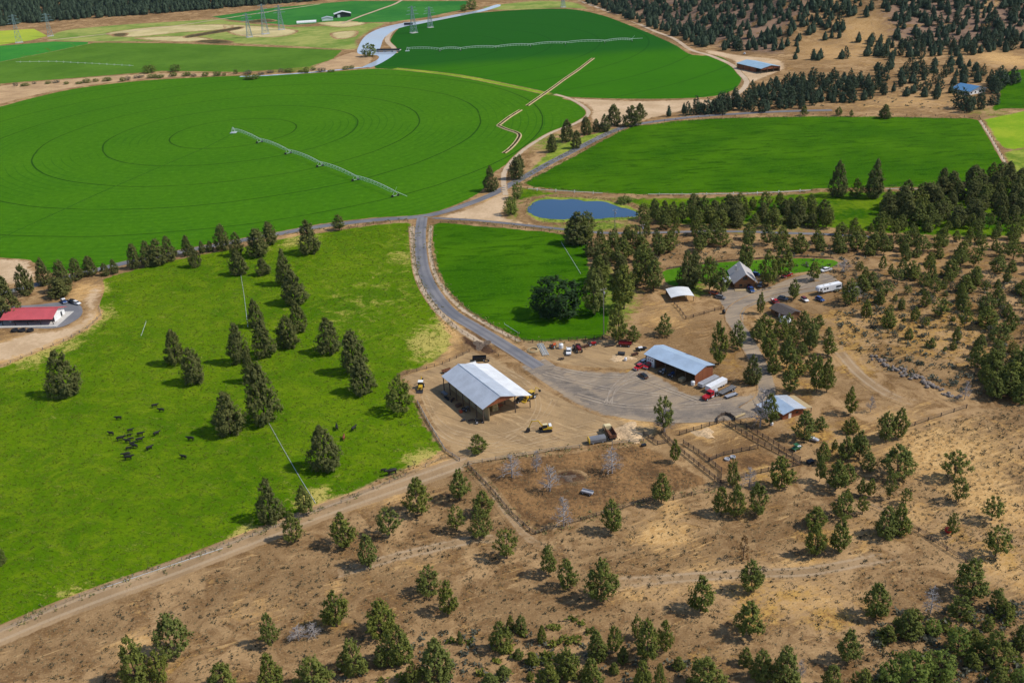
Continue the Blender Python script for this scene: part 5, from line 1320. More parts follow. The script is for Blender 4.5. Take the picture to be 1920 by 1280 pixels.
def pickup(front, back, mat, label, roof=None, name='pickup_truck', load=None):
    p, a = place(front, back); t = thing(name, label, 'pickup', p, a)
    MB().prism([(-2.85, 0.5), (2.75, 0.5), (2.85, 0.8), (2.7, 1.05), (1.35, 1.18), (-2.85, 1.15)], 'y', -0.98, 0.98).build('body', mat, t, bevel=0.06)
    MB().box((0.25, 0, 1.45), (2.5, 1.8, 0.62), taper=0.84).build('window', 'glass_dark', t)
    MB().box((0.2, 0, 1.80), (2.05, 1.52, 0.09)).build('roof', roof or mat, t, bevel=0.03)
    MB().box((-1.95, 0, 1.165), (1.7, 1.6, 0.04)).build('bed', load or 'deck_grey', t)
    for s in (-1, 1):
        MB().box((-1.95, s * 0.9, 1.25), (1.75, 0.12, 0.2)).build('bed_rail', mat, t); MB().box((2.84, s * 0.7, 0.9), (0.06, 0.4, 0.2)).build('headlight', 'lamp_glass', t)
        wheel(t, 1.75, s * 0.86, 0.42, 0.28); wheel(t, -1.8, s * 0.86, 0.42, 0.28)
    MB().box((2.92, 0, 0.62), (0.14, 1.9, 0.2)).build('bumper', 'silver_car', t)
    return t
def car(front, back, mat, label, name='car', roof=None):
    p, a = place(front, back); t = thing(name, label, 'car', p, a)
    MB().prism([(-2.3, 0.4), (2.3, 0.4), (2.35, 0.75), (1.2, 1.0), (-2.3, 1.02)], 'y', -0.9, 0.9).build('body', mat, t, bevel=0.07)
    MB().box((-0.5, 0, 1.27), (3.0, 1.65, 0.56), taper=0.8).build('window', 'glass_dark', t)
    MB().box((-0.5, 0, 1.58), (2.3, 1.3, 0.08)).build('roof', roof or mat, t, bevel=0.03)
    for s in (-1, 1):
        wheel(t, 1.4, s * 0.8, 0.36, 0.22); wheel(t, -1.4, s * 0.8, 0.36, 0.22); MB().box((2.3, s * 0.65, 0.75), (0.06, 0.35, 0.15)).build('headlight', 'lamp_glass', t)
    return t
pickup((1193, 694), (1206, 687), 'red_car', 'pinkish red pickup at the left of the workshop cars', 'pale_fabric' if False else None)
pickup((1211, 692), (1222, 683), 'red_car', 'darker red pickup parked against the white garage door')
car((1199, 686), (1211, 679), 'white_car', 'white car behind the red pickups by the garage door')
car((1199, 703), (1213, 712), 'brown_car', 'brown and black car parked alone in the gravel yard', roof='black_car')
pickup((1412, 550), (1404, 541), 'blue_car', 'blue pickup with red load in front of the log house', load='red_car')
car((1424, 518), (1412, 516), 'blue_car', 'small blue car behind the log house gable')
pickup((1469, 521), (1482, 516), 'red_car', 'red pickup parked under the tall pine by the lawn')
pickup((1541, 511), (1556, 507), 'white_car', 'white pickup parked beside the lawn end')
car((1423, 541), (1428, 533), 'grey_car', 'dark rounded car under the pine beside the log house')
car((1515, 568), (1502, 560), 'white_car', 'white car with maroon rear below the camper trailer', roof='maroon_car')
car((1543, 566), (1531, 561), 'blue_car', 'blue car right of the white one below the camper trailer')
pickup((124, 571), (117, 563), 'blue_car', 'blue and white truck behind the red-roofed shed', roof='white_car')
pickup((142, 570), (130, 566), 'black_car', 'black pickup next to the blue truck behind the red-roofed shed')
car((150, 572), (139, 569), 'white_car', 'white car at the end of the row behind the red-roofed shed')
pickup((1066, 668), (1067, 655), 'white_car', 'white pickup facing the camera in the scrap yard')
pickup((1457, 572), (1450, 566), 'red_car', 'red pickup beside the dark-roofed cabin wall', load='white_car')
car((1398, 100 + 0), (1394, 104), 'white_car', 'white vehicle beside the far pale blue barn')
car((965, 757), (984, 748), 'black_car', 'black machine parked under the hay barn lean-to', name='utility_vehicle')
for k, (x, y, c, L) in enumerate([(1339, 552, 'orange_car', 'small orange tractor under the trees left of the log house'), (1351, 560, 'grey_car', 'dark quad bike at the edge of the house yard'), (1468, 562, 'grey_car', 'dark car beside the cabin roof at the driveway')]):
    car((x + 5, y + 1), (x - 5, y - 1), c, L)

def trailer(front, back, L, W, H, mat, label, name, deck=0.9, axles=2):
    p, a = place(front, back); t = thing(name, label, 'trailer', p, a)
    if H > 0.5:
        MB().box((0, 0, deck + H / 2), (L, W, H)).build('body', mat, t, bevel=0.05)
        MB().box((-L / 2 - 0.02, 0, deck + H / 2), (0.05, W * 0.86, H * 0.88)).build('rear_door', 'silver_car', t)
        mb = MB()
        for i in range(int(L / 0.8)): mb.box((-L / 2 + 0.4 + i * 0.8, 0, deck + H + 0.02), (0.06, W, 0.04))
        mb.build('roof_rib', mat, t)
    else:
        MB().box((0, 0, deck), (L, W, 0.18)).build('deck', mat, t)
        mb = MB()
        for i in range(int(L / 0.5)): mb.box((-L / 2 + 0.25 + i * 0.5, 0, deck + 0.11), (0.4, W * 0.96, 0.04))
        mb.build('plank', mat, t)
        for s in (-1, 1): MB().box((0, s * W / 2, deck + 0.12), (L, 0.1, 0.2)).build('side_rail', 'dark_steel', t)
    MB().box((0, 0, deck - 0.2), (L * 0.96, 0.9, 0.2)).build('chassis', 'dark_steel', t)
    for i in range(axles):
        for s in (-1, 1): wheel(t, -L * 0.28 + i * 1.1 - 0.5, s * (W / 2 - 0.2), 0.45, 0.3)
    for s in (-1, 1): MB().box((L * 0.3, s * 0.6, (deck - 0.2) / 2), (0.15, 0.15, deck - 0.2)).build('landing_leg', 'dark_steel', t)
    MB().bar((L / 2, 0.4, deck - 0.2), (L / 2 + 1.1, 0, 0.5), 0.07).bar((L / 2, -0.4, deck - 0.2), (L / 2 + 1.1, 0, 0.5), 0.07).build('hitch', 'dark_steel', t)
    return t
trailer((1311, 729), (1345, 712), 9.6, 2.3, 1.3, 'trailer_grey', 'grey covered trailer nearest the shed end wall', 'covered_trailer', 0.65)
trailer((1326, 736), (1359, 719), 9.6, 2.4, 1.8, 'trailer_white', 'white box trailer between the grey one and the flatbed', 'box_trailer', 0.65)
trailer((1350, 742), (1377, 728), 8.0, 2.4, 0.2, 'deck_grey', 'dark grey flatbed trailer right of the white box trailer', 'flatbed_trailer')
trailer((1361, 747), (1381, 740), 5.0, 1.9, 0.2, 'trailer_grey', 'small light flatbed at the end of the trailer row', 'utility_trailer', 0.6, 1)
# white camper trailer
p, a = place((1532, 553), (1574, 541)); t = thing('camper_trailer', 'long white fifth-wheel camper trailer on the driveway', 'camper', p, a)
MB().prism([(-6, 0.7), (4.0, 0.7), (4.0, 1.6), (6.2, 1.6), (6.2, 3.0), (5.4, 3.5), (-6, 3.5)], 'y', -1.25, 1.25).build('body', 'trailer_white', t, bevel=0.1)
for x, w, z in ((-4.3, 2.6, 2.2), (1.6, 0.9, 2.3), (3.0, 0.9, 2.3), (5.0, 0.9, 2.4)): MB().box((x, 1.26 if False else -1.26, z), (w, 0.05, 0.8)).build('window', 'glass_dark', t); MB().box((x, 1.26, z), (w, 0.05, 0.8)).build('window', 'glass_dark', t)
MB().box((0.2, -1.27, 1.8), (0.75, 0.05, 1.9)).build('door', 'silver_car', t); MB().box((-1, 0, 3.6), (1.0, 0.9, 0.25)).build('roof_vent', 'white_paint', t); MB().box((2.5, 0, 3.6), (0.8, 0.8, 0.25)).build('roof_vent', 'white_paint', t)
for x in (-2.2, -1.1):
    for s in (-1, 1): wheel(t, x, s * 1.05, 0.4, 0.25)
for s in (-1, 1): MB().box((5, s * 0.8, 0.8), (0.15, 0.15, 1.6)).build('landing_leg', 'dark_steel', t)
# red road tractor
p, a = place((1320, 751), (1342, 740)); t = thing('semi_truck', 'red semi truck cab with bare rear frame beside the trailers', 'truck', p, a)
MB().box((-0.6, 0, 0.85), (6.8, 0.9, 0.25)).build('frame', 'dark_steel', t)
MB().prism([(0.9, 0.6), (3.5, 0.6), (3.5, 1.5), (2.2, 1.75), (0.9, 1.75)], 'y', -0.85, 0.85).build('hood', 'red_car', t, bevel=0.08)
MB().box((-0.1, 0, 1.75), (2.0, 2.2, 2.1)).build('cab', 'red_car', t, bevel=0.1)
MB().box((0.93, 0, 2.25), (0.06, 1.9, 0.75)).build('windshield', 'glass_dark', t)
for s in (-1, 1):
    MB().box((0.1, s * 1.11, 2.2), (1.2, 0.05, 0.7)).build('window', 'glass_dark', t); MB().bar((-1.2, s * 0.95, 0.8), (-1.2, s * 0.95, 3.3), 0.08).build('exhaust', 'silver_car', t)
    wheel(t, 2.6, s * 0.95, 0.5, 0.3); wheel(t, -2.3, s * 0.95, 0.5, 0.5); wheel(t, -3.4, s * 0.95, 0.5, 0.5); MB().lathe([(0.32, -0.6), (0.32, 0.6)], (-0.2, s * 0.95, 0.7), axis='x').build('fuel_tank', 'silver_car', t)
MB().lathe([(0.55, -0.9), (0.75, -0.3), (0.75, 0.3), (0.5, 0.9)], (-2.8, 0, 1.75), axis='x').build('drum', 'trailer_grey', t)
# dump truck
p, a = place((1133, 801), (1151, 830)); t = thing('dump_truck', 'dump truck with cream cab and rusty open box beside straw heaps', 'truck', p, a)
MB().box((-0.3, 0, 0.9), (8.2, 1.0, 0.3)).build('frame', 'dark_steel', t)
MB().prism([(2.6, 0.7), (4.4, 0.7), (4.4, 1.7), (3.6, 1.9), (2.6, 1.9)], 'y', -0.95, 0.95).build('hood', 'cream_car', t, bevel=0.08)
MB().box((1.8, 0, 2.0), (1.7, 2.3, 1.9)).build('cab', 'cream_car', t, bevel=0.12); MB().box((2.68, 0, 2.35), (0.06, 1.9, 0.8)).build('windshield', 'glass_dark', t)
bed = MB().box((-1.9, 0, 1.45), (5.4, 2.4, 0.15)).build('dump_box', 'rust_steel', t)
for s in (-1, 1):
    MB().box((-1.9, s * 1.2, 2.1), (5.4, 0.14, 1.3)).build('side_wall', 'rust_steel', bed); MB().box((1.6, s * 1.16, 2.35), (1.0, 0.05, 0.7)).build('window', 'glass_dark', t)
    wheel(t, 3.4, s * 0.98, 0.52, 0.35); wheel(t, -2.0, s * 0.95, 0.52, 0.55); wheel(t, -3.3, s * 0.95, 0.52, 0.55)
MB().box((0.78, 0, 2.25), (0.14, 2.4, 1.6)).build('head_board', 'cream_car', bed); MB().box((-4.6, 0, 2.0), (0.12, 2.4, 1.1)).build('tail_gate', 'rust_steel', bed)
# excavator
p, a = place((1008, 809), (1038, 806)); t = thing('mini_excavator', 'yellow excavator with its arm reaching left across the farmyard', 'excavator', p, a)
for s in (-1, 1):
    MB().prism([(-2.0, 0.1), (-1.6, 0.0), (1.6, 0.0), (2.0, 0.1), (2.2, 0.45), (1.9, 0.8), (-1.9, 0.8), (-2.2, 0.45)], 'y', s * 1.15 - 0.28, s * 1.15 + 0.28).build('track', 'rubber', t)
MB().box((0, 0, 0.7), (2.4, 1.8, 0.4)).build('undercarriage', 'dark_steel', t)
MB().prism([(-2.2, 1.0), (1.1, 1.0), (1.1, 1.4), (0.2, 1.5), (-0.8, 1.9), (-2.1, 1.95), (-2.3, 1.5)], 'y', -1.25, 1.25).build('body', 'yellow_car', t, bevel=0.1)
c = MB().box((0.2, 0.55, 2.1), (1.7, 1.1, 1.4), taper=0.9).build('cab', 'glass_dark', t); MB().box((0.2, 0.55, 2.86), (1.6, 1.05, 0.12)).build('cab_roof', 'cream_car', c)
MB().box((-1.6, 0, 2.1), (1.0, 2.0, 0.3)).build('engine_hood', 'white_paint', t, bevel=0.08)
MB().bar((0.9, -0.3, 1.5), (2.4, -0.3, 4.0), 0.24, 0.2, 6).bar((2.4, -0.3, 4.0), (4.6, -0.3, 4.2), 0.2, 0.17, 6).build('boom', 'yellow_car', t); MB().bar((1.0, -0.3, 1.9), (2.6, -0.3, 3.7), 0.08).bar((3.0, -0.3, 4.4), (4.6, -0.3, 4.6), 0.07).build('ram', 'silver_car', t)
MB().bar((4.4, -0.3, 4.4), (5.9, -0.3, 1.4), 0.19, 0.13, 6).build('stick', 'yellow_car', t)
MB().prism([(5.4, 1.6), (6.2, 1.5), (6.9, 0.2), (6.0, 0.05), (5.3, 0.5)], 'y', -0.85, 0.25).build('bucket', 'dark_steel', t)
# wheeled backhoes
def backhoe(front, back, label, canopy, dark=False):
    p, a = place(front, back); t = thing('backhoe_loader', label, 'backhoe', p, a)
    MB().prism([(-1.4, 0.7), (2.2, 0.7), (2.3, 1.6), (0.4, 1.8), (-1.4, 1.5)], 'y', -0.6, 0.6).build('body', 'yellow_car', t, bevel=0.08)
    c = MB().box((-0.3, 0, 2.2), (1.6, 1.6, 1.0)).build('cab', 'glass_dark', t); MB().box((-0.3, 0, 2.8), (1.9, 1.9, 0.16)).build('canopy', canopy, c)
    for s in (-1, 1):
        wheel(t, -0.9, s * 0.95, 0.8, 0.5); wheel(t, 1.7, s * 0.9, 0.55, 0.4); MB().bar((0.6, s * 0.75, 1.6), (3.3, s * 0.75, 0.6), 0.1, n=5).build('loader_arm', 'yellow_car', t)
    MB().prism([(3.1, 0.15), (4.2, 0.1), (3.5, 0.5), (3.3, 1.1), (3.1, 1.0)], 'y', -1.2, 1.2).build('loader_bucket', 'dark_steel' if dark else 'yellow_car', t)
    MB().bar((-1.5, 0, 1.2), (-2.6, 0, 3.6), 0.2, 0.16, 6).bar((-2.6, 0, 3.6), (-4.3, 0, 2.0), 0.15, 0.12, 6).build('boom', 'yellow_car', t)
    MB().prism([(-4.6, 1.9), (-4.0, 2.1), (-4.1, 1.1), (-4.8, 1.2)], 'y', -0.35, 0.35).build('bucket', 'dark_steel', t)
backhoe((786, 740), (793, 716), 'yellow backhoe with white canopy at the pasture edge of the yard', 'white_paint', True)
backhoe((985, 752), (1006, 742), 'yellow backhoe with raised arm beside the hay barn lean-to', 'yellow_car')
# grey bin wagon in the corral fence
p, a = place((1102, 832), (1136, 826)); t = thing('bin_wagon', 'grey metal bin wagon with yellow end at the corral fence', 'wagon', p, a)
MB().prism([(-1.15, 0.5), (1.15, 0.5), (1.2, 1.6), (0.8, 2.2), (-0.8, 2.2), (-1.2, 1.6)], 'x', -2.9, 2.6).build('bin', 'grey_car', t); MB().prism([(-1.2, 0.5), (1.2, 0.5), (1.2, 1.6), (0.8, 2.3), (-0.8, 2.3), (-1.2, 1.6)], 'x', 2.65, 3.0).build('end_plate', 'yellow_car', t)
MB().box((-1.2, -1.2, 1.2), (2.0, 0.1, 0.9)).build('side_hatch', 'tan_boards', t)
for x in (-1.8, 1.6):
    for s in (-1, 1): wheel(t, x, s * 1.0, 0.42, 0.25)
MB().bar((3.0, 0, 0.6), (4.4, 0, 0.4), 0.09).build('drawbar', 'dark_steel', t)
# green utility vehicle
p, a = place((1486, 846), (1499, 840)); t = thing('utility_vehicle', 'green utility vehicle standing in the ochre grass by the corrals', 'vehicle', p, a)
MB().prism([(-1.6, 0.45), (1.6, 0.45), (1.65, 0.9), (0.6, 1.05), (-1.6, 1.05)], 'y', -0.8, 0.8).build('body', 'green_car', t, bevel=0.06); MB().box((-1.0, 0, 1.1), (1.2, 1.4, 0.1)).build('cargo_bed', 'pale_fabric', t); MB().box((0.0, 0, 1.95), (1.5, 1.5, 0.08)).build('roof', 'green_car', t)
mb = MB()
for x in (-0.7, 0.7):
    for s in (-0.7, 0.7): mb.bar((x, s, 1.0), (x, s, 1.95), 0.05)
mb.build('roll_cage', 'dark_steel', t)
for x in (-1.1, 1.1):
    for s in (-1, 1): wheel(t, x, s * 0.7, 0.35, 0.25)
# scrap yard and barn-side implements
def implement(x, y, label, mat, kind, rz=0.5, s=1.0, name=None):
    p = at(x, y, 0.1); nm = name or kind; t = thing(nm, label, {'harrow': 'implement', 'tractor': 'tractor', 'wagon': 'wagon', 'tank': 'tank', 'crate': 'crate', 'log': 'log', 'boat': 'boat', 'coil': 'hose', 'heap': 'heap'}.get(kind, kind), p, rz); t.scale = (s, s, s)
    if kind == 'harrow':
        mb = MB(); mb.box((0, 0, 0.6), (2.6, 0.15, 0.15)).box((0, 0.9, 0.6), (2.6, 0.15, 0.15)).box((0, 0.45, 0.6), (0.15, 1.1, 0.15)).bar((0, 0, 0.6), (0, -1.6, 0.5), 0.08); mb.build('frame', mat, t)
        for i in range(6): MB().lathe([(0.40, -0.03), (0.40, 0.03)], (-1.15 + 0.46 * i, 0.45, 0.38), axis='x', n=12).build('disc', 'dark_steel', t)
    elif kind == 'tractor':
        MB().prism([(-0.9, 0.7), (1.9, 0.7), (1.9, 1.4), (0.2, 1.5), (-0.9, 1.3)], 'y', -0.4, 0.4).build('body', mat, t, bevel=0.06); MB().box((-0.5, 0, 1.5), (0.6, 0.6, 0.3)).build('seat', 'rubber', t); MB().bar((-1.0, -0.5, 1.2), (-1.0, -0.5, 2.3), 0.05).bar((-1.0, 0.5, 1.2), (-1.0, 0.5, 2.3), 0.05).bar((-1.0, -0.5, 2.3), (-1.0, 0.5, 2.3), 0.05).build('roll_bar', 'dark_steel', t)
        for q in (-1, 1): wheel(t, -0.7, q * 0.8, 0.75, 0.42); wheel(t, 1.5, q * 0.65, 0.45, 0.28)
    elif kind == 'wagon':
        MB().box((0, 0, 0.8), (4.2, 1.7, 0.15)).build('deck', mat, t)
        for q in (-1, 1):
            MB().box((0, q * 0.85, 1.1), (4.2, 0.08, 0.5)).build('side_board', mat, t); wheel(t, 1.3, q * 0.75, 0.4, 0.2); wheel(t, -1.3, q * 0.75, 0.4, 0.2)
        MB().bar((2.1, 0, 0.6), (3.3, 0, 0.4), 0.06).build('drawbar', 'dark_steel', t)
    elif kind == 'tank':
        MB().lathe([(0.2, 0), (0.9, 0.05), (0.95, 0.4), (0.95, 1.7), (0.6, 2.1), (0.25, 2.2)], n=18).build('body', mat, t, smooth=False); MB().lathe([(0.24, 2.18), (0.24, 2.35)], n=12).build('lid', 'dark_steel', t)
    elif kind == 'crate':
        MB().box((0, 0, 0.45), (2.2, 1.4, 0.9)).build('box', mat, t, bevel=0.04); MB().box((0, 0, 0.93), (2.3, 1.5, 0.06)).build('lid', mat, t); MB().box((0, -0.74, 0.6), (0.5, 0.06, 0.12)).build('handle', 'dark_steel', t)
    elif kind == 'log':
        MB().bar((-1.9, 0, 0.35), (1.9, 0.2, 0.35), 0.38, 0.30, 10).build('bole', mat, t); MB().bar((0.6, 0.1, 0.5), (1.0, 0.6, 0.95), 0.1, 0.05).build('stub', mat, t)
    elif kind == 'boat':
        MB().prism([(-2.3, 0.5), (1.4, 0.5), (2.5, 0.9), (1.4, 1.3), (-2.3, 1.2)], 'y', -0.8, 0.8).build('hull', mat, t, bevel=0.15); MB().box((-0.3, 0, 1.35), (1.6, 1.2, 0.3)).build('cover', 'trailer_white', t)
        for q in (-1, 1): wheel(t, -0.6, q * 0.85, 0.33, 0.2)
        MB().bar((1.5, 0, 0.4), (3.4, 0, 0.4), 0.06).build('drawbar', 'dark_steel', t)
    elif kind == 'coil':
        for k in range(4): MB().path([((1.5 - 0.15 * k) * math.cos(a * math.pi / 12), (1.5 - 0.15 * k) * math.sin(a * math.pi / 12), 0.1 + 0.05 * k) for a in range(25)], 0.09).build('loop', mat, t)
for a in [(1037, 652, 'small orange tractor at the left of the scrap yard row', 'orange_car', 'tractor', 1.0), (1052, 653, 'round white upright tank beside the white pickup', 'white_paint', 'tank', 0), (1083, 657, 'dark red tractor right of the white pickup', 'maroon_car', 'tractor', -1.3, 1.5), (1098, 652, 'rusty brown implement right of the dark red tractor', 'rust_steel', 'harrow', 0.3, 1.2), (1109, 648, 'small bright red tractor in the scrap yard', 'red_car', 'tractor', 0.2), (1143, 650, 'thick brown log lying in the scrap yard', 'bark', 'log', 0.1), (1172, 649, 'dark red wagon under the trees in the scrap yard', 'maroon_car', 'wagon', -0.25, 1.25), (1202, 657, 'white covered boat on a trailer behind the shed', 'black_car', 'boat', 0.2), (1192, 667, 'rusty harrow frame beside the shed corner', 'rust_steel', 'harrow', 0.5, 1.2), (1165, 666, 'dark bin lying open in the scrap yard', 'charcoal_paint', 'crate', -0.3, 1.2), (1173, 676, 'white and black drum beside the straw in the scrap yard', 'white_paint', 'tank', 0, 0.6), (1299, 722, 'white round tank at the corner of the machine shed', 'white_paint', 'tank', 0, 0.8), (1000, 657, 'coil of tan hose beside the road bend', 'tan_boards', 'coil', 0, 1.6), (1053, 675, 'dark low implement at the gravel edge', 'dark_steel', 'harrow', 0.2, 0.9),
          (833, 740, 'grey flat implement at the far left post of the hay barn', 'grey_car', 'wagon', 2.1, 0.8), (840, 748, 'second grey implement beside the hay barn posts', 'dark_steel', 'harrow', 2.1), (851, 752, 'dark disc harrow under the left eave of the hay barn', 'rust_steel', 'harrow', 1.2), (860, 762, 'brown crate-like machine under the left eave of the hay barn', 'brown_car', 'crate', 0.6), (864, 773, 'flat orange pallet box under the hay barn eave', 'orange_car', 'crate', 2.0, 0.7), (873, 770, 'dark tractor part way under the hay barn eave', 'grey_car', 'tractor', 0.9, 0.9), (869, 789, 'small dark trough left of the hay barn front post', 'charcoal_paint', 'crate', 0.3, 0.6), (884, 790, 'rusty roller near the hay barn front post', 'rust_steel', 'harrow', 0.4, 0.8), (897, 793, 'dark lawn tractor beside the hay barn front post', 'black_car', 'tractor', 0.2, 0.9), (899, 676, 'black covered wagon behind the hay barn', 'black_car', 'wagon', 0.0, 1.3), (912, 677, 'black heap of tyres behind the hay barn', 'rubber', 'coil', 0, 0.8, 'tyre_heap'), (885, 687, 'white wagon half hidden behind the hay barn roof', 'white_paint', 'wagon', 0.4, 1.0), (838, 698, 'rusty wagon at the upper left corner of the hay barn', 'rust_steel', 'wagon', 0.5, 0.9), (935, 765, 'orange-braced implement inside the hay barn front', 'orange_car', 'harrow', 0.3, 1.3),
          (1241, 700, 'white and black machine in the shed bay beside the door', 'silver_car', 'tractor', 0.8, 1.0), (1258, 706, 'blue machine in the middle bay of the shed', 'blue_car', 'tractor', 0.8, 1.0), (1279, 714, 'wooden crate stack in the last bay of the shed', 'tan_boards', 'crate', 0.7, 1.2), (1365, 745, 'bale feeder frame behind the small flatbed', 'dark_steel', 'harrow', 0.4, 0.8), (1387, 782, 'tan horizontal culvert pipe beside the corral chute', 'tan_boards', 'log', 0.5, 1.3), (1207, 836, 'small black trough at the corral fence end', 'black_car', 'crate', 0.3, 0.7), (1101, 926, 'empty grey water trough frame inside the brown corral', 'trailer_grey', 'wagon', -0.5, 0.9, 'feed_bunk'), (1447, 797, 'white drum by the small blue-roofed barn', 'white_paint', 'tank', 0, 0.5), (1523, 826, 'long pale boat-shaped trough right of the utility vehicle', 'trailer_grey', 'boat', -0.7, 0.9), (1519, 868, 'dark feed trough at the end of the corral alley', 'charcoal_paint', 'crate', 0.4, 1.0), (1357, 588, 'black and white barrel tank beside the driveway', 'black_car', 'tank', 0, 0.8)]:
    implement(*a[:5], *(a[5:]))
# tyres and hay rings
def ring(x, y, r, hgt, mat, label, name, cat, rz=0):
    p = at(x, y, 0.12); t = thing(name, label, cat, p, rz)
    MB().lathe([(r * 0.72, 0.02), (r, 0.0), (r * 1.02, hgt / 2), (r, hgt), (r * 0.72, hgt), (r * 0.70, hgt / 2)], n=20).build('rim', mat, t)
    MB().lathe([(r * 0.69, 0.02), (r * 0.69, hgt * 0.4)], n=16).build('filling', 'dark_steel', t)
for x, w, l in ((28, 0, 'left'), (42, 1, 'middle'), (57, 0, 'right')): ring(x, 621, 1.5, 0.9, 'rubber', f'{l} of three dark round tyre troughs in front of the red-roofed shed', 'tyre_trough', 'trough')
ring(1363, 862, 0.9, 0.5, 'trailer_grey', 'left grey tyre leaning in the middle corral', 'tyre', 'tyre'); ring(1374, 858, 0.9, 0.5, 'trailer_grey', 'right grey tyre in the middle corral', 'tyre', 'tyre')
p = at(1777, 998); t = thing('red_ball', 'bright red ball-shaped float under a scrawny pine', 'ball', p); MB().lathe([(0.05, 0), (0.6, 0.15), (0.95, 0.6), (1.0, 1.0), (0.8, 1.5), (0.45, 1.8), (0.05, 1.9)], n=18).build('shell', 'red_car', t, smooth=True); MB().bar((0, 0, 1.85), (0, 0, 2.05), 0.08).build('valve', 'dark_steel', t)
# pile of irrigation pipes
p = at(1018, 656, 0.1); t = thing('pipe_pile', 'pile of long grey irrigation pipes beside the road', 'pipes', p, R(100))
for i in range(7): MB().bar((-5.5, -1.2 + 0.4 * i, 0.15 + 0.2 * (i % 2)), (5.5, -1.2 + 0.4 * i + 0.2 * math.sin(i), 0.15 + 0.2 * (i % 2)), 0.13, n=8).build('pipe', 'galv_pipe', t)
# straw heap by the dump truck, brush heaps, rock line
def heap(name, x, y, rx, ry, hz, mat, label, cat, seed):
    p = at(x, y); rr = np.random.default_rng(seed); n = 26; V = []; F = []
    for i in range(n):
        for j in range(n):
            u, v = -1 + 2 * i / (n - 1), -1 + 2 * j / (n - 1); an = math.atan2(v, u); d = math.hypot(u, v) * (1.15 + 0.28 * math.sin(3 * an + seed) + 0.18 * math.sin(5 * an - seed))
            hh = max(0, 1 - d) ** 0.7 * hz * (0.75 + 0.35 * math.sin(5 * u + 3 * v + seed) + 0.25 * rr.random()) - 0.12
            X, Y = p.x + u * rx, p.y + v * ry; V.append((X - p.x, Y - p.y, h1(X, Y) + hh - p.z + (0.06 if hh > 0 else 0)))
    for i in range(n - 1):
        for j in range(n - 1): F.append((i * n + j, (i + 1) * n + j, (i + 1) * n + j + 1, i * n + j + 1))
    me = np_mesh(name, V, F, MATS[mat], True); o = link(bpy.data.objects.new(name, me)); o.location = p; tag(o, label, cat)
simple('straw', (0.60, 0.42, 0.24), 1, 0, 0.25, 1.5); simple('brush', (0.14, 0.10, 0.07), 1, 0, 0.3, 1.5); simple('rock', (0.24, 0.20, 0.17), 1, 0, 0.3, 1.0)
heap('straw_heap', 1175, 812, 6.5, 7, 1.3, 'straw', 'pale straw heap right of the dump truck', 'heap', 1)
heap('straw_heap', 1320, 812, 4.5, 3.5, 0.7, 'straw', 'low pale straw heap inside the upper corral pen', 'heap', 2)
heap('burnt_heap', 1066, 896, 2.6, 2.8, 0.6, 'brush', 'low burnt heap in the middle of the brown corral', 'heap', 3)
heap('earth_bank', 903, 645, 5.0, 7.0, 0.35, 'brush', 'dark earth bank between the road and the hay barn', 'bank', 4)
heap('sand_heap', 1165, 672, 6, 3, 0.9, 'straw', 'tan sand heap in the scrap yard by the gravel edge', 'heap', 5)
rr = random.Random(4); BR = []
for bi, (x, y) in enumerate([(1640, 672), (1652, 680), (1664, 686), (1676, 690), (1688, 694), (1698, 702), (1710, 706), (1722, 708), (1734, 714), (1746, 722), (1758, 728), (1772, 738), (1786, 742)]):
    p = at(x, y); t = thing('boulder_pile', f'{ORD[bi]} pile of grey boulders from the left along the cut slope', 'boulders', p, rr.uniform(0, 6), 'boulder line on the cut slope')
    for k in range(6):
        s = rr.uniform(0.5, 1.3); MB().lathe([(0.1 * s, -0.3), (0.6 * s, -0.05), (0.75 * s, 0.25 * s), (0.5 * s, 0.6 * s), (0.1 * s, 0.75 * s)], (rr.uniform(-2.4, 2.4), rr.uniform(-1.3, 1.3), 0.05), n=6).build('stone', 'rock', t)

# ------------------------------------------------------------------ cattle
def cow_mesh():
    J = [((-1.05, 0, 1.22), .30), ((-0.7, 0, 1.20), .40), ((-0.1, 0, 1.10), .44), ((0.5, 0, 1.14), .40), ((0.85, 0, 1.25), .30), ((1.15, 0, 1.38), .21), ((1.42, 0, 1.42), .19), ((1.72, 0, 1.22), .11),
         ((-1.2, 0, 1.15), .06), ((-1.28, 0, 0.55), .04)]
    E = [(0, 1), (1, 2), (2, 3), (3, 4), (4, 5), (5, 6), (6, 7), (0, 8), (8, 9)]
    for x, kx in ((-0.85, 0), (0.65, 3)):
        for s in (-1, 1):
            i = len(J); J += [((x, s * 0.24, 0.85), .17), ((x + (0.08 if kx == 0 else 0.0), s * 0.26, 0.48), .09), ((x - (0.04 if kx == 0 else 0), s * 0.26, 0.06), .075)]; E += [(1 if kx == 0 else 3, i), (i, i + 1), (i + 1, i + 2)]
    for s in (-1, 1): J.append(((1.36, s * 0.30, 1.50), .05)); E.append((6, len(J) - 1))
    me = bpy.data.meshes.new('cow_skeleton'); me.from_pydata([j[0] for j in J], E, [])
    o = link(bpy.data.objects.new('cow_skeleton', me)); sk = o.modifiers.new('skin', 'SKIN')
    for i, v in enumerate(me.skin_vertices[0].data): v.radius = (J[i][1], J[i][1]); v.use_root = (i == 2)
    o.modifiers.new('sub', 'SUBSURF').levels = 1
    dg = bpy.context.evaluated_depsgraph_get(); out = bpy.data.meshes.new_from_object(o.evaluated_get(dg)); bpy.data.objects.remove(o)
    out.name = 'cow'; out.polygons.foreach_set('use_smooth', [True] * len(out.polygons))
    return out
simple('black_hide', (0.010, 0.009, 0.009), 0.6, 0, 0.2); simple('red_hide', (0.20, 0.055, 0.025), 0.7, 0, 0.2)
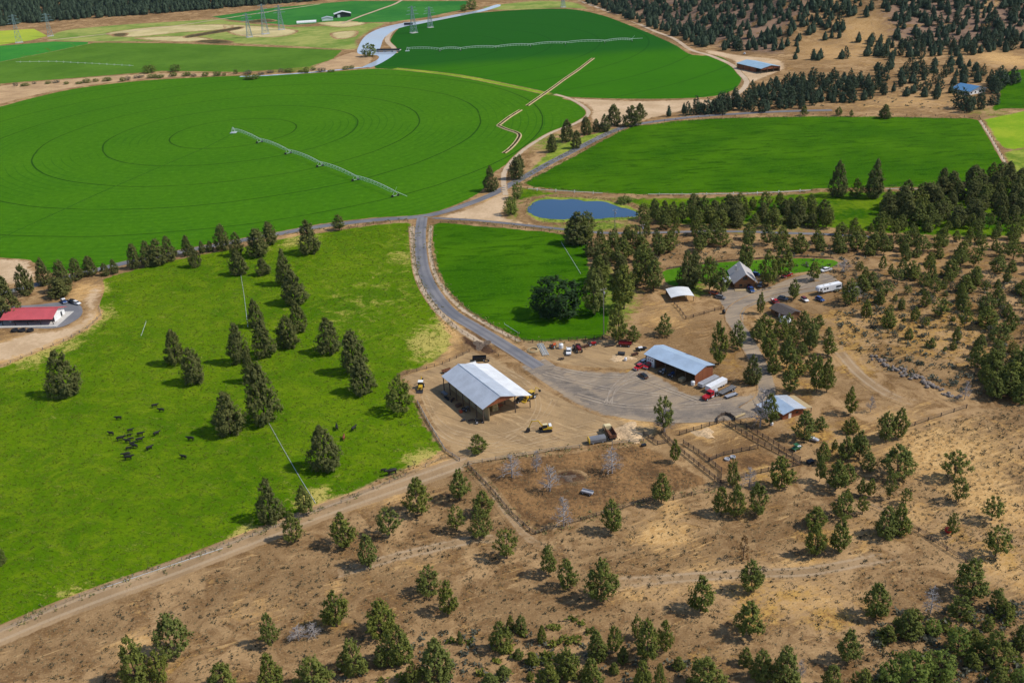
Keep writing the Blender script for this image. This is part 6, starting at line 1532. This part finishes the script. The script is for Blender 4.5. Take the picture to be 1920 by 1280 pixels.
CM = cow_mesh(); CM.materials.append(MATS['black_hide']); CM2 = CM.copy(); CM2.materials.clear(); CM2.materials.append(MATS['red_hide'])
HERD = [(223, 787, 180, 1, 'black cow grazing behind the middle of the herd beside a pale stone'), (291, 764, 20, 1, 'upper of two black cows farthest behind the herd'), (303, 772, 170, 1, 'lower of two black cows farthest behind the herd'), (209, 816, 160, 1, 'leftmost black cow of the herd'), (245, 810, 25, .9, 'black cow at the back of the herd cluster'), (243, 818, 10, .7, 'black calf just below the rearmost cow of the cluster'), (234, 819, 90, .5, 'smallest black calf left of the cluster'), (264, 817, 15, 1, 'black cow at the upper right of the cluster'), (294, 816, 40, 1, 'black cow right of the cluster, standing apart'), (227, 826, 20, 1.2, 'black cow at the lower left of the cluster'), (247, 825, 200, .75, 'black calf in the middle of the cluster'), (240, 830, 170, 1, 'black cow in the very middle of the cluster'), (263, 828, 25, 1.1, 'black cow at the right of the cluster'), (249, 834, 20, .8, 'black calf below the cluster middle'), (253, 840, 160, 1.1, 'black cow at the lower right of the cluster'), (242, 843, 15, .8, 'black calf lying at the cluster foot'), (281, 843, 40, 1, 'black cow below right of the cluster'), (238, 856, 200, 1.1, 'rear of two black cows at the herd front'), (242, 862, 10, 1.2, 'front of two black cows nearest the camera in the herd'), (358, 826, 170, 1.1, 'black cow alone right of the herd, upper one'), (345, 860, 160, 1, 'black cow alone right of the herd, lower one'),
        (632, 805, 100, 1.1, 'black cow half hidden behind the egg-shaped juniper'), (664, 807, 60, 1.1, 'black cow right of the egg-shaped juniper'), (645, 824, 90, 1, 'reddish cow beside the egg-shaped juniper'), (735, 890, 200, 1.5, 'large black bull near the bottom fence'), (719, 884, 10, .7, 'black calf left of the bull near the bottom fence')]
for x, y, a, s, lab in HERD:
    p = at(x, y, 0.05); t = link(bpy.data.objects.new('cow', CM2 if 'reddish' in lab else CM)); t.location = p; t.rotation_euler = (0, 0, R(a)); t.scale = (s, s, s); tag(t, lab, 'cow', 'cattle in the pasture')

# ------------------------------------------------------------------ fences
simple('fence_wood', (0.13, 0.095, 0.07), 0.95, 0, 0.3, 2); simple('fence_grey', (0.27, 0.235, 0.20), 0.95, 0, 0.25, 2); simple('corral_plank', (0.075, 0.055, 0.045), 0.95, 0, 0.3, 2); simple('rail_light', (0.42, 0.34, 0.25), 0.9)
PM = {}
def fence(px, label, spacing=3.6, hgt=1.3, rails=(0.5, 0.95), mat='fence_wood', post_r=0.10, rail_r=0.045, name='fence', off=0.05):
    W = [at(*q) for q in px]; C = smooth_linear(W, spacing, False) + [Vector((W[-1].x, W[-1].y))]
    pts = [Vector((c.x, c.y, h1(c.x, c.y) + off)) for c in C]; o = pts[0]
    t = thing(name, label, 'fence', o)
    key = (hgt, mat, post_r)
    if key not in PM:
        m = MB().box((0, 0, hgt / 2 - 0.15), (2 * post_r, 2 * post_r, hgt + 0.3)).build('post', mat); PM[key] = m.data; bpy.data.objects.remove(m)
    for p in pts: share('post', PM[key], t, p - o)
    for z in rails:
        mb = MB()
        for a, b in zip(pts[:-1], pts[1:]): mb.bar(a - o + Vector((0, 0, z)), b - o + Vector((0, 0, z)), rail_r, n=4)
        mb.build('rail', mat, t)
def plank_fence(px, label, hgt=1.7, mat='corral_plank', spacing=2.4):
    fence(px, label, spacing, hgt, (0.35, 0.7, 1.05, 1.4), mat, 0.10, 0.07, 'corral_fence')
fence([(-40, 1198), (0, 1184), (60, 1160), (150, 1119), (250, 1083), (430, 1022), (560, 973), (640, 943), (760, 893), (835, 858)], 'long wire fence between the pasture and the dirt track', 5.5, 1.2, (0.55, 1.0), 'fence_grey', 0.08, 0.03)
fence([(745, 706), (800, 692), (830, 683), (856, 672), (880, 660)], 'wire fence between the pasture and the hay barn', 3.2, 1.4, (0.5, 0.9, 1.3))
fence([(783, 756), (800, 788), (818, 818), (835, 846), (862, 864)], 'rail fence along the left edge of the farmyard', 3.0, 1.4, (0.4, 0.8, 1.2), 'fence_grey', 0.12, 0.08)
fence([(966, 640), (999, 643), (1050, 640), (1130, 634)], 'dark post fence at the foot of the small hay field', 3.0, 1.5, (0.5, 0.95, 1.4), 'corral_plank', 0.14, 0.06)
fence([(808, 424), (808, 470), (818, 512), (840, 548), (874, 580), (920, 610), (966, 640)], 'wire fence on the right side of the curving road', 4.5, 1.2, (0.6, 1.05), 'fence_wood', 0.10, 0.03)
fence([(774, 424), (776, 470), (782, 510), (798, 548), (826, 588), (856, 616), (900, 646), (935, 668)], 'wire fence on the left side of the curving road', 4.5, 1.2, (0.6, 1.05), 'fence_wood', 0.10, 0.03)
fence([(640, 432), (700, 421), (765, 416)], 'wire fence on top of the pasture beside the road', 4.5, 1.2, (0.6, 1.05))
fence([(812, 417), (900, 421), (985, 430), (1046, 437)], 'wire fence between the lane and the small hay field', 4.5, 1.2, (0.6, 1.05))
fence([(879, 871), (930, 863), (981, 855), (1035, 846), (1087, 840)], 'rail fence on top of the brown corral', 4.0, 1.4, (0.6, 1.2), 'rail_light', 0.12, 0.09)
fence([(1148, 834), (1180, 830), (1207, 828)], 'rail fence right of the bin wagon', 3.0, 1.4, (0.6, 1.2), 'rail_light', 0.12, 0.09)
fence([(877, 873), (920, 918), (960, 965), (993, 996), (1004, 1002), (1020, 996)], 'rail fence down the left side of the brown corral', 3.2, 1.4, (0.4, 0.8, 1.2), 'fence_wood', 0.12, 0.07)
fence([(1020, 996), (1060, 985), (1118, 968), (1168, 954), (1206, 941), (1263, 937), (1329, 921), (1351, 913)], 'rail fence along the bottom of the brown corral', 4.2, 1.4, (0.6, 1.2), 'fence_wood', 0.12, 0.06)
plank_fence([(1274, 816), (1300, 808), (1330, 799), (1357, 791)], 'solid dark plank fence from the chute to the upper pen')
plank_fence([(1357, 791), (1390, 812), (1421, 830), (1460, 850), (1502, 872)], 'lower rail of the corral alley running down to the right')
plank_fence([(1378, 789), (1410, 808), (1440, 826), (1470, 846), (1500, 864)], 'upper rail of the corral alley running down to the right')
plank_fence([(1274, 845), (1310, 874), (1340, 898), (1351, 908)], 'outer rail of the left corral alley')
plank_fence([(1281, 832), (1310, 850), (1330, 866), (1353, 884)], 'inner rail of the left corral alley')
plank_fence([(1329, 865), (1357, 854), (1390, 847), (1421, 841)], 'cross fence dividing the two corral pens')
plank_fence([(1353, 884), (1352, 908), (1400, 893), (1440, 884), (1502, 872)], 'bottom fence of the lower corral pen')
plank_fence([(1207, 816), (1233, 834), (1252, 830)], 'short dark chute fence beside the half-bare juniper')
plank_fence([(1240, 812), (1262, 834), (1274, 845)], 'second dark chute fence parallel to the short one')
mbp = [(1345, 792), (1346, 785), (1352, 780), (1360, 778), (1369, 780), (1376, 785), (1378, 789)]
W = [at(*q, 0.05) for q in mbp]; t = thing('crowding_tub', 'curved solid dark crowding tub at the top of the corral alley', 'corral', W[0]); 
for a, b in zip(W[:-1], W[1:]):
    d = b - a; MB().box((a + b) / 2 - W[0] + Vector((0, 0, 0.6)), (d.length + 0.05, 0.12, 1.2), math.atan2(d.y, d.x)).build('panel', 'fence_wood', t)
for a in W: MB().box(a - W[0] + Vector((0, 0, 0.65)), (0.2, 0.2, 1.4)).build('post', 'corral_plank', t)
fence([(1690, 806), (1740, 789), (1812, 765)], 'post and rail fence on top of the pale slope', 4.5, 1.5, (0.5, 1.0, 1.4), 'fence_wood', 0.12, 0.06)
fence([(1700, 982), (1745, 1012), (1775, 1032), (1810, 1054)], 'short dark fence going down the right slope', 3.5, 1.5, (0.5, 1.0, 1.4), 'fence_wood', 0.12, 0.06)
fence([(1620, 945), (1660, 962), (1700, 982)], 'sagging fence beside the dark ditch', 3.5, 1.3, (0.6, 1.1), 'fence_grey', 0.1, 0.06)
fence([(1264, 571), (1275, 583), (1286, 598), (1300, 595), (1320, 589), (1340, 583), (1352, 580)], 'rail fence of the small pen below the white shelter', 3.0, 1.4, (0.6, 1.2), 'corral_plank', 0.14, 0.08)
fence([(1250, 505), (1330, 493), (1400, 487), (1500, 482), (1562, 485)], 'low dark wall fence along the top of the lawn', 3.2, 0.9, (0.25, 0.5, 0.75), 'fence_wood', 0.1, 0.1)
fence([(186, 578), (190, 592), (175, 606), (164, 616), (120, 640), (60, 664), (0, 688), (-40, 700)], 'grey rail fence around the red-roofed shed', 4.0, 1.3, (0.5, 1.0), 'fence_grey', 0.1, 0.05)
fence([(1182, 234), (1330, 219), (1500, 216), (1700, 217), (1836, 220)], 'wire fence along the top of the right hay field', 9, 1.3, (1.0,), 'fence_wood', 0.14, 0.05)
fence([(1838, 224), (1862, 265), (1890, 314)], 'wire fence at the right end of the hay field', 9, 1.3, (1.0,), 'fence_wood', 0.14, 0.05)

# ------------------------------------------------------------------ irrigation
def pivot_arm(label, A, pts, arch=1.2, pr=0.16, name='centre_pivot_sprinkler', top=3.6, stub=None):
    t = thing(name, label, 'sprinkler', A); nodes = [A] + pts
    hub = MB()
    for s in ((1, 1), (1, -1), (-1, 1), (-1, -1)): hub.bar((s[0] * 1.6, s[1] * 1.6, 0), (s[0] * 0.2, s[1] * 0.2, top + 0.8), 0.12)
    hub.box((0, 0, 0.1), (5, 5, 0.3)).build('pivot_stand', 'galv_pipe', t)
    for i in range(len(nodes) - 1):
        a, b = nodes[i] - A, nodes[i + 1] - A; L = (b - a).length; n = 12; P = []
        for k in range(n + 1):
            q = a.lerp(b, k / n); P.append(Vector((q.x, q.y, q.z + top + arch * 4 * (k / n) * (1 - k / n))))
        sp = MB().path(P, pr, 6).build('span_pipe', 'bright_galv', t)
        d = (b - a).normalized(); side = Vector((-d.y, d.x, 0)); tr = MB(); lo = []
        for k in range(1, n):
            m = P[k] - Vector((0, 0, 1.6))
            for s in (-1, 1): tr.bar(P[k], m + side * s * 0.9, 0.06, n=3)
            lo.append(m)
        for s in (-1, 1): tr.path([P[0]] + [m + side * s * 0.9 for m in lo] + [P[-1]], 0.07, 3)
        tr.build('truss', 'bright_galv', sp)
        dr = MB()
        for k in range(1, n): dr.bar(P[k] - Vector((0, 0, 0.2)), P[k] - Vector((0, 0, 2.4)), 0.05, n=3)
        dr.build('drop_hose', 'bright_galv', sp)
        tw = link(bpy.data.objects.new('drive_tower', None), t); tw.location = b; tw.rotation_euler = (0, 0, math.atan2(d.y, d.x))
        leg = MB()
        for s in (-1, 1): leg.bar((0, s * 2.1, 0.8), (0, s * 0.15, top), 0.12, n=5)
        leg.bar((0, -2.1, 0.7), (0, 2.1, 0.7), 0.13, n=5).build('leg', 'galv_pipe', tw)
        for s in (-1, 1): MB().lathe([(0.4, -0.2), (0.75, -0.2), (0.75, 0.2), (0.4, 0.2)], (0, s * 2.1, 0.75), n=12, axis='x').build('wheel', 'rubber', tw)
    if stub:
        e = MB(); q = nodes[-1] - A; d = (nodes[-1] - nodes[-2]).normalized(); e.bar(q + Vector((0, 0, top)), q + d * stub + Vector((0, 0, top - 0.2)), pr, pr * 0.7, 6).bar(q + Vector((0, 0, top)) , q + Vector((d.x * 3, d.y * 3, top + 3.2)), 0.08)
        e.build('end_boom', 'bright_galv', t)
U = (_e - PIVOT); U.z = 0; U.normalize()
def gp(x, y, dz=0.05): return Vector((x, y, h1(x, y) + dz))
pivot_arm('long white centre-pivot sprinkler arm across the big alfalfa circle', gp(PIVOT.x, PIVOT.y), [gp(PIVOT.x + U.x * SPAN * k, PIVOT.y + U.y * SPAN * k) for k in range(1, 6)], stub=14)
pivot_arm('far thin centre-pivot sprinkler arm crossing the upper alfalfa field', at(764, 96, 0.06), [at(*q, 0.06) for q in ((825, 97), (864, 96), (930, 93), (995, 89), (1060, 85), (1134, 82), (1185, 79))], pr=0.18, stub=12)
def wheel_line(px, label, n=9):
    W = [at(*q, 0.06) for q in px]; C = smooth_linear(W, 11.5, False); P = [Vector((c.x, c.y, h1(c.x, c.y) + 1.0)) for c in C]; t = thing('wheel_line_sprinkler', label, 'sprinkler', P[0] - Vector((0, 0, 1)))
    MB().path([p - P[0] + Vector((0, 0, 1.0)) for p in P], 0.14, 6).build('pipe', 'bright_galv', t)
    m = MB(); 
    for k in range(10):
        a = k * math.pi / 5; m.bar((0, 0, 0), (0.95 * math.cos(a), 0, 0.95 * math.sin(a)), 0.03, n=3); m.bar((0.95 * math.cos(a), 0, 0.95 * math.sin(a)), (0.95 * math.cos(a + math.pi / 5), 0, 0.95 * math.sin(a + math.pi / 5)), 0.07, n=4)
    o = m.build('wheel', 'galv_pipe'); me = o.data; bpy.data.objects.remove(o)
    for a, b in zip(P[:-1], P[1:]):
        d = b - a; share('wheel', me, t, (a + b) / 2 - P[0] + Vector((0, 0, 1.0)), math.atan2(d.y, d.x) + math.pi / 2)
wheel_line([(990, 357), (1060, 361), (1130, 365), (1200, 367)], 'wheel line sprinkler on the bank above the pond')
wheel_line([(1215, 367), (1300, 367), (1400, 366), (1480, 362), (1560, 357)], 'wheel line sprinkler along the foot of the right hay field')
wheel_line([(1660, 357), (1720, 358), (1800, 352)], 'wheel line sprinkler behind the wood at the right')
wheel_line([(30, 118), (100, 117), (180, 121), (265, 126)], 'distant wheel line sprinkler in the olive crop field')
def pipe(px, label, r=0.085):
    W = [at(*q) for q in px]; C = smooth_linear(W, 4, False) + [Vector((W[-1].x, W[-1].y))]; P = [Vector((c.x, c.y, h1(c.x, c.y) + 0.12 + r)) for c in C]; t = thing('irrigation_pipe', label, 'pipe', P[0])
    MB().path([p - P[0] for p in P], r, 7).build('tube', 'galv_pipe', t)
    for p in P[::3]: MB().bar(p - P[0], p - P[0] + Vector((0, 0, 0.7)), 0.05).build('riser', 'galv_pipe', t)
pipe([(500, 786), (530, 840), (560, 892), (592, 944)], 'long white irrigation pipe lying below the tallest pasture juniper')
pipe([(452, 518), (458, 556), (465, 614)], 'white irrigation pipe lying in the upper pasture')
pipe([(265, 630), (274, 604)], 'short white pipe in the left pasture', 0.09)
pipe([(190, 1104), (300, 1067), (418, 1028)], 'white pipe lying along the bottom pasture fence', 0.09)
pipe([(1053, 456), (1072, 486), (1089, 514)], 'thin pipe lying across the corner of the small hay field', 0.09)
pipe([(946, 608), (974, 626)], 'short pipe at the foot of the small hay field', 0.09)

# ------------------------------------------------------------------ power poles and pylons
def pole(x, y, top, label):
    p = at(x, y); hh = height_for(p, top); t = thing('power_pole', label, 'pole', p, R(20))
    MB().bar((0, 0, -0.3), (0, 0, hh), 0.20, 0.13, 8).build('shaft', 'fence_grey', t); MB().box((0, 0, hh - 0.7), (2.6, 0.14, 0.16)).build('crossarm', 'fence_grey', t)
    for s in (-1.1, 0, 1.1): MB().lathe([(0.06, 0), (0.1, 0.12), (0.05, 0.28)], (s, 0, hh - 0.6), n=8).build('insulator', 'white_paint', t)
    MB().lathe([(0.28, -0.45), (0.3, 0.45)], (0.4, 0, hh - 2.2), n=10).build('transformer', 'trailer_grey', t)
pole(1132, 628, 540, 'tall power pole at the corner of the small hay field')
pole(1153, 432, 392, 'power pole at the lane right of the pond')
pole(1204, 455, 420, 'power pole among the trees right of the pond')
simple('pylon_steel', (0.26, 0.36, 0.38), 0.6, 0.3)
def pylon(x, y, top, label):
    p = at(x, y); hh = max(height_for(p, top), 22); t = thing('transmission_pylon', label, 'pylon', p, R(25)); b = hh * 0.11; w = 0.17 * hh / 40
    def hw(z): return b * (1 - z / hh) ** 1.0 * 0.92 + 0.5
    zs = [hh * k for k in (0, .2, .38, .54, .68, .8, .9, 1)]
    for sx in (-1, 1):
        for sy in (-1, 1):
            MB().path([Vector((sx * hw(z), sy * hw(z), z)) for z in zs], 0.24, 4).build('leg', 'pylon_steel', t)
    br = MB()
    for z0, z1 in zip(zs[:-1], zs[1:]):
        a, c = hw(z0), hw(z1)
        for q in range(4):
            A = [(-1, -1), (1, -1), (1, 1), (-1, 1)][q]; B = [(1, -1), (1, 1), (-1, 1), (-1, -1)][q]
            br.bar((A[0] * a, A[1] * a, z0), (B[0] * c, B[1] * c, z1), 0.13, n=3); br.bar((B[0] * a, B[1] * a, z0), (A[0] * c, A[1] * c, z1), 0.13, n=3); br.bar((A[0] * c, A[1] * c, z1), (B[0] * c, B[1] * c, z1), 0.13, n=3)
    br.build('bracing', 'pylon_steel', t)
    for k, L in ((0.70, 8.5), (0.83, 7), (0.95, 5.5)):
        z = hh * k
        MB().bar((-L, 0, z), (L, 0, z), 0.22, n=4).bar((-L, 0, z), (0, 0, z + 2), 0.14, n=4).bar((L, 0, z), (0, 0, z + 2), 0.14, n=4).build('crossarm', 'pylon_steel', t)
    MB().box((0, 0, 0.2), (2 * b + 2, 2 * b + 2, 0.5)).build('base_pad', 'concrete', t)
for a in [(776, 62, 12, 'steel pylon at the near corner of the upper alfalfa field'), (807, 52, 14, 'second steel pylon right of the near one in the upper field'), (468, 70, 26, 'left pylon of the three in the far meadow'), (498, 64, 8, 'middle pylon of the three in the far meadow'), (528, 56, 10, 'right pylon of the three in the far meadow'), (36, 80, 28, 'leftmost pylon beside the yellow field'), (95, 68, 26, 'pylon in front of the far left forest'), (1056, 14, -6, 'faint pylon at the top of the upper alfalfa field')]: pylon(*a)

# ------------------------------------------------------------------ thin summer haze over the valley
hm = bpy.data.materials.new('haze'); hm.use_nodes = True; hn = hm.node_tree.nodes; hn.clear()
pv = hn.new('ShaderNodeVolumePrincipled'); pv.inputs['Color'].default_value = (0.66, 0.78, 0.95, 1); pv.inputs['Density'].default_value = 0.000012; pv.inputs['Anisotropy'].default_value = 0.0
ho = hn.new('ShaderNodeOutputMaterial'); hm.node_tree.links.new(pv.outputs[0], ho.inputs['Volume'])
bxh = MB().box((0, 6150, 145), (30000, 12900, 310)).build('haze', hm); bxh['kind'] = 'stuff'; tag(bxh, 'thin pale haze lying over the whole valley', 'haze'); bxh.display_type = 'WIRE'
